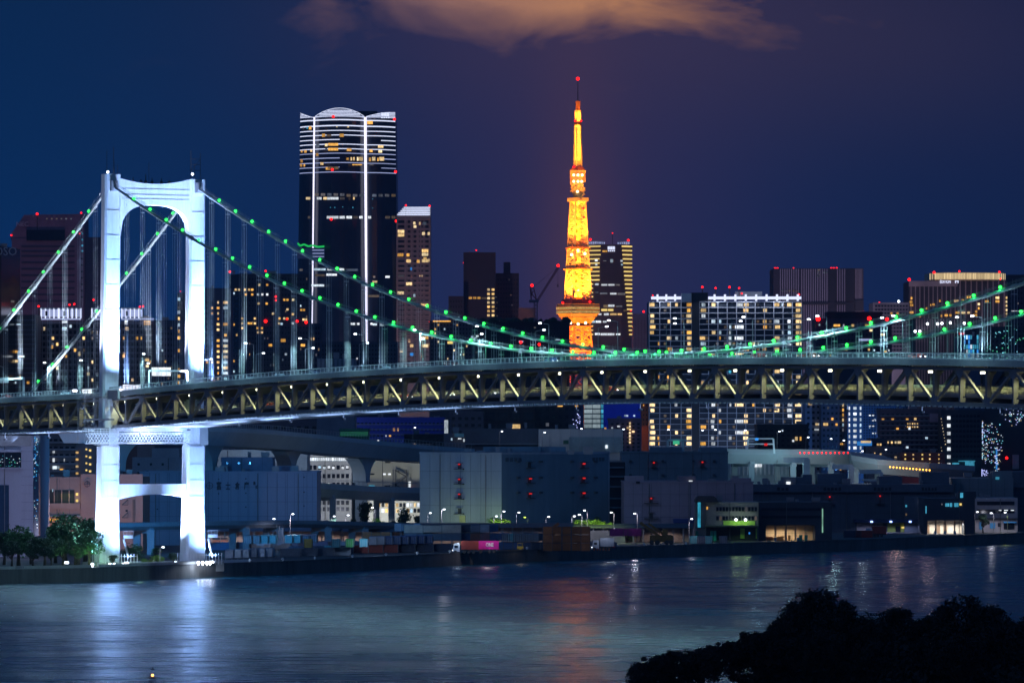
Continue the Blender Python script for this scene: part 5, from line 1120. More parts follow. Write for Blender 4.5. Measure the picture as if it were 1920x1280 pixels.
s = Bld('stair_tower', 'round glass stair tower lit pale inside below the middle of the bridge', 'building', 1096, 1130, 754, 2600, 18, mat('frame_teal', (.05, .10, .14), .5), foot=[(1096, 2604), (1110, 2600), (1126, 2601), (1130, 2608), (1128, 2622), (1098, 2622)])
for i in range(6):
    y = 758 + i * 9.2
    s.box('glazing', 1097, 1110, y, y + 7, emi('stair_glow', (.62, .8, .9), .42, .3, .4), 0, .6, .6); s.box('glazing', 1111, 1125, y, y + 7, emi('stair_glow', (.62, .8, .9), .42, .3, .4), 1, .6, .6); s.box('glazing', 1126.5, 1129.5, y, y + 7, E_CYAN, 2, .6, .6)
s.finish()
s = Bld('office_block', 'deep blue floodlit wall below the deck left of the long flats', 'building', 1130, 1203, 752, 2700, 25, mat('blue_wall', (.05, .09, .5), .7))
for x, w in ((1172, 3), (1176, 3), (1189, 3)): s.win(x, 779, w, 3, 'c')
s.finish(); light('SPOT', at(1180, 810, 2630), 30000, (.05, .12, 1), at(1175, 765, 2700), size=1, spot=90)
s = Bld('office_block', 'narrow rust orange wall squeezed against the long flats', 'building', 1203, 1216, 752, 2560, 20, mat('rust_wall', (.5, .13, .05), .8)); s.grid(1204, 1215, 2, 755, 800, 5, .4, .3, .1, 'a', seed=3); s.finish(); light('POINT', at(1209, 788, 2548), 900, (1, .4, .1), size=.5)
s = infill('apartment_block', 'mauve low flats with a stair of warm lights left of the long flats', 1142, 1203, 788, 2450, mat('mauve', (.24, .17, .22), .8), .06, 'wc', 64, cx=9, cy=7, extra=[(1181, 793 + i * 6, 3, 4, 'w') for i in range(7)] + [(1135, 803, 4, 4, 'a'), (1160, 799, 5, 3, 'c')]); s.finish()
s = infill('office_block', 'grey block with plant room under the deck right of the blue lit flats', 843, 906, 775, 2560, BMID, .03, 'w', 65, cx=12, cy=12, roof=((850, 868, 770),)); s.finish()
PST = mat('store_pale', (.46, .50, .52), .8, 0, .08, .05, True)
s = Bld('store_building', 'long windowless pale store with green door and lamps on its upper terrace', 'building', 1010, 1168, 804, 2250, 40, PST)
s.box('cladding_band', 1067, 1168, 819, 848, mat('store_teal', (.25, .36, .40), .8), 0, .6, .8); s.box('green_door', 1056, 1066, 825, 832, mat('door_green', (.03, .15, .10), .7), 0, .4, .6); s.box('signboard', 1135, 1139, 834, 840, E_WHITE, 0, 1, .6)
for x in range(1030, 1168, 20): s.box('panel_joint', x - .2, x + .2, 805, 848, mat('joint_grey', (.3, .33, .35), .8), 0, .75, .1)
s.finish()
s = Bld('store_building', 'long low brown grey hall left of the pale store', 'building', 868, 1011, 803, 2280, 36, mat('hall_brown', (.17, .16, .17), .85)); s.box('roof_edge', 868, 1010, 831, 833, CONC, 0, 1.5, 2); s.finish()
s = Bld('plant_house', 'small roof plant house with a white lit kiosk', 'building', 832, 872, 812, 2240, 20, BMID); s.box('lit_kiosk', 852, 870, 812, 819, mat('kiosk_cyan', (.15, .4, .5), .6), 0, 1, 1); s.win(847, 823, 3, 4, 'c'); s.win(870, 825, 3, 5, 'c'); s.win(862, 822, 6, 2, 'h'); s.finish()
s = infill('apartment_block', 'low dark flats with tiny cool lights left of the small plant house', 758, 832, 818, 2330, BLK, .2, 'cahd', 66, cx=7, cy=8, yb=850); s.finish()
s = infill('car_park', 'green topped low building beside the white stair beacon', 637, 690, 808, 2300, mat('green_net', (.05, .22, .14), .7), -1, 'c', 67); s.box('lit_top', 638, 690, 809, 817, emi('netting_glow', (.05, .35, .22), .2), 0, 1, 1); s.win(640, 826, 4, 4, 'c', proud=1); s.finish()  # lit look of the netting put in as emission
s = infill('beacon_tower', 'small white lit roof sign building under the bridge deck', 611, 637, 806, 2310, NAVY, -1, 'c', 68); s.box('sign_box', 617, 634, 793, 805, E_COOL, 0, 1, 2); s.win(612, 799, 3, 3, 'w', proud=1); s.finish()
s = infill('office_block', 'dull block hidden behind the arched viaduct', 480, 612, 792, 2400, mat('dusk_block', (.07, .09, .14), .8), .02, 'wc', 69, cx=14, cy=12); s.finish()
s = infill('office_block', 'plain block on the far side of the arched viaduct nearest the bridge tower', 385, 482, 800, 2420, mat('dusk_block', (.07, .09, .14), .8), .02, 'c', 70, cx=14, cy=12); s.finish()
# white office with lit windows and beige building with outside stairs
s = Bld('office_building', 'white curved front office with rows of square windows and a brightly lit top floor', 'building', 569, 659, 846, 2180, 40, mat('office_white2', (.52, .53, .56), .7))
s.box('glazed_floor', 572, 654, 857, 864, mat('glaze_blue', (.3, .4, .5), .3), 0, .3, .5)
for i in range(20): s.win(575 + i * 4.1, 860.5, 3.4, 6, 'h', proud=.5)
s.box('eave', 568, 656, 853, 855, mat('eave_white', (.6, .62, .65), .6), 0, 2.5, 2.5); s.box('eave_light', 584, 646, 848, 849.5, E_STRIP, 0, 1.5, .5)
for j, y in enumerate((876, 892, 908, 942, 954)):
    for i in range(10):
        x = 573.5 + i * 8.65; lit = {0: i >= 3, 2: 3 <= i <= 6}.get(j, False) and (i * 7 + j) % 5 != 4
        s.win(x, y, 5.8, 7.5, 'n', proud=.3)
        if lit: s.win(x, y - .6 if i % 2 else y + .6, 4.6, 4.6, 'h' if i > 4 else 'c', proud=.42)
s.finish(); light('SPOT', at(615, 990, 2120), 34000, (.75, .8, 1), at(615, 890, 2180), size=1, spot=110)
s = Bld('office_building', 'beige building with slit windows and dark zigzag outside stair', 'building', 683, 792, 852, 2190, 40, mat('beige_lit', (.46, .45, .37), .8, 0, .1, .05, True))
for x, y, k in ((697.5, 866, 'y'), (727, 866, 'n'), (697, 888.5, 'n'), (721, 888.5, 'h'), (730, 888.5, 'h'), (697, 911, 'y'), (726, 911, 'n')): s.win(x, y, 10 if k != 'h' else 5, 3, k)
b = B()
for (xa_, ya_), (xb_, yb_) in (((741, 881), (762, 893)), ((762, 893), (741, 908)), ((741, 908), (762, 921))): b.bar(at(xa_, ya_, 2187), at(xb_, yb_, 2187), 1.2, .5)
for x in (737, 741, 762): b.bar(at(x, 880, 2186), at(x, 921, 2186), .35)
b.bar(at(741, 881, 2187), at(762, 893, 2187) + Vector((0, 0, 1.2)), .2); obj('outside_stair', b, DARKS, s.T)
s.box('door_light', 766, 770, 902, 918, E_WHITE, 0, .4, .5); s.box('red_lamp', 767, 771, 913, 918, E_REDD, 0, 1.4, .6); s.finish(); light('SPOT', at(720, 980, 2130), 26000, (.95, .95, .7), at(725, 885, 2190), size=1, spot=110)
s = Bld('shop_building', 'brightly lit ground floor hall behind the quay trees', 'building', 690, 790, 938, 2160, 20, mat('hall_white', (.5, .5, .5), .7)); s.grid(708, 788, 12, 941, 962, 2, .7, .7, .8, 'hcw', seed=5); s.finish()
# right side below the deck
s = infill('apartment_block', 'black low hall with two warm windows right of the long flats', 1420, 1516, 799, 2400, BLK, 0, 'w', 71, cx=10, cy=9, extra=((1493, 822, 5, 7, 'w'), (1501, 822, 3, 7, 'a'), (1467, 807, 3, 3, 'c'), (1487, 826, 4, 4, 'h'))); s.finish()
s = infill('apartment_block', 'pale narrow flats right of the black hall below the deck', 1510, 1540, 754, 2700, mat('flat_bluegrey', (.28, .32, .42), .8), .1, 'wch', 72, cx=8, cy=10.3, extra=((1519, 757, 7, 4, 'w'), (1532, 795, 6, 4, 'w'), (1536, 795, 3, 4, 'c'), (1531, 805, 8, 3, 'c'))); s.finish()
s = infill('apartment_block', 'greyish flats with a warm window column at their right corner', 1540, 1589, 756, 2680, mat('flat_plum', (.12, .13, .18), .8), .08, 'wda', 73, cx=8, cy=10.3, extra=[(1583, 759 + i * 9.3, 8, 5.5, k) for i, k in enumerate('waawcd')] + [(1548, 795, 9, 5, 'w'), (1578, 832, 5, 3, 'a')]); s.finish()
s = Bld('office_tower', 'blue checkered glass office with bright white window columns at its left edge', 'building', 1589, 1703, 756, 2650, 40, mat('office_blue', (.045, .10, .20), .5))
for i in range(11):
    y = 765 + i * 10.6; s.win(1592.5, y, 2.2, 6, 'h', proud=.5); s.win(1603, y, 6, 5, 'h' if i % 3 else 'c', proud=.5); s.win(1613.5, y, 2.6, 6, 'c', proud=.5)
for i in range(8):
    for y in (778.5, 788, 798.5, 812): 
        if (i * 5 + int(y)) % 4: s.win(1631 + i * 6, y, 3.6, 1.8, 'h', proud=.5)
s.grid(1618, 1702, 17, 758, 870, 22, .55, .5, .015, 'c', seed=75); s.finish(); light('SPOT', at(1620, 880, 2590), 60000, (.1, .35, 1), at(1640, 800, 2650), size=1, spot=110)
s = infill('apartment_block', 'dark rosy flats at the foot of the blue checkered office', 1650, 1770, 770, 2580, mat('plum_flats', (.10, .07, .10), .8), .07, 'waac', 76, cx=9, cy=9, yb=860, slabs=9, extra=[(x_, y_, 2.5, 2.5, 'w') for x_ in (1702, 1706, 1711, 1715, 1720) for y_ in (794, 800)] + [(1716, 785, 4, 4, 'w'), (1705, 803, 4, 4, 'h')]); s.box('signboard', 1743, 1761, 775, 791, mat('sign_pinkish', (.35, .22, .28), .6), 0, 1.2, .8); s.finish()
sg_ = Bld('apartment_block', 'red brown flats with columns of small balcony lamps beside the ramp bend', 'building', 1688, 1772, 848, 2350, 25, mat('flats_redbrown', (.16, .07, .07), .8))
for x, kk in ((1697, 'l'), (1712, 'w'), (1729, 'l'), (1743, 'w'), (1760, 'w')):
    for y in (852, 860, 868, 877): sg_.win(x, y, 2.6, 2.6, kk, proud=1.5); sg_.box('balcony', x - 6, x + 5, y + 3, y + 4.4, BROWN, 0, 1.2, 1.4)
sg_.finish(); light('POINT', at(1758, 862, 2342), 1500, (1, .15, .1), size=.5)
s = infill('apartment_block', 'small mauve balcony flats just above the ramp bend', 1628, 1692, 842, 2360, BMID, .1, 'hw', 78, cx=8, cy=8, yb=870, slabs=8, extra=((1646, 833, 4, 4, 'w'), (1651, 833, 3, 4, 'w'), (1640, 849, 2, 2, 'w'), (1651, 851, 3, 3, 'w'))); s.finish()
s = infill('office_block', 'short dark building with three warm windows right of the blue signboard', 1635, 1692, 826, 2420, NAVY, 0, 'w', 79, cx=9, cy=8, yb=845, extra=((1665, 829, 2, 4, 'w'), (1672, 829, 3, 4, 'w'), (1679, 829, 3, 4, 'w'), (1686, 829, 6, 4.5, 'w'))); s.finish()
s = Bld('billboard', 'blue lit roadside signboard above the expressway', 'signboard', 1607, 1635, 825, 2300, 2, mat('billboard_blue', (.03, .08, .4), .6), yb=836); s.box('lit_face', 1607, 1635, 827, 835, E_BLUE, 0, .3, .4); s.box('lit_face', 1614, 1633, 826, 830, E_WARM, 0, .6, .4); obj('post', B().bar((xx(1621, 2301), 2301, G), (xx(1621, 2301), 2301, zz(834, 2301)), .8), DARKS, s.T); s.finish()
# black glass blocks at the right edge
s = Bld('glass_tower', 'black glass tower below the deck with a vertical column of square lights at its edge', 'building', 1765, 1840, 768, 2560, 40, mat('ink_facade', (.022, .03, .05), .6))
for i in range(7): s.win(1779, 783 + i * 14.6, 6, 6, 'h', proud=.6)
for i in range(12):
    x = 1760 + (i * 37 % 9); s.box('glow_dot', x + 4, x + 5.2, 784 + i * 6, 785.2 + i * 6, emi('sparkle_amber', (1, .8, .5), 1.2, .6), 0, .6, .6)
s.box('lit_canopy', 1785, 1797, 867, 870, E_CYAN, 0, 4, 2); s.box('lit_canopy', 1796, 1827, 863, 865, E_CYAN, 0, 5, 2); s.box('lit_hall', 1809, 1826, 864, 876, E_CYAN, 0, 3, 2); s.box('lit_hall', 1787, 1794, 871, 877, E_GRN, 0, 3, 2)
s.grid(1784, 1838, 8, 775, 860, 9, .8, .5, 0, 'd', seed=3); s.finish()
s = Bld('glass_tower', 'wider black glass tower reflecting hundreds of tiny lights at the lower right', 'building', 1840, 2040, 770, 2580, 40, mat('ink_facade', (.022, .03, .05), .6))
rr = random.Random(17)
for i in range(260):
    c_ = rr.random()
    if c_ < .35: x, y = rr.gauss(1838, 9) + 4, rr.uniform(788, 862)
    elif c_ < .5: x, y = rr.gauss(1868, 3), rr.uniform(840, 885)
    elif c_ < .75: x, y = rr.uniform(1885, 1940), rr.gauss(782, 8)
    else: x, y = rr.uniform(1846, 1880), rr.uniform(790, 870)
    x = max(1842, x); w = rr.choice((.5, .7, .9))
    s.box('glow_dot', x - w, x + w, y - .7, y + .7, rr.choice((emi('sparkle_ice', (.7, .85, 1), 1.3, .6), emi('sparkle_cyan', (.25, .8, 1), 1.8, .6), emi('sparkle_blue', (.45, .5, 1), 1.8, .6), emi('sparkle_amber', (1, .8, .5), 1.2, .6))), 0, .6, .6)  # reflected lights drawn as small emissive boxes
for i in range(30): x = 1828 + rr.uniform(0, 28); y = 880 + rr.uniform(0, 12); s.box('glow_dot', max(1841, x) - .6, max(1841, x) + .7, y - 1, y + 1, emi('sparkle_blue', (.45, .5, 1), 1.8, .6), 0, .6, .6)
s.box('lit_shaft', 1867, 1870, 840, 880, E_BLUE, 0, .5, .6)
for x, y in ((1826, 857), (1887.5, 858)): obj('obstruction_light', B().ball(at(x, y, 2574), .65), E_RED, s.T)
s.box('pale_panel', 1898, 1910, 852, 879, mat('panel_teal', (.2, .3, .36), .7), 0, 1.5, 1.5); s.finish()
# ---------------------------------------------------------------- warehouses along the quay
WG = mat('warehouse_grey', (.36, .41, .46), .85, 0, .28, .06, True); WT = mat('warehouse_teal', (.17, .25, .30), .85, 0, .28, .06, True)
WR = mat('warehouse_mauve', (.32, .26, .31), .85, 0, .22, .06, True); WD2 = mat('warehouse_ink', (.085, .11, .15), .85, 0, .3, .06, True)
def balcs(s, x, ys, face=0, lamp=True, w=15, skip=-1):
    for i, y in enumerate(ys):
        q = s.box('escape_balcony', x - w / 2, x + w / 2, y + 4, y + 5.4, DARKS, face, 1.6, 1.8); s.box('escape_door', x - 3, x + 3, y - 5, y + 4, mat('door_dark', (.05, .05, .06), .7), face, .2, .4)
        s.box('balcony_rail', x - w / 2, x + w / 2, y + 1.2, y + 1.7, DARKS, face, 1.6, .15); s.box('balcony_canopy', x - 6, x + 6, y - 7, y - 6.2, DARKS, face, 1.3, 1.5)
        if lamp and i != skip: s.box('red_lamp', x - 1.6, x + 1.6, y - 5.2, y - 2.8, E_REDD, face, 1.0, .6)
s = Bld('warehouse', 'huge plain warehouse, lit pale left wall and shaded darker right wall, red balcony lamps', 'warehouse', 787, 940, 851, 1960, 0, WG, foot=[(787, 1960), (940, 1950), (1143, 1995), (1143, 2040), (790, 2030)])
s.box('shaded_wall_skin', 940.6, 1142, 851.5, 985, WT, 1, .15, .3)  # shade of the right wall put into a darker skin
s.roofbox(905, 1015, 838, WT, 20, 40); s.roofbox(1015, 1063, 838, WT, 20, 42); s.parapet(WG, .6)
balcs(s, 862, (874, 902, 930, 958), 0, True, 17, 3); balcs(s, 992, (872, 901, 929), 1, True, 12, 0); balcs(s, 1092.5, (873, 900, 928), 1, True, 12)
for x in (970, 1012, 1071, 1115): [s.box('vent_hood', x - 2.5, x + 2.5, y, y + 4, mat('hood_dark', (.06, .08, .1), .7), 1, .9, 1) for y in (863, 893, 921)]
for i, x in enumerate((950, 958, 966, 974)): s.box('faded_lettering', x - 3, x + 3, 858, 865, mat('faded_paint', (.08, .11, .13), .8), 1, .25, .2)
for x in range(1112, 1136, 6): s.box('faded_lettering', x - 2, x + 2.5, 857, 864, mat('faded_paint', (.08, .11, .13), .8), 1, .25, .2)
s.box('number_board', 862, 873, 966, 979, mat('board_yellow', (.5, .5, .25), .8), 0, .3, .4); s.finish()
s = Bld('warehouse', 'dark teal warehouse set back behind the mauve one, two red balcony lamps', 'warehouse', 1166, 1365, 849, 2140, 40, WT)
s.roofbox(1222, 1280, 838, dep=20); s.roofbox(1315, 1364, 838, dep=20); balcs(s, 1226, (871, 0)[:1], 0, True, 10); balcs(s, 1317, (870,), 0, True, 10); s.parapet(WT, .6)
for x in (1182, 1243, 1300, 1339): [s.box('vent_hood', x - 2.5, x + 2.5, y, y + 4, mat('hood_dark', (.06, .08, .1), .7), 0, .9, 1) for y in (862, 888)]
s.box('dark_gap', 1140, 1170, 862, 870, CONC, 0, -4, 3); s.finish()
s = Bld('link_building', 'dark stacked link block between the two big warehouses', 'building', 1139, 1172, 866, 2060, 20, BLK); s.bands('floor_slab', (876, 893, 912, 934, 951), 1143, 1170, 2.4, WT, 0, 1.4, 1.6); s.finish()
s = Bld('warehouse', 'mauve warehouse with raised stair blocks at both roof ends, one lit window', 'warehouse', 1170, 1412, 905, 1950, 50, WR)
s.roofbox(1172, 1207, 892, dep=12, back=1); s.roofbox(1372, 1409, 896, dep=12, back=1); s.roofbox(1274, 1306, 893, mat('roof_mauve', (.2, .16, .2), .8), 14, 10)
s.box('window', 1293, 1300, 900, 905, E_WHITE, 0, -8.5, .5); s.win(1196, 904, 7, 4, 'n', proud=.6); s.parapet(WR, .5)
balcs(s, 1221, (938, 967), 0, True, 27, 1); s.box('blue_fascia', 1262, 1306, 972, 980, mat('fascia_blue', (.02, .05, .22), .6), 0, 2, 3); s.finish(); light('POINT', at(1285, 983, 1946), 260, (1, .8, .6), size=.3)
s = Bld('warehouse', 'longest dark warehouse on the quay with faint lettering along its cornice and red dots', 'warehouse', 1411, 1790, 908, 2100, 45, WD2)
s.box('cornice', 1411, 1786, 909, 922, mat('cornice_ink', (.10, .125, .17), .85), 0, 1.4, 1.6)
for x0, x1, y in ((1470, 1508, 895), (1508, 1526, 890), (1536, 1590, 888), (1652, 1696, 893), (1732, 1784, 885)): s.roofbox(x0, x1, y, mat('cornice_ink', (.10, .125, .17), .85), 14, 12)
s.box('window', 1477, 1485, 902.5, 908, E_WHITE, 0, -11, .5)
def ltr(txt, x, y, w, par, Y, m=INK, sz=1.0): return sign(txt, par, at(x, y, Y), w * Y / F, m, sz=sz, bold=.02)
for txt, x, w in (('ｴｽｴｽ', 1466, 18), ('ヒガシ-マル', 1560, 32), ('山ﾉ倉庫', 1651, 28), ('ﾄﾖﾀﾏ', 1740, 24)): pass
for x0, n_, w in ((1457, 3, 8), (1544, 5, 7), (1638, 5, 7), (1728, 5, 6)):
    for i in range(n_): s.box('faded_lettering', x0 + i * w, x0 + i * w + w * .62, 913 + (i % 2), 919, mat('letter_ink', (.02, .028, .045), .8), 0, 1.6, .3)
for x, y in ((1555.5, 931), (1650, 929.5)): s.box('red_lamp', x - 1.2, x + 1.2, y - 1.2, y + 1.2, E_REDD, 0, 1.0, .6); s.box('escape_balcony', x - 8, x + 8, y + 14, y + 15, DARKS, 0, 1.5, 1.6); s.box('escape_door', x - 2, x + 2, y + 4, y + 14, mat('door_dark', (.05, .05, .06), .7), 0, .3, .4)
for x, y, k in ((1698, 948, 'y'), (1723.5, 940, 'h'), (1723.5, 957, 'h'), (1723.5, 972, 'd'), (1698, 964, 'd')): s.win(x, y, 3.2, 4.2, k, proud=3.4)
s.box('stair_block', 1695, 1738, 930, 1003, mat('cornice_ink', (.10, .125, .17), .85), 0, 3, 4)
s.box('loading_canopy', 1600, 1722, 973, 979, mat('canopy_navy', (.02, .035, .10), .7), 0, 7, 7); s.box('loading_wall', 1606, 1655, 979, 1003, mat('dock_pale', (.45, .42, .45), .8), 0, .8, 1); s.box('loading_wall', 1664, 1722, 978, 1003, mat('dock_green', (.32, .42, .10), .8), 0, .9, 1)
s.box('shutter', 1644, 1656, 982, 1000, GREYS, 0, 1.1, .4); s.box('door', 1679, 1688, 986, 1000, WINDARK, 0, 1.4, .4); s.box('lit_desk', 1690, 1695, 987, 990, E_YEL, 0, 1.4, .4)
for x in (1632, 1668, 1704):
    s.box('canopy_lamp', x - 2.2, x + 2.2, 976, 979, emi('blue_lamp', (.3, .45, 1), 4), 0, 7.6, .6); light('POINT', at(x, 980, 2091), 900, (.55, .6, 1), size=.3)
sign('20', s.T, at(1637, 988, 2098), 7 * 2098 / F, INK)
s.finish()
s = Bld('warehouse', 'low dark front block with an open lit loading bay in its middle', 'warehouse', 1420, 1545, 941, 1935, 26, mat('front_ink', (.05, .06, .085), .85))
bpy.data.objects.remove(s.wall)
def xb(x): return xx(x, 1935)
za, zb2 = G, zz(984, 1935)
w_ = B().box(xb(1412), xb(1436), 1935, 1961, G, zb2).box(xb(1528), xb(1560), 1935, 1961, G, zb2).box(xb(1436), xb(1528), 1950, 1961, G, zb2).box(xb(1412), xb(1560), 1935, 1961, zb2, zz(941, 1935))
s.wall = obj('wall', w_, s.m, s.T); obj('bay_lining', B().box(xb(1436.2), xb(1527.8), 1949, 1949.8, G, zb2 - .1), mat('bay_cream', (.55, .45, .34), .8), s.T)
for x in (1454, 1473, 1492, 1511): obj('column', B().box(xb(x - 1.4), xb(x + 1.4), 1936, 1936.8, G, zb2), mat('column_cream', (.6, .5, .35), .7), s.T)
for x, w, h, m_ in ((1443, 12, 4, mat('crate_red', (.4, .12, .08), .7)), (1447, 15, 2.4, mat('crate_wood', (.5, .33, .15), .8)), (1464, 13, 5, mat('crate_wood', (.5, .33, .15), .8)), (1481, 4, 7, mat('crate_wood', (.5, .33, .15), .8))):
    single('crate_stack', B().box(xb(x - w / 2), xb(x + w / 2), 1938.2, 1941, G + .6, G + .6 + h * .186).box(xb(x - w / 2 + .5), xb(x + w / 2 - .5), 1938, 1938.15, G + .7, G + .4 + h * .186).box(xb(x - w / 2), xb(x + w / 2), 1938.5, 1940.5, G, G + .55), m_, (xb(x), 1938.6, G), {1443: 'red crate stack at the left end of the lit loading bay', 1447: 'low wooden pallets spread in the lit loading bay', 1464: 'middle pile of wooden crates in the lit loading bay', 1481: 'tall narrow wooden crate near the right of the loading bay'}[x], 'crates', 'crates in the lit loading bay')
for x in (1454, 1496): obj('blue_drum', B().tube((xb(x), 1934.8, G), (xb(x), 1934.8, G + 1.1), .45, n=8), mat('drum_blue', (.1, .3, .55), .5), s.T)
for x in (1501, 1511): obj('green_bin', B().box(xb(x - 3), xb(x + 3), 1933, 1934.6, G, G + 1.9).box(xb(x - 3.2), xb(x + 3.2), 1932.9, 1934.7, G + 1.9, G + 2.05), mat('bin_green', (.02, .3, .2), .5), s.T)
for x in (1445, 1463, 1482): light('POINT', at(x, 986, 1942), 1300, (1, .78, .5), size=.4)
s.box('lit_slit', 1541, 1543.4, 953, 998, emi('slit_green', (.35, .75, .55), .45, 0, .8), 0, .3, .5); s.box('window_band', 1428, 1538, 952, 957, WINDARK, 0, .2, .4); s.box('window_band', 1428, 1538, 966, 971, WINDARK, 0, .2, .4); s.finish()
s = Bld('office_block', 'three storey quay office with cyan stair strip, dark domed roof and green lit canopy', 'building', 1306, 1422, 941, 1915, 24, mat('office_taupe', (.26, .25, .25), .85))
bl = [('n', x) for x in range(1345, 1420, 6)]
for y in (954, 971):
    for _, x in bl: s.win(x, y, 4.4, 7.5, 'n' if (x * 7 + int(y)) % 11 else 'd', proud=.2)
s.win(1326, 952, 3, 5, 'a', proud=.2)
s.box('stair_strip', 1308, 1313.5, 939, 988, emi('stair_cyan', (.05, .5, .75), .55, 0, .9), 0, 1, .6); s.box('stair_column', 1304, 1323, 936, 990, mat('column_grey', (.12, .13, .14), .8), 0, .7, 1.2)
dm = B(); zt_ = zz(941, 1915)
dm.loft([[(xx(1302 + 3 * q, 1915) if a < 0 else xx(1346 - 3 * q, 1915), 1914 + b_, zt_ + q_ ) for a, b_ in ((-1, -1), (1, -1), (1, 10), (-1, 10))] for q, q_ in ((0, 0), (.4, .7), (1.2, 1.5), (2.6, 2.1))]); obj('dome_roof', dm, mat('dome_dark', (.04, .04, .05), .7), s.T)
s.box('canopy', 1322, 1422, 984, 987, mat('canopy_green', (.18, .22, .12), .7), 0, 5, 5); s.box('canopy_fascia', 1356, 1416, 976, 984.5, mat('fascia_lime', (.35, .6, .10), .7), 0, .4, .5)
for x, w in ((1392, 8), (1418, 2.4)): s.box('green_pillar', x - w / 2, x + w / 2, 990, 1009, mat('fascia_lime', (.35, .6, .10), .7), 0, 1, 1)
s.box('dark_shopfront', 1324, 1420, 988, 1012, mat('shop_black', (.015, .02, .022), .6), 0, .3, .5)
for x in (1306, 1334, 1340): s.box('green_crate', x - 2.6, x + 2.6, 995, 1013, mat('bin_green', (.02, .3, .2), .5), 0, 3.5, 2)
s.win(1405, 999, 3, 4, 'b', proud=.8); s.finish()
for x in (1380, 1398): light('POINT', at(x, 980, 1911.5), 110, (.55, 1, .12), size=.3, bare=True); single('wall_lamp', B().ball(at(x, 974, 1911), .45).bar(at(x, 974, 1911), at(x, 974, 1915), .12), E_LAMP, at(x, 974, 1911), f'bright {"left" if x < 1390 else "right"} lamp above the lime green canopy', 'wall lamp')
light('POINT', at(1393, 996, 1908), 160, (.5, 1, .15), size=.3); light('POINT', at(1322, 1000, 1908), 260, (.2, 1, .6), size=.3)
s = Bld('warehouse', 'pale grey warehouse with stepped left edge and one cyan window at upper right', 'warehouse', 1785, 1900, 896, 2120, 40, mat('warehouse_slate', (.19, .22, .24), .85, 0, .12, .06, True))
s.roofbox(1862, 1898, 883, dep=12, back=1); s.win(1870, 896, 7, 5, 'y', proud=.6); s.box('step_left', 1790, 1800, 905, 931, s.m, 0, 2, 3); s.finish()
s = Bld('warehouse', 'dark warehouse at the far right edge behind the small white office', 'warehouse', 1898, 2060, 884, 2150, 40, WD2); s.box('cornice', 1898, 2050, 910, 914, mat('cornice_ink', (.10, .125, .17), .85), 0, 1.4, 1.6); s.finish()
s = Bld('office_block', 'dark quay building with open white lit loading bay and cyan upper windows', 'building', 1738, 1828, 934, 2060.0, 30, mat('front_ink', (.05, .06, .085), .85))
bpy.data.objects.remove(s.wall)
def xc(x): return xx(x, 2060.0)
zb2 = zz(975, 2060.0)
s.wall = obj('wall', B().box(xc(1733), xc(1739), 2060.0, 2090.0, G, zb2).box(xc(1808), xc(1828), 2060.0, 2090.0, G, zb2).box(xc(1739), xc(1808), 2073.0, 2090.0, G, zb2).box(xc(1733), xc(1828), 2060.0, 2090.0, zb2, zz(934, 2060.0)), s.m, s.T)
obj('bay_lining', B().box(xc(1739.2), xc(1807.8), 2072.0, 2072.8, G, zb2 - .1), mat('bay_white', (.6, .56, .5), .8), s.T)
for x in (1755, 1772.5, 1790.5): obj('column', B().box(xc(x - 1.5), xc(x + 1.5), 2061.0, 2061.8, G, zb2), mat('column_tan', (.45, .32, .2), .7), s.T)
for x in (1744, 1764, 1777): obj('door', B().box(xc(x - 3), xc(x + 3), 2071.5, 2071.9, G, G + 3.2), mat('door_brown', (.2, .13, .09), .7), s.T)
for x in (1753, 1772, 1790): obj('blue_drum', B().tube((xc(x), 2059.4, G), (xc(x), 2059.4, G + 1.1), .5, n=8), mat('drum_blue', (.1, .3, .55), .5), s.T)
for x in (1748, 1765, 1783, 1799): light('POINT', at(x, 978, 2066.0), 1700, (1, .92, .8), size=.4)
for x, y, w, h, k in ((1766, 945, 2, 3, 'd'), (1776, 946, 7, 6, 'y'), (1783, 946, 4, 7, 'y'), (1793, 946, 8, 7, 'y'), (1801, 945, 4, 4, 'l'), (1803, 928, 5, 9, 'y')): s.win(x, y, w, h, k, proud=.4)
s.box('lit_slit', 1735.5, 1737, 948, 962, E_CYAN, 0, .3, .5); s.box('stair_room', 1800, 1830, 921, 934, s.m, 0, -.2, 8); s.finish()
s = Bld('office_block', 'small white three storey quay office with ribbon windows and a blue shopfront', 'building', 1828, 1908, 933, 2095, 22, mat('office_pale', (.40, .38, .42), .8))
for y in (943, 958): s.box('window_band', 1832, 1902, y - 3.4, y + 3.4, WINDARK, 0, .15, .4)
for x, w in ((1875, 5), (1886, 7), (1898, 6)): s.box('ceiling_light', x - w / 2, x + w / 2, 955.5, 956.8, E_WHITE, 0, .5, .4)
s.box('canopy', 1828, 1908, 971, 973, DARKS, 0, 2, 2.4); s.box('blue_shutter', 1836, 1842, 978, 992, mat('shutter_blue', (.05, .3, .6), .6), 0, .3, .4); s.box('blue_shutter', 1856, 1866, 980, 990, mat('shutter_blue', (.05, .3, .6), .6), 0, .3, .4); s.box('shopfront', 1882, 1902, 979, 992, WINDARK, 0, .3, .4); s.box('awning', 1881, 1905, 977, 980, mat('shutter_blue', (.05, .3, .6), .6), 0, 2, 2)
s.box('window', 1871, 1877, 980, 987, WINDARK, 0, .3, .4); s.finish()
for x in (1845, 1866, 1892): light('POINT', at(x, 968, 2087), 480, (.85, .8, 1), size=.3)
light('POINT', at(1885, 985, 2088), 300, (.9, .9, 1), size=.3)
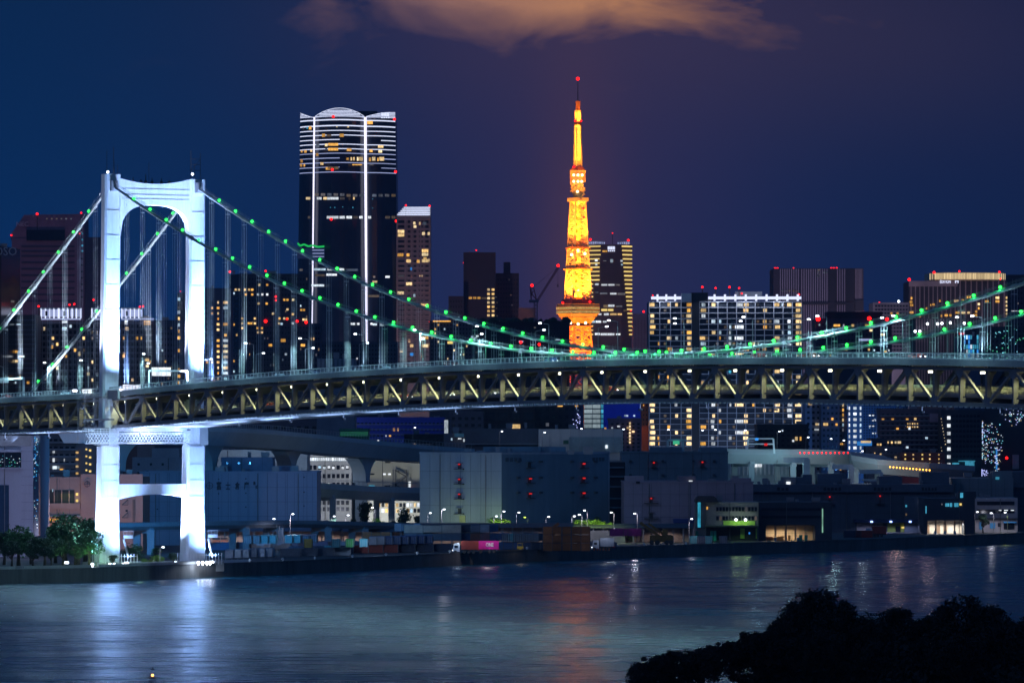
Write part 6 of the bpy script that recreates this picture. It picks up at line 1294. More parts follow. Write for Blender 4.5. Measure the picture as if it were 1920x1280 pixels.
# lights for the big walls
light('POINT', at(840, 976, 1946), 800, (.8, 1, .4), size=.6, bare=True); light('POINT', at(922, 972, 1943), 600, (.7, 1, .35), size=.6, bare=True); light('SPOT', at(840, 985, 1900), 3000, (.7, .8, 1), at(862, 900, 1958), size=.6, spot=115)
# anchorage block at the left edge
s = Bld('anchorage', 'massive pale concrete bridge anchorage cut by the left edge with dark glass openings', 'bridge anchorage', -260, 62, 816, 1690, 60, mat('anchorage_lilac', (.36, .37, .46), .85, 0, .1, .1, True))
s.box('opening', -100, 40, 848, 876, GLASS, 0, .3, .5); s.box('ledge', -100, 40, 876, 878.5, s.m, 0, 1.5, 2); s.box('ledge', -100, 40, 843, 847, s.m, 0, 2.5, 3); s.box('glass_wall', -100, 17, 909, 1010, GLASSB, 0, .3, .5)
for y in (846, 864, 880, 893, 909, 925, 941, 957, 973): s.box('joint', 40, 62, y - .2, y + .2, mat('joint_lilac', (.22, .22, .3), .8), 0, .05, .1)
s.box('glass_shaft', 62, 72, 816, 1004, GLASSB, 0, -1, 6)
rr = random.Random(8)
for i in range(70):
    y = rr.choice((rr.uniform(818, 900), rr.uniform(818, 1000))); x = rr.uniform(63, 71); s.box('glow_dot', x - .5, x + .5, y - 1, y + 1, rr.choice((E_BLUE, E_CYAN, E_COOL)), 0, -.3, .6)
for i in range(30): x = rr.uniform(0, 38); y = rr.gauss(866, 6); s.box('glow_dot', x - .7, x + .7, y - .7, y + .7, rr.choice((E_CYAN, E_COOL, E_GRN)), 0, .6, .5) if 849 < y < 875 else None
s.box('canopy_beam', -60, 58, 816, 836, GREYS, 0, 1, 1.4); s.finish()
light('SPOT', at(330, 870, 1640), 300000, (.06, .42, 1), at(400, 930, 1860), size=1, spot=60)  # added spot standing in for tower floodlight spill on the blue warehouse
light('SPOT', at(40, 1010, 1640), 24000, (.6, .62, 1), at(30, 920, 1690), size=1, spot=120)
# ---------------------------------------------------------------- trees
def leaf_mat(name, c):
    return mat(name, c, .8, 0, .45, .8)
LG = leaf_mat('leaves_lit_green', (.05, .14, .05)); LD = leaf_mat('leaves_shaded', (.035, .075, .04)); LL = leaf_mat('leaves_lit_lime', (.16, .30, .04)); BARK = mat('bark', (.06, .045, .035), .9)  # lit and dim looks of the foliage put into separate leaf colours
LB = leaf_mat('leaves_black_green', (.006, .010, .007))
def tree_proto(seed, h=8.0, r=3.6, leaves=1500, size=.55, m=LG, trunk=.35, base=.3, lobes=9, flat=.75, lr=(.28, .5)):
    rr = random.Random(seed); T = thing('tree', 'tree', 'tree', (0, 0, 0)); b = B(); hc = h * (base + (1 - base) / 2)
    b.tube((0, 0, 0), (rr.uniform(-.2, .2), 0, h * base), trunk, trunk * .7, 7)
    L = []
    for i in range(lobes):
        a = rr.uniform(0, 2 * pi); q = rr.uniform(.15, .98 - lr[1]) * r; z = h * base + (h * (1 - base)) * rr.uniform(.1, 1) * sqrt(max(.1, 1 - (q / r) ** 2)); rad = r * rr.uniform(*lr)
        z = min(z, h - rad * flat * .9); L.append((q * cos(a), q * sin(a), z, rad)); b.tube((0, 0, h * base * .9), (q * cos(a) * .9, q * sin(a) * .9, z), trunk * .45, trunk * .12, 5, False)
    L.append((0, 0, h - r * lr[1] * flat, r * lr[1]))
    obj('trunk', b, BARK, T, smooth=True); c = B()
    for i in range(leaves):
        x, y, z, rad = rr.choice(L); d = Vector((rr.gauss(0, 1), rr.gauss(0, 1), rr.gauss(0, 1))).normalized() * rad * rr.uniform(.5, 1.1) * (1.3 if rr.random() < .07 else 1); d.z *= flat
        p = Vector((x, y, z)) + d; n = Vector((rr.gauss(0, 1), rr.gauss(0, 1), rr.gauss(.5, 1))).normalized(); u = n.orthogonal().normalized(); v = n.cross(u); s_ = size * rr.uniform(.5, 1.2)
        c.poly([p - u * s_ * .5, p - v * s_ * .35, p + u * s_ * .5, p + v * s_ * .35])
    obj('crown', c, m, T); return T
protos = {}
def plant(key, loc, sc, rz, label, group, name=None, cat=None):
    P = protos[key]
    if not P.get('placed'): P['placed'] = 1; o = P; o.location = loc; o.rotation_euler = (0, 0, rz); o.scale = sc if hasattr(sc, '__len__') else (sc,) * 3
    else: o = copytree(P, loc, rz, sc)
    o['label'] = label; o['group'] = group
    if name: o.name = name
    if cat: o['category'] = cat
    return o
for i in range(3): protos['g%d' % i] = tree_proto(10 + i, m=LG)
for i in range(2): protos['d%d' % i] = tree_proto(20 + i, m=LD)
protos['l0'] = tree_proto(30, h=3.2, r=2.8, leaves=900, size=.4, m=LL, trunk=.12, base=.1, lobes=12)
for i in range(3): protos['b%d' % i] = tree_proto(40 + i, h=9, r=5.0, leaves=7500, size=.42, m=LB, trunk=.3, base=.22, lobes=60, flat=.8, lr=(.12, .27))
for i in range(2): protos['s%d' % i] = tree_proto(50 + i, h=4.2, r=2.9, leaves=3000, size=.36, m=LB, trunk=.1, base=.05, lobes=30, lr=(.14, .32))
for p_ in protos.values(): p_.name = 'tree'
rr = random.Random(2)
spec = [(-30, 1050, 985, 1600, 'g0'), (8, 1050, 990, 1592, 'd0'), (35, 1056, 982, 1582, 'g1'), (58, 1052, 1002, 1598, 'd1'), (84, 1056, 1006, 1585, 'd0'), (104, 1050, 984, 1612, 'g2'), (122, 1056, 966, 1600, 'g0'), (142, 1057, 984, 1590, 'g1'), (160, 1050, 972, 1620, 'g2'), (168, 1058, 992, 1578, 'g0'), (118, 1058, 1008, 1574, 'd1'), (148, 1058, 1014, 1572, 'd0'), (22, 1058, 1012, 1572, 'd1'), (62, 1059, 1018, 1570, 'd0'), (96, 1059, 1020, 1570, 'd1')]
for i, (x, yb_, yt_, Y, k) in enumerate(spec):
    s_ = (yb_ - yt_) * Y / F / 8.0; lit = 'green lit' if k[0] == 'g' else 'dark'
    plant(k, (xx(x, Y), Y, G), (s_ * 1.3, s_ * 1.3, s_ * 1.04), rr.uniform(0, 6), f'{lit} quay tree left of the white bridge tower, {ORD[i]} of the grove', 'trees in the grove left of the bridge tower')
for i, (x, yt_, Y, k, lb) in enumerate(((213, 1035, 1568, 'd0', 'small dark tree in front of the near bridge leg'), (251, 1018, 1600, 'g1', 'round green lit tree between the legs of the bridge tower'), (240, 1028, 1612, 'd1', 'dark low tree behind the round lit one between the bridge legs'), (292, 1028, 1610, 'g2', 'bushy green tree midway between the bridge legs'), (325, 1034, 1590, 'd1', 'dark tree at the left of the far bridge leg'))):
    s_ = (1057 - yt_) * Y / F / 8.0; plant(k, (xx(x, Y), Y, G), (s_ * 1.5, s_ * 1.5, s_), i, lb, 'small trees at the foot of the bridge tower')
for i, (x, yt_, w_) in enumerate(((271, 1045, .8), (296, 1043, 1.2), (284, 1048, .7))): plant('l0', (xx(x, 1590), 1590, G), (w_ * .8, w_ * .8, w_ * .7), i, f'{("round", "wide", "low")[i]} clipped bush between the bridge legs', 'clipped bushes at the bridge foot', 'bush', 'bush')
for i, (x, yb_, yt_, Y, k, lb) in enumerate(((687, 992, 930, 2030, 'd0', 'tall dark tree in front of the white office'), (756, 990, 936, 2020, 'd1', 'broad dark tree left of the big plain warehouse'), (662, 990, 956, 2020, 'g1', 'small tree left of the tall dark one'), (634, 988, 962, 2030, 'd0', 'leftmost small tree beside the blue warehouse corner'), (613, 986, 958, 2035, 'g2', 'bare small tree at the blue warehouse corner'), (707, 990, 954, 2010, 'g0', 'green lit tree under a street lamp'), (720, 990, 962, 2012, 'g2', 'little green lit tree between the two dark ones'), (738, 990, 962, 2030, 'd1', 'low dark tree behind the broad one'), (784, 990, 952, 2020, 'd0', 'dark tree touching the plain warehouse'))):
    s_ = (yb_ - yt_) * Y / F / 8.0; plant(k, (xx(x, Y), Y, G), (s_ * .85, s_ * .85, s_), i * 1.3, lb, 'street trees between the two big warehouses')
for i, (x, yt_, Y, k, lb) in enumerate(((908, 974, 1930, 'd1', 'dark shrub mass before the warehouse corner'), (984, 970, 1930, 'd0', 'round black tree between the lamps at the warehouse yard'), (1118, 958, 1930, 'd1', 'dark broad tree left of the mauve warehouse'), (1136, 970, 1925, 'g1', 'palm like tree under the purple lamp'), (1843, 968, 2080, 'd0', 'dark palm like tree at the small white office'), (1766, 996, 1960, 'd1', 'low dark bush'),)):
    s_ = (1003 - yt_) * Y / F / 8.0
    if i < 5: plant(k, (xx(x, Y), Y, G), s_, i, lb, 'yard trees along the warehouses')
for i, (x, y, w_) in enumerate(((928, 983, 1.3), (946, 985, 1.2), (1086, 984, 1.1), (1100, 983, 1.1), (1114, 984, 1.1), (1128, 985, .9), (1146, 986, .8), (1176, 1012, 1.5))):
    plant('l0', (xx(x, 1905), 1905, G + (4.2 if i < 7 else 0)), w_, i, f'{ORD[i]} lime green lit bush from the left in the warehouse yard', 'lime lit bushes of the warehouse yard', 'bush', 'bush')
struct('terrace', B().box(xx(880, 1900), xx(1172, 1900), 1899, 1912, G, G + 4.2), CONCD)
for x in (928, 950, 1090, 1115, 1140): light('POINT', at(x, 966, 1899), 900, (.8, 1, .25), size=.3)
light('POINT', at(1176, 1002, 1896), 200, (.6, 1, .4), size=.3); light('POINT', at(708, 964, 2003), 1300, (.7, 1, .2), size=.3); light('POINT', at(640, 970, 2010), 1500, (.5, 1, .8), size=.4); light('POINT', at(740, 962, 2040), 2500, (.9, 1, .9), size=.4)
light('SPOT', at(150, 1054, 1562), 2600, (.45, 1, .5), at(140, 1000, 1600), size=.5, spot=100); light('SPOT', at(176, 1056, 1570), 2400, (.5, 1, .6), at(165, 1005, 1600), size=.5, spot=90)
light('POINT', at(262, 1035, 1578), 900, (.5, 1, .7), size=.4)
# foreground islet with dark trees
hb = B(); nx, ny = 46, 16; IY = 560.
def isl(X, Y):
    px = X * F / (600.) + 960; t_ = max(0, min(1, (px - 1150) / 420.)); e = max(0, 1 - abs((Y - 620) / 62.) ** 2.2)
    return -1 + (18.6 * t_ ** .8) * e + 1.2 * sin(X * .5) * e * t_
gx = [xx(1120, 600) + i * 2.2 for i in range(nx)]; gy = [IY + i * 8. for i in range(ny)]
for j in range(ny):
    for i in range(nx): hb.v.append((gx[i], gy[j], isl(gx[i], gy[j])))
for j in range(ny - 1):
    for i in range(nx - 1): a = j * nx + i; hb.f.append((a, a + 1, a + nx + 1, a + nx))
struct('islet', hb, mat('islet_soil', (.02, .024, .018), .95), True)
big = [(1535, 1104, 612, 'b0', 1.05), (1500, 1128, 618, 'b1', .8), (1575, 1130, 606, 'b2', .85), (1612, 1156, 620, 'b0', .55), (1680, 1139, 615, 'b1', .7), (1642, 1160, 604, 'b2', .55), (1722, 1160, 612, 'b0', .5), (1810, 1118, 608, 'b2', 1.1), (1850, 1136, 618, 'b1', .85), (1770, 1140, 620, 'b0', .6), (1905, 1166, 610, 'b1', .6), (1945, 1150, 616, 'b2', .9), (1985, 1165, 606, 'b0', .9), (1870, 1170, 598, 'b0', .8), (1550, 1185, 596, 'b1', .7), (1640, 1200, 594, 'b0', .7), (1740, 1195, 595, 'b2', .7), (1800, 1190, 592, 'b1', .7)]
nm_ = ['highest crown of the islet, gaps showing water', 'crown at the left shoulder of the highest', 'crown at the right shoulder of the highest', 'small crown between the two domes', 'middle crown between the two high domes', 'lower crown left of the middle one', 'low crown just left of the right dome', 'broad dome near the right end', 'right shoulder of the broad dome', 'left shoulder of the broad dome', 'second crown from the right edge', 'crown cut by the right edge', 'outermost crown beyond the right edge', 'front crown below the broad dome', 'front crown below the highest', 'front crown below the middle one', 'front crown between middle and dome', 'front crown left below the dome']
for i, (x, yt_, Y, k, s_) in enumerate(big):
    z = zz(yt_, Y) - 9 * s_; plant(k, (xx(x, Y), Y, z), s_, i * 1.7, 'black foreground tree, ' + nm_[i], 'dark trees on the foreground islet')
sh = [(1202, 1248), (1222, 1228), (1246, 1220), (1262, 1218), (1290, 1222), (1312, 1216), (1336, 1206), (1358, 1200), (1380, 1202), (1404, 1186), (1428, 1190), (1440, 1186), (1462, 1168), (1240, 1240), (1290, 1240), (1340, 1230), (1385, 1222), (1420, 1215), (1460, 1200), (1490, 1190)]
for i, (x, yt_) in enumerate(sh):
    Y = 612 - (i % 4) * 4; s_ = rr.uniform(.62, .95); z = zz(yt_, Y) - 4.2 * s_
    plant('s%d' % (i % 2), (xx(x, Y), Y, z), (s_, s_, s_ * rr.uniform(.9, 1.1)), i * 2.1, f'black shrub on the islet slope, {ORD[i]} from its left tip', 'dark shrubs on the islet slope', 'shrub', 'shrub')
uv = B(); 
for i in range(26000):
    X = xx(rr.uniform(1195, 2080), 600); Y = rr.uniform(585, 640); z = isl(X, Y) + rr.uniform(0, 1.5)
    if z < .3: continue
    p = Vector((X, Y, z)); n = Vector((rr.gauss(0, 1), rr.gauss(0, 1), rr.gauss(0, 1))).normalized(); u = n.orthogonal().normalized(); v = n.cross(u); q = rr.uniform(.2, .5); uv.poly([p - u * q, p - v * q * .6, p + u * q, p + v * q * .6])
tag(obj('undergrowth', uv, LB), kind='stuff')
# ---------------------------------------------------------------- beacon buoy
BYY = 880.; c = Vector((xx(286, BYY), BYY, 0)); zt = lambda y: zz(y, BYY)
by = thing('beacon_buoy', 'lateral beacon buoy with cone topmark and glowing orange lantern', 'buoy', c)
dk = mat('buoy_black', (.006, .006, .01), .6)
obj('hull', B().loft([[(c.x + r_ * cos(a * pi / 6), c.y + r_ * sin(a * pi / 6), z) for a in range(12)] for r_, z in ((1.0, -.6), (1.25, .2), (1.2, .7), (.5, 1.0))]), dk, by)
q = B()
for a in range(4):
    g = a * pi / 2 + .5; q.bar((c.x + .55 * cos(g), c.y + .55 * sin(g), .9), (c.x + .45 * cos(g), c.y + .45 * sin(g), zt(1269)), .1)
for z in (1.6, 2.4): 
    for a in range(4): g = a * pi / 2 + .5; q.bar((c.x + .5 * cos(g), c.y + .5 * sin(g), z), (c.x + .5 * cos(g + pi / 2), c.y + .5 * sin(g + pi / 2), z), .07)
obj('cage', q, dk, by); obj('platform', B().loft([[(c.x + r_ * cos(a * pi / 6), c.y + r_ * sin(a * pi / 6), z) for a in range(12)] for r_, z in ((.4, zt(1271)), (1.1, zt(1269)), (.4, zt(1267.5)))]), dk, by)
obj('lantern', B().ball((c.x, c.y, zt(1265)), .2), emi('buoy_lantern', (1, .35, .06), 7), by)
q = B()
for sg_ in (-1, 1): q.bar((c.x + sg_ * .35, c.y, zt(1268)), (c.x + sg_ * .28, c.y, zt(1258)), .05)
q.bar((c.x - .3, c.y, zt(1258)), (c.x + .3, c.y, zt(1258)), .05); q.bar((c.x, c.y, zt(1258)), (c.x, c.y, zt(1254)), .06); obj('top_frame', q, dk, by)
obj('topmark', B().tube((c.x, c.y, zt(1255.5)), (c.x, c.y, zt(1249)), .36, .02, 10), dk, by)
# ---------------------------------------------------------------- containers, vehicles, yard lamps
CM = {k: mat('container_' + k, c_, .6, .1, .25, .6) for k, c_ in dict(grey=(.28, .32, .40), white=(.55, .60, .68), teal=(.06, .30, .36), blue=(.04, .10, .25), navy=(.025, .04, .09), red=(.28, .04, .03), rust=(.42, .13, .04), green=(.03, .28, .05), yellow=(.6, .42, .05), magenta=(.75, .01, .38), plum=(.28, .02, .2), cream=(.5, .4, .33), slate=(.12, .15, .2)).items()}
DOORF = mat('container_door_frame', (.08, .09, .11), .5)
protoc = {}
def container(col, x, Y, lvl, rz, label, group, L=6.1, face='side'):
    key = (col, L)
    if key not in protoc:
        T = thing('shipping_container', label, 'container', (0, 0, 0)); b = B(); w, h = 2.44, 2.55
        b.box(-L / 2, L / 2, -w / 2, w / 2, .1, h)
        n_ = int(L / .3)
        for i in range(n_):
            xa_ = -L / 2 + .1 + i * .3
            for s_ in (-1, 1): b.box(xa_, xa_ + .15, s_ * (w / 2 + .02) - .02, s_ * (w / 2 + .02) + .02, .25, h - .15)
        obj('body', b, CM[col], T, (0, 0, 0))
        f_ = B()
        for s_ in (-1, 1):
            for q in (-1, 1): f_.box(s_ * L / 2 - .08, s_ * L / 2 + .08, q * w / 2 - .08, q * w / 2 + .08, 0, h + .03)
        obj('corner_post', f_, DOORF, T, (0, 0, 0))
        d = B()
        for q in (-.9, -.35, .35, .9): d.bar((L / 2 + .06, q, .25), (L / 2 + .06, q, h - .2), .06)
        d.bar((L / 2 + .05, 0, .2), (L / 2 + .05, 0, h - .1), .04); obj('door_bars', d, STEEL, T, (0, 0, 0)); protoc[key] = T; o = T
    else: o = copytree(protoc[key])
    o.location = (xx(x, Y), Y, G + lvl * 2.6); o.rotation_euler = (0, 0, rz); o['label'] = label; o['group'] = group; return o
def crow(cols, x0, dx, Y, lvl, rz, where, L=6.1, dY=0.):
    for i, c_ in enumerate(cols.split()):
        if c_ == '-': continue
        container(c_, x0 + dx * i, Y + dY * i, lvl, rz, f'{c_} shipping container, {ORD[i]} from the left in {where}', 'shipping containers in the yard', L)
E90 = -pi / 2
crow('grey white white grey white white', 431.5, 14.8, 1676, 0, E90, 'the front row of pale container ends', 12.2, 4)
crow('slate slate slate slate', 545, 31, 1694, 0, 0, 'the grey row beside the pale ends', 6.1, 5)
crow('navy navy teal navy red red red', 560, 28, 1722, 0, 0, 'the mixed second row', 6.1, 4)
crow('yellow - teal green teal', 578, 26, 1700, 1, E90, 'the coloured stack above the quay', 6.1, 2)
crow('slate slate teal teal - teal teal navy navy', 466, 15.2, 1760, 1, E90, 'the third row behind', 12.2, 2)
crow('blue navy grey slate navy blue slate navy grey', 400, 36, 1782, 0, 0, 'the long back row', 12.2, 3)
crow('grey grey blue blue blue blue blue blue', 700, 14.9, 1742, 1, E90, 'the right row of pale blue ends', 12.2, 3)
crow('navy navy navy navy', 708, 34, 1750, 0, 0, 'the base row below those', 12.2, 4)
crow('rust rust', 697, 17, 1822, 1, 0, 'the orange pair at mid yard', 6.1); crow('rust rust slate slate navy', 697, 17, 1822, 0, 0, 'the base under the orange pair', 6.1)
crow('cream cream', 793, 36, 1800, 2, 0, 'the cream pair by the plain warehouse', 12.2); crow('slate slate', 793, 36, 1800, 1, 0, 'the slate pair under the cream ones', 12.2); crow('grey grey', 757, 14, 1830, 2, 0, 'the grey pair left of the cream ones', 6.1)
crow('rust navy navy grey', 846, 18, 1805, 2, 0, 'the top layer over the truck', 6.1); crow('navy blue navy rust blue blue', 846, 18, 1803, 1, 0, 'the middle layer over the truck', 6.1); crow('blue blue', 900, 17, 1812, 2, 0, 'the pale top pair above the magenta box', 6.1)
crow('slate teal slate slate slate slate', 948, 11, 1790, 1, E90, 'the ends right of the magenta box', 6.1); crow('blue blue blue navy navy navy', 945, 17, 1788, 0, 0, 'the blue base right of the magenta box', 6.1)
crow('navy navy', 1000, 18, 1800, 1, 0, 'the black pair left of the rust stack', 6.1)
crow('rust rust rust rust', 1036, 17.5, 1770, 2, 0, 'the top of the rust stack', 6.1); crow('rust rust rust rust', 1036, 17.5, 1770, 1, 0, 'the middle of the rust stack', 6.1); crow('rust rust rust rust', 1036, 17.5, 1770, 0, 0, 'the bottom of the rust stack', 6.1)
crow('plum plum', 1160, 26, 1880, 1, 0, 'the far plum pair behind the lime bush', 6.1)
crow('slate', 1120, 30, 1790, 0, 0, 'the low pair', 12.2); crow('white', 1137, 30, 1786, 0, E90, 'the gap by the cones', 6.1)
crow('teal navy teal - slate', 1300, 14, 1885, 0, E90, 'the green yard before the office', 6.1); crow('navy red', 1598, 22, 1990, 0, 0, 'the dock near the pale loading wall', 6.1)
def crane_yard():
    T = thing('container_loader', 'dark yellow reach stacker with raised diagonal boom before the mauve warehouse', 'loader', (xx(1225, 1870), 1870, G)); m_ = mat('loader_ochre', (.22, .12, .02), .6)
    q = lambda x, y: at(x, y, 1870)
    obj('boom', B().bar(q(1200, 979), q(1238, 1006), 1.0, 1.0).bar(q(1216, 981), q(1246, 1003), .7, .7), m_, T)
    obj('body', B().box(xx(1218, 1870), xx(1262, 1870), 1868, 1872, G + .9, G + 3.2).box(xx(1242, 1870), xx(1252, 1870), 1868.4, 1871.6, G + 3.2, G + 5.2), m_, T)
    for x in (1222, 1232, 1250, 1258): obj('wheel', B().tube((xx(x, 1870), 1867.4, G + .8), (xx(x, 1870), 1868.1, G + .8), .8, n=12), DARKS, T)
crane_yard()
T = thing('excavator', 'orange crane boom rising left of the rust containers', 'excavator', (xx(1035, 1840), 1840, G)); obj('boom', B().bar(at(1024, 996, 1840), at(1048, 981, 1840), .9, .9).bar(at(1024, 996, 1840), at(1030, 1008, 1840), .8, .8), CM['rust'], T); obj('body', B().box(xx(1026, 1840), xx(1044, 1840), 1838, 1843, G + 1, G + 3).box(xx(1030, 1840), xx(1037, 1840), 1838.4, 1841, G + 3, G + 4.4), CM['rust'], T); obj('track', B().box(xx(1025, 1840), xx(1045, 1840), 1837.6, 1838.6, G, G + 1).box(xx(1025, 1840), xx(1045, 1840), 1842, 1843, G, G + 1), DARKS, T)
def truck(name, label, x, Y, L, m_, lab=None, cab_first=True, group='trucks on the quay road'):
    T = thing(name, label, 'truck', (xx(x, Y), Y, G), group); X = xx(x, Y); s_ = 1 if cab_first else -1
    cx_ = X if cab_first else X + L
    cb = obj('cab', B().loft([[(X + a, Y + b_, G + z) for a, b_ in p_] for z, p_ in ((.6, ((0, -1.2), (2.2, -1.2), (2.2, 1.2), (0, 1.2))), (1.6, ((0, -1.2), (2.2, -1.2), (2.2, 1.2), (0, 1.2))), (2.9, ((.35, -1.15), (2.2, -1.15), (2.2, 1.15), (.35, 1.15))), (3.2, ((.6, -1.1), (2.1, -1.1), (2.1, 1.1), (.6, 1.1))))]), CM['white'], T)
    obj('windscreen', B().bar((X + .08, Y - 1.0, G + 2.1), (X + .08, Y + 1.0, G + 2.1), .1, .8), GLASS, cb); obj('side_window', B().box(X + .6, X + 1.6, Y - 1.24, Y - 1.2, G + 1.8, G + 2.5), GLASS, cb)
    obj('headlight', B().ball((X - .02, Y - .9, G + 1.0), .14), E_LAMP, cb)
    obj('chassis', B().box(X + 2.2, X + L, Y - 1.0, Y + 1.0, G + .9, G + 1.2), DARKS, T)
    for wx in (.8, L - 3, L - 1.6, L * .45):
        for wy in (-1.1, .85): obj('wheel', B().tube((X + wx, Y + wy - .12, G + .5), (X + wx, Y + wy + .22, G + .5), .5, n=10), DARKS, T)
    if m_: obj('load_box', B().box(X + 2.6, X + L, Y - 1.22, Y + 1.22, G + 1.25, G + 3.9), m_, T)
    obj('tail_lamp', B().box(X + L, X + L + .05, Y - 1, Y - .7, G + 1, G + 1.2), E_REDD, T); return T
tk = truck('truck', 'white cab truck beside the red container at the left of the magenta one', 849, 1738, 8, CM['red'])
tk = truck('truck', 'trailer truck carrying the bright magenta container', 873, 1742, 10.4, None)
xa_, Yt = xx(873, 1742) + 2.6, 1742
bx = obj('magenta_container', B().box(xa_, xa_ + 7.7, Yt - 1.22, Yt + 1.22, G + 1.25, G + 3.85), CM['magenta'], tk)
o = sign('ONE', tk, (xa_ + 4.9, Yt - 1.25, G + 2.65), 2.4, mat('letter_white', (.85, .85, .88), .5), sz=1.45, bold=.03); o.name = 'lettering'
light('POINT', (xa_ + 4, Yt - 7, G + 6), 700, (1, .9, .95), size=.3); light('POINT', (xa_ - 5, Yt - 6, G + 5), 500, (.7, .85, 1), size=.3)
truck('truck', 'small white truck parked before the low white ended container', 1110, 1782, 7, CM['grey']); truck('truck', 'red box truck on the dock under the blue lamps', 1622, 2000, 7.5, CM['red'])
for i, x in enumerate((1114, 1120, 1125, 1131, 1136, 1142)):
    T = thing('traffic_cone', f'{ORD[i]} small orange cone from the left on the quay', 'traffic cone', (xx(x, 1776), 1776, G), 'traffic cones on the quay'); obj('cone', B().tube((xx(x, 1776), 1776, G + .05), (xx(x, 1776), 1776, G + .9), .22, .05, 8), mat('cone_orange', (.8, .15, .03), .5), T); obj('base', B().box(xx(x, 1776) - .3, xx(x, 1776) + .3, 1775.7, 1776.3, G, G + .06), DARKS, T)
light('POINT', at(1135, 1000, 1778), 260, (.8, .85, 1), size=.3)
T = thing('forklift', 'yellow forklift working among the blue containers', 'forklift', (xx(976, 1778), 1778, G)); X = xx(976, 1778)
obj('body', B().box(X - 1.1, X + .9, 1777.4, 1778.6, G + .4, G + 1.4), CM['yellow'], T); q = B()
for a in (-.9, .6):
    for b_ in (1777.5, 1778.5): q.bar((X + a, b_, G + 1.4), (X + a, b_, G + 2.3), .1)
q.box(X - 1, X + .7, 1777.4, 1778.6, G + 2.3, G + 2.4); obj('guard', q, CM['yellow'], T); obj('mast', B().bar((X + 1.1, 1777.8, G + .1), (X + 1.1, 1777.8, G + 2.8), .12).bar((X + 1.1, 1778.3, G + .1), (X + 1.1, 1778.3, G + 2.8), .12).bar((X + 1.1, 1778, G + .2), (X + 2.1, 1778, G + .2), .5, .08), DARKS, T)
for a in (-.8, .6): obj('wheel', B().tube((X + a, 1777.2, G + .35), (X + a, 1777.5, G + .35), .35, n=10), DARKS, T)
light('POINT', (X, 1772, G + 5), 200, (1, .85, .6), size=.3)
# long open sheds behind the containers
def shed(label, x0, x1, Y, ytop, nl_, m_):
    T = thing('open_shed', label, 'shed', (xx((x0 + x1) / 2, Y), Y, G)); zt_ = zz(ytop, Y)
    obj('roof', B().prism([(xx(x0, Y), Y - 1, zt_ - .6), (xx(x0, Y), Y + 6, zt_ + .8), (xx(x0, Y), Y + 13, zt_ - .6)], (xx(x1, Y) - xx(x0, Y), 0, 0)), m_, T); b = B(); n_ = int((x1 - x0) / 18)
    for i in range(n_ + 1): X = xx(x0 + (x1 - x0) * i / n_, Y); b.bar((X, Y, G), (X, Y, zt_ - .6), .4); b.bar((X, Y + 12, G), (X, Y + 12, zt_ - .6), .4)
    obj('posts', b, GREYS, T); obj('back_wall', B().box(xx(x0, Y), xx(x1, Y), Y + 12.3, Y + 12.6, G, zt_ - .7), mat('shed_wall', (.3, .25, .27), .8), T)
    for i in range(nl_): X = x0 + (x1 - x0) * (i + .5) / nl_; light('POINT', at(X, ytop + 7, Y + 7), 900, (1, .78, .6), size=.4)
shed('long low shed with warm light under its roof behind the left containers', 385, 640, 1835, 992, 7, mat('roof_slate', (.13, .16, .22), .7))
shed('low shed with pale lit back wall behind the orange containers', 625, 770, 1850, 993, 4, mat('roof_navy', (.06, .08, .13), .7))
shed('brown roofed shed in front of the plain warehouse', 790, 1075, 1860, 985, 3, mat('roof_brown', (.16, .09, .09), .7))
shed('dark shed at the foot of the mauve warehouse', 1075, 1300, 1900, 986, 2, mat('roof_ink', (.03, .04, .06), .7))
for i, x in enumerate((387, 405, 420, 435)): single('portable_office', B().box(xx(x - 6, 1828), xx(x + 6, 1828), 1828, 1831, G, G + 2.6).prism([(xx(x - 6.4, 1828), 1827.8, G + 2.6), (xx(x - 6.4, 1828), 1829.5, G + 3.2), (xx(x - 6.4, 1828), 1831.2, G + 2.6)], (12.8 * 1828 / F, 0, 0)), mat('hut_salmon', (.55, .3, .22), .7), (xx(x, 1828), 1828, G), f'{ORD[i]} small salmon hut from the left under the elevated railway', 'hut', 'small huts under the elevated railway')
for x in (400, 428): light('POINT', at(x, 1005, 1822), 500, (1, .6, .35), size=.3)
light('SPOT', at(388, 1030, 1600), 26000, (.45, .65, 1), at(480, 1008, 1680), size=.4, spot=90, blend=1.)  # added spot standing in for the tower floods on the container ends
light('SPOT', at(700, 1000, 1690), 9000, (.5, .7, 1), at(760, 1005, 1742), size=.4, spot=120, blend=1.)
# yard and street lamps
def ylamp(x, yh_, Y, label, side=1, power=0, col=(.8, .88, 1), hd=None, z0=G, group='yard lamps along the quay', m=None):
    zt_ = zz(yh_, Y); X = xx(x, Y); T = thing('yard_lamp', label, 'street lamp', (X, Y, z0), group)
    obj('pole', B().tube((X, Y, z0), (X, Y, zt_), .13, .08, 6), GREYS, T); obj('arm', B().tube((X, Y, zt_), (X - side * .8, Y - .3, zt_ + .15), .06, n=5), GREYS, T)
    obj('lamp_head', B().hexa([(X - side * .9 + a, Y - .3 + b_, zt_ + q) for q in (0, .25) for a, b_ in ((-.35, -.2), (.35, -.2), (.35, .2), (-.35, .2))]), m or E_LAMP, T)
    if power: light('POINT', (X - side * .9, Y - 1.6, zt_ - .4), power * (.45 if x in (828, 1195, 1863, 1151) else 1.8), col, size=.4, bare=x in (828, 1195, 1863, 1151))
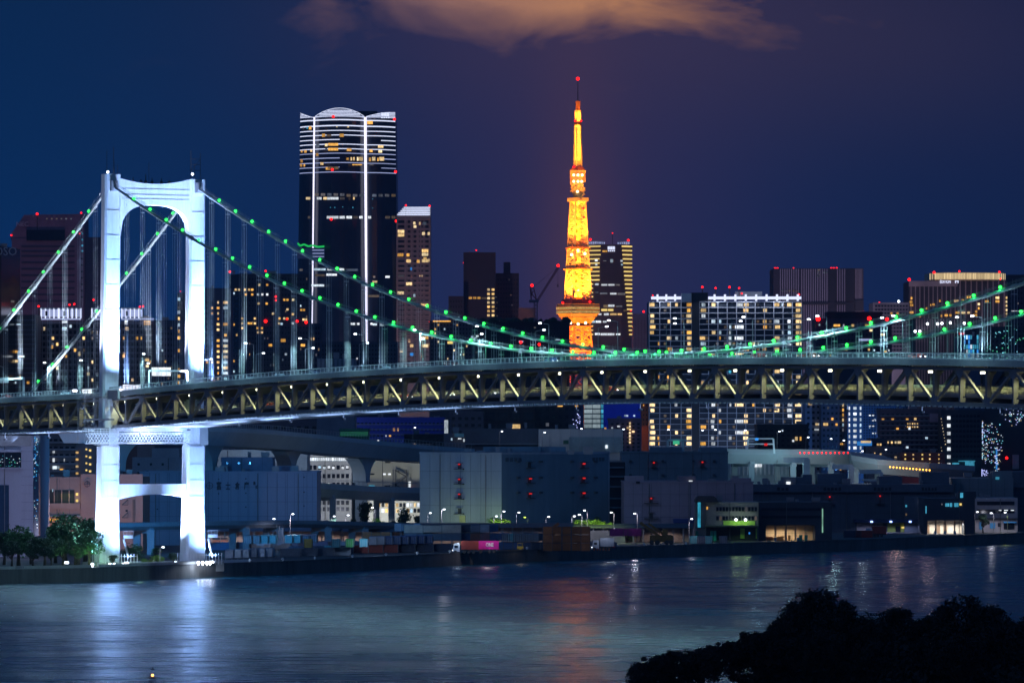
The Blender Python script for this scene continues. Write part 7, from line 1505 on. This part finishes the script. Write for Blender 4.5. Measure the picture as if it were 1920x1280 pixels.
yl = [(519, 973, 1790, 900, 'dim lamp in front of the blue warehouse'), (544, 964, 1780, 1400, 'violet lamp beside the dim one before the blue warehouse'), (622, 968, 1960, 600, 'lamp left of the small quay trees'), (648, 966, 1960, 500, 'lamp among the small quay trees'), (703, 952, 1960, 800, 'lamp above the green lit tree'), (828, 955, 1900, 4200, 'brightest starry lamp on the plain warehouse wall'), (802, 962, 1915, 500, 'small lamp at the left corner of the plain warehouse'), (926, 968, 1890, 500, 'double lamp above the lime bush'), (940, 959, 1895, 1600, 'lamp at the corner of the plain warehouse'), (968, 961, 1890, 500, 'slim lamp right of the warehouse corner'), (989, 970, 1900, 300, 'yellow green lamp on the terrace wall'), (1024, 969, 1900, 400, 'small white lamp at mid terrace'), (1072, 968, 1890, 900, 'bright lamp at the left of the lime hedge'), (1091, 965, 1890, 500, 'blue white lamp over the lime hedge'), (1101, 957, 1890, 500, 'tall lamp rising from the lime hedge'), (1151, 961, 1895, 1500, 'violet lamp left of the mauve warehouse'), (1195, 963, 1880, 1600, 'lamp standing before the mauve warehouse wall'), (1292, 973, 1880, 500, 'lamp before the blue fascia'), (1863, 962, 2078, 900, 'lamp in front of the small white office'), (1889, 961, 2078, 300, 'dimmer lamp right of the office lamp'), (1828, 960, 2078, 100, 'thin lamp at the left of the small white office'), (184, 1003, 1565, 0, 'unlit lamp post at the foot of the near bridge leg'), (300, 1026, 1580, 200, 'small white lamp between the bridge legs')]
for x, yh_, Y, pw, lb in yl: ylamp(x, yh_, Y, lb, 1 if x % 2 else -1, pw, (.85, .85, 1) if pw != 300 else (.7, 1, .2), m=DARKS if pw == 0 else (E_YGREEN if pw == 300 and x == 989 else None))
ylamp(86, 967, 1745, 'orange sodium lamp in front of the rosy warehouse', 1, 1500, (1, .5, .1), m=E_ORANGE)
for i, (x, yh_, Y) in enumerate(((596, 790, 2330), (937, 809, 2230), (1017, 811, 2230), (1086, 804, 2230), (1165, 805, 2230), (1249, 806, 2170), (1313, 807, 2175), (1337, 806, 2180), (1393, 807, 2170), (1457, 809, 2170), (1511, 820, 2190), (1554, 823, 2230), (1578, 826, 2230), (1613, 846, 2210), (1657, 843, 2290), (774, 802, 2300), (711, 840, 2290))):
    ylamp(x, yh_, Y, f'slim expressway lamp below the deck, {ORD[i]} of the far ones', -1, 0, group='far expressway lamps below the deck', z0=G)
for x, y, Y, pw, c_ in ((1480, 870, 2160, 2400, (.4, .85, 1)), (1560, 868, 2160, 3600, (.6, .95, 1)), (1420, 870, 2150, 2000, (.4, .8, 1)), (1620, 884, 2160, 4000, (.75, .95, 1)), (1680, 862, 2150, 1500, (1, .7, .6)), (1740, 866, 2150, 1200, (1, .7, .7)), (1450, 838, 2150, 500, (.8, .95, 1))): light('POINT', at(x, y, Y), pw * .8, c_, size=1, bare=True)
# roadside lit wall, gantry, amber marker lamps
s = Bld('sound_wall_building', 'pale ribbed service building glowing below the expressway deck', 'building', 1365, 1480, 868, 2200, 12, mat('service_teal', (.35, .45, .5), .7)); fins(s, 1366, 1478, 14, 869, 890, mat('rib_white', (.5, .56, .6), .7), w=.4)
for i in range(3): s.box('lit_sign', 1405 + i * 8, 1412 + i * 8, 867, 875, E_WHITE, 0, 2, .4)
s.finish()
T = thing('toll_canopy', 'white lit canopy frame under the expressway bend', 'canopy', at(1610, 890, 2150)); c_ = mat('canopy_white', (.6, .65, .65), .6)
obj('frame', B().bar(at(1652, 900, 2150), at(1652, 884, 2150), 1.4).bar(at(1612, 884, 2150), at(1652, 884, 2150), 1.6).bar(at(1616, 899, 2150), at(1652, 901, 2150), .8), c_, T)
T = thing('portal_pier', 'tall white inverted L pier holding the expressway', 'pier', at(1505, 890, 2155)); obj('column', B().bar(at(1512, 905, 2155), at(1512, 860, 2155), 2.6), c_, T); obj('beam', B().bar(at(1468, 862, 2155), at(1516, 862, 2155), 1.8, 2), c_, T)
T = thing('portal_pier', 'second white inverted L pier right of the taller one', 'pier', at(1585, 890, 2155)); obj('column', B().bar(at(1596, 905, 2155), at(1596, 874, 2155), 2.2), c_, T); obj('beam', B().bar(at(1560, 875, 2155), at(1599, 875, 2155), 1.6, 2), c_, T)
T = thing('sign_gantry', 'white road sign gantry standing on the expressway', 'gantry', at(1426, 850, 2165)); b = B().bar(at(1400, 850, 2165), at(1403, 822, 2165), .7).bar(at(1452, 850, 2165), at(1450, 822, 2165), .7).bar(at(1403, 822, 2165), at(1450, 822, 2165), .5).bar(at(1403, 832, 2165), at(1450, 832, 2165), .5); obj('frame', b, WHITE, T); obj('sign_panel', B().bar(at(1416, 823, 2163), at(1422, 823, 2163), .3, 1), E_BLUE, T); obj('sign_panel', B().bar(at(1433, 833, 2163), at(1439, 833, 2163), .3, 1), E_REDD, T)
T = thing('sign_gantry', 'small gantry with green direction sign at the left of the expressway', 'gantry', at(1270, 838, 2165)); obj('frame', B().bar(at(1252, 850, 2165), at(1252, 825, 2165), .8).bar(at(1281, 850, 2165), at(1281, 825, 2165), .8).bar(at(1252, 825, 2165), at(1287, 825, 2165), .8), WHITE, T); obj('sign_panel', B().box(*[q for a in zip(at(1262, 833, 2163), at(1274, 826, 2163.4)) for q in a]), E_GRN, T)
for x0, x1, y0, y1, n_, nm in ((1669, 1743, 875, 881, 13, 'amber'), (1500, 1590, 848.5, 848.5, 12, 'red')):
    for i in range(n_):
        t_ = i / (n_ - 1); single('marker_lamp', B().ball(at(x0 + (x1 - x0) * t_, y0 + (y1 - y0) * t_, 2168), .32).bar(at(x0 + (x1 - x0) * t_, y0 + (y1 - y0) * t_, 2168), at(x0 + (x1 - x0) * t_, y0 + (y1 - y0) * t_ + 2, 2170), .1), E_ORANGE if nm == 'amber' else E_RED, at(x0 + (x1 - x0) * t_, y0, 2168), f'{ORD[i]} small {nm} marker lamp from the left on the expressway parapet', 'marker lamp', f'{nm} marker lamps on the expressway')
T = thing('sign_gantry', 'white gantry with lit sign on the far side of the bridge deck between the legs', 'gantry', bp(14, WD, zr(14)))
obj('frame', B().bar(bp(20, 2, zr(20)), bp(20, 2, zr(20) + 5.4), .4).bar(bp(20, 14, zr(20)), bp(20, 14, zr(20) + 5.4), .4).bar(bp(20, 2, zr(20) + 5.4), bp(20, 14, zr(20) + 5.4), .5), WHITE, T); obj('sign_panel', B().bar(bp(19.6, 3, zr(20) + 5.2), bp(19.6, 9, zr(20) + 5.2), .2, 2.4), E_WHITE, T)
T = thing('sign_gantry', 'white road gantry over the deck at the far left', 'gantry', bp(-66, 8, zr(-66)))
obj('frame', B().bar(bp(-66, 4, zr(-66)), bp(-66, 4, zr(-66) + 6), .6).bar(bp(-90, 4, zr(-90) + 6), bp(-66, 4, zr(-66) + 6), .6), WHITE, T); obj('sign_panel', B().bar(bp(-84, 3.8, zr(-84) + 5.8), bp(-76, 3.8, zr(-76) + 5.8), .2, 1.6), GREYS, T)
# vehicles on the bridge
def car(label, u, v, z, m_, big=False, rear=True):
    L, Hh = (9, 3.2) if big else (4.4, 1.4); T = thing('truck' if big else 'car', label, 'truck' if big else 'car', bp(u, v, z), 'vehicles on the bridge')
    pf = [(0, .35), (L, .35), (L, Hh * .62), (L - .5, Hh * .66), (L - 1.2, Hh), (1.3, Hh), (.5, Hh * .66), (0, Hh * .6)] if not big else [(0, .5), (L, .5), (L, 2.0), (L - .3, 2.7), (L - 1.8, 2.7), (L - 1.9, Hh), (0, Hh)]
    obj('body', B().prism([bp(u + a, v, z + q) for a, q in pf], DV * 1.8), m_, T); obj('side_window', B().prism([bp(u + a, v - .03, z + q) for a, q in ([(1.4, .95), (L - 1.3, .95), (L - 1.6, 1.28), (1.6, 1.28)] if not big else [(L - 1.6, 1.6), (L - .5, 1.6), (L - .6, 2.5), (L - 1.6, 2.5)])], DV * .02), GLASS, T)
    for a in (.8, L - .9):
        for d_ in (0, 1.6): obj('wheel', B().tube(bp(u + a, v + d_, z + .34), bp(u + a, v + d_ + .2, z + .34), .34 if not big else .5, n=10), DARKS, T)
    for d_ in (.2, 1.5): obj('tail_lamp', B().bar(bp(u - .03, v + d_ - .15, z + .8), bp(u - .03, v + d_ + .15, z + .8), .08, .18), E_RED, T); obj('headlight', B().bar(bp(u + L + .03, v + d_ - .12, z + .7), bp(u + L + .03, v + d_ + .12, z + .7), .08, .16), E_LAMP, T)
for i, (u, c_, bg) in enumerate(((52, 'red', 1), (74, 'grey', 0), (92, 'white', 1), (112, 'navy', 0), (150, 'white', 1), (186, 'red', 0), (235, 'blue', 1), (330, 'red', 1), (352, 'rust', 0), (395, 'red', 1), (-40, 'white', 1), (-80, 'red', 1))):
    car(f'{c_} car on the upper deck, {ORD[i]} of the traffic there', u, 3.2, zr(u), CM[c_], False)
for i, u in enumerate((40, 62, 86, 108, 128, 160, 182, 205, 262, 300)):
    car(f'small car on the lower deck, {ORD[i]} from the tower', u, 4.2, zr(u) - 7.55, CM[('white', 'grey', 'red')[i % 3]])
# quay bollards and railings
bt = B().tube((0, 0, 0), (0, 0, .55), .22, .2, 8).ball((0, 0, .62), .3, 8, 4).bar((-.5, 0, .5), (.5, 0, .5), .16); first = None
for i, x in enumerate((468, 530, 590, 661, 724, 782, 843, 902, 931, 988, 1045, 1101, 1156, 1208, 1286)):
    X = xx(x, 1700); Y = shore_y(xx(x, 1700))
    for _ in range(4): X = xx(x, Y + 1.2); Y = shore_y(X)
    if first is None: o = first = bpy.data.objects.new('bollard', bt.mesh('bollard', mat('bollard_white', (.8, .8, .8), .4))); COL.objects.link(o)
    else: o = first.copy(); COL.objects.link(o)
    o.location = (X, Y + 1.2, G + .3); tag(o, f'{ORD[i]} small white bollard from the left along the quay edge', 'bollard', 'bollards along the quay edge')
def fence(label, x0, x1, back, h, m_, step=1.6, plate=False):
    T = thing('railing_fence', label, 'fence', (xx(x0, 1580), 1580, G)); b = B(); pl = B(); X = xx(x0, 1580); X1 = xx(x1, 1620); pr_ = None
    while X < X1:
        p_ = Vector((X, shore_y(X) + back, G)); b.bar(p_, p_ + Vector((0, 0, h)), .08)
        if pr_ is not None:
            for q in (h, h * .55): b.bar(pr_ + Vector((0, 0, q)), p_ + Vector((0, 0, q)), .06)
            if plate: pl.bar(pr_ + Vector((0, 0, .5)), p_ + Vector((0, 0, .5)), .1, 1.0)
        pr_ = p_; X += step
    obj('rails', b, m_, T)
    if plate: obj('panel', pl, WHITE, T)
fence('white post and rail fence along the water between the bridge legs', 205, 375, 3, 1.2, STEEL); fence('white panelled fence right of the far bridge leg', 382, 470, 6, 1.3, WHITE, plate=True)
for v0, nmx in ((0, 'near'), (WD, 'far')):
    T = thing('palisade', f'tall white palisade round the foot of the {nmx} bridge leg', 'fence', bp(4, v0, G)); b = B()
    for i in range(11): p_ = bp(6.6, v0 - 5 + i, G); b.bar(p_, p_ + Vector((0, 0, 3.2)), .16); 
    for z in (.5, 2.6): b.bar(bp(6.6, v0 - 5, G + z), bp(6.6, v0 + 5, G + z), .1)
    for i in range(8): p_ = bp(-4 + i * 1.3, v0 - 5, G); b.bar(p_, p_ + Vector((0, 0, 3.2)), .16)
    obj('pales', b, WHITE, T)
    s_ = B(); s_.bar(bp(2, v0 + 3.0, G + 7.5), bp(-2, v0 + 6.5, G + 2), .3, 1.0); s_.bar(bp(2, v0 + 3, G + 8), bp(2, v0 + 6, G + 8), .2, .9)
    for i in range(4): s_.bar(bp(2, v0 + 3 + i, G + 8), bp(2, v0 + 3 + i, G + 9.6), .08)
    s_.bar(bp(2, v0 + 3, G + 9.6), bp(2, v0 + 6, G + 9.6), .08); obj('access_stair', s_, STEEL, T)
for i, (x, y) in enumerate(((173, 1056), (206, 1057), (214, 1057), (231, 1057), (329, 1053), (372, 1053), (380, 1053), (388, 1053), (394, 1053))):
    Y = 1566 + (x > 300) * 22; single('ground_floodlight', B().ball((xx(x, Y), Y, G + .7), .42).bar((xx(x, Y), Y, G), (xx(x, Y), Y, G + .6), .3), emi('ground_flood', (.8, .86, 1), 14, sample=False), (xx(x, Y), Y, G), f'{ORD[i]} dazzling ground floodlight from the left at the bridge foot', 'floodlight', 'ground floodlights at the bridge foot')
    light('POINT', (xx(x, Y), Y - 1.2, G + 1.6), 700, (.6, .75, 1), size=.4)
T = thing('promenade_wall', 'low pale retaining step along the promenade left of the bridge legs', 'wall', (xx(80, 1560), 1560, G)); b = B()
for a, c in ((-200, -60), (-60, 60), (60, 190), (190, 395)): xa_, xb_ = xx(a, 1560), xx(c, 1585); b.bar((xa_, shore_y(xa_) + 1.6, G + .55), (xb_, shore_y(xb_) + 1.6, G + .55), .5, 1.1)
obj('wall', b, CONC, T)
# ---------------------------------------------------------------- night haze over the whole city
hz = B().box(-2600, 2600, -60, 6200, -1.2, 420)
hm = bpy.data.materials.new('haze'); hm.use_nodes = True; hn = hm.node_tree; hn.nodes.clear()
pv = nd(hn, 'ShaderNodeVolumePrincipled'); pv.inputs['Color'].default_value = (.55, .75, 1, 1); pv.inputs['Density'].default_value = 3e-5; pv.inputs['Anisotropy'].default_value = .35
ho = nd(hn, 'ShaderNodeOutputMaterial'); hn.links.new(pv.outputs[0], ho.inputs['Volume'])
tag(obj('haze', hz, hm), kind='stuff')
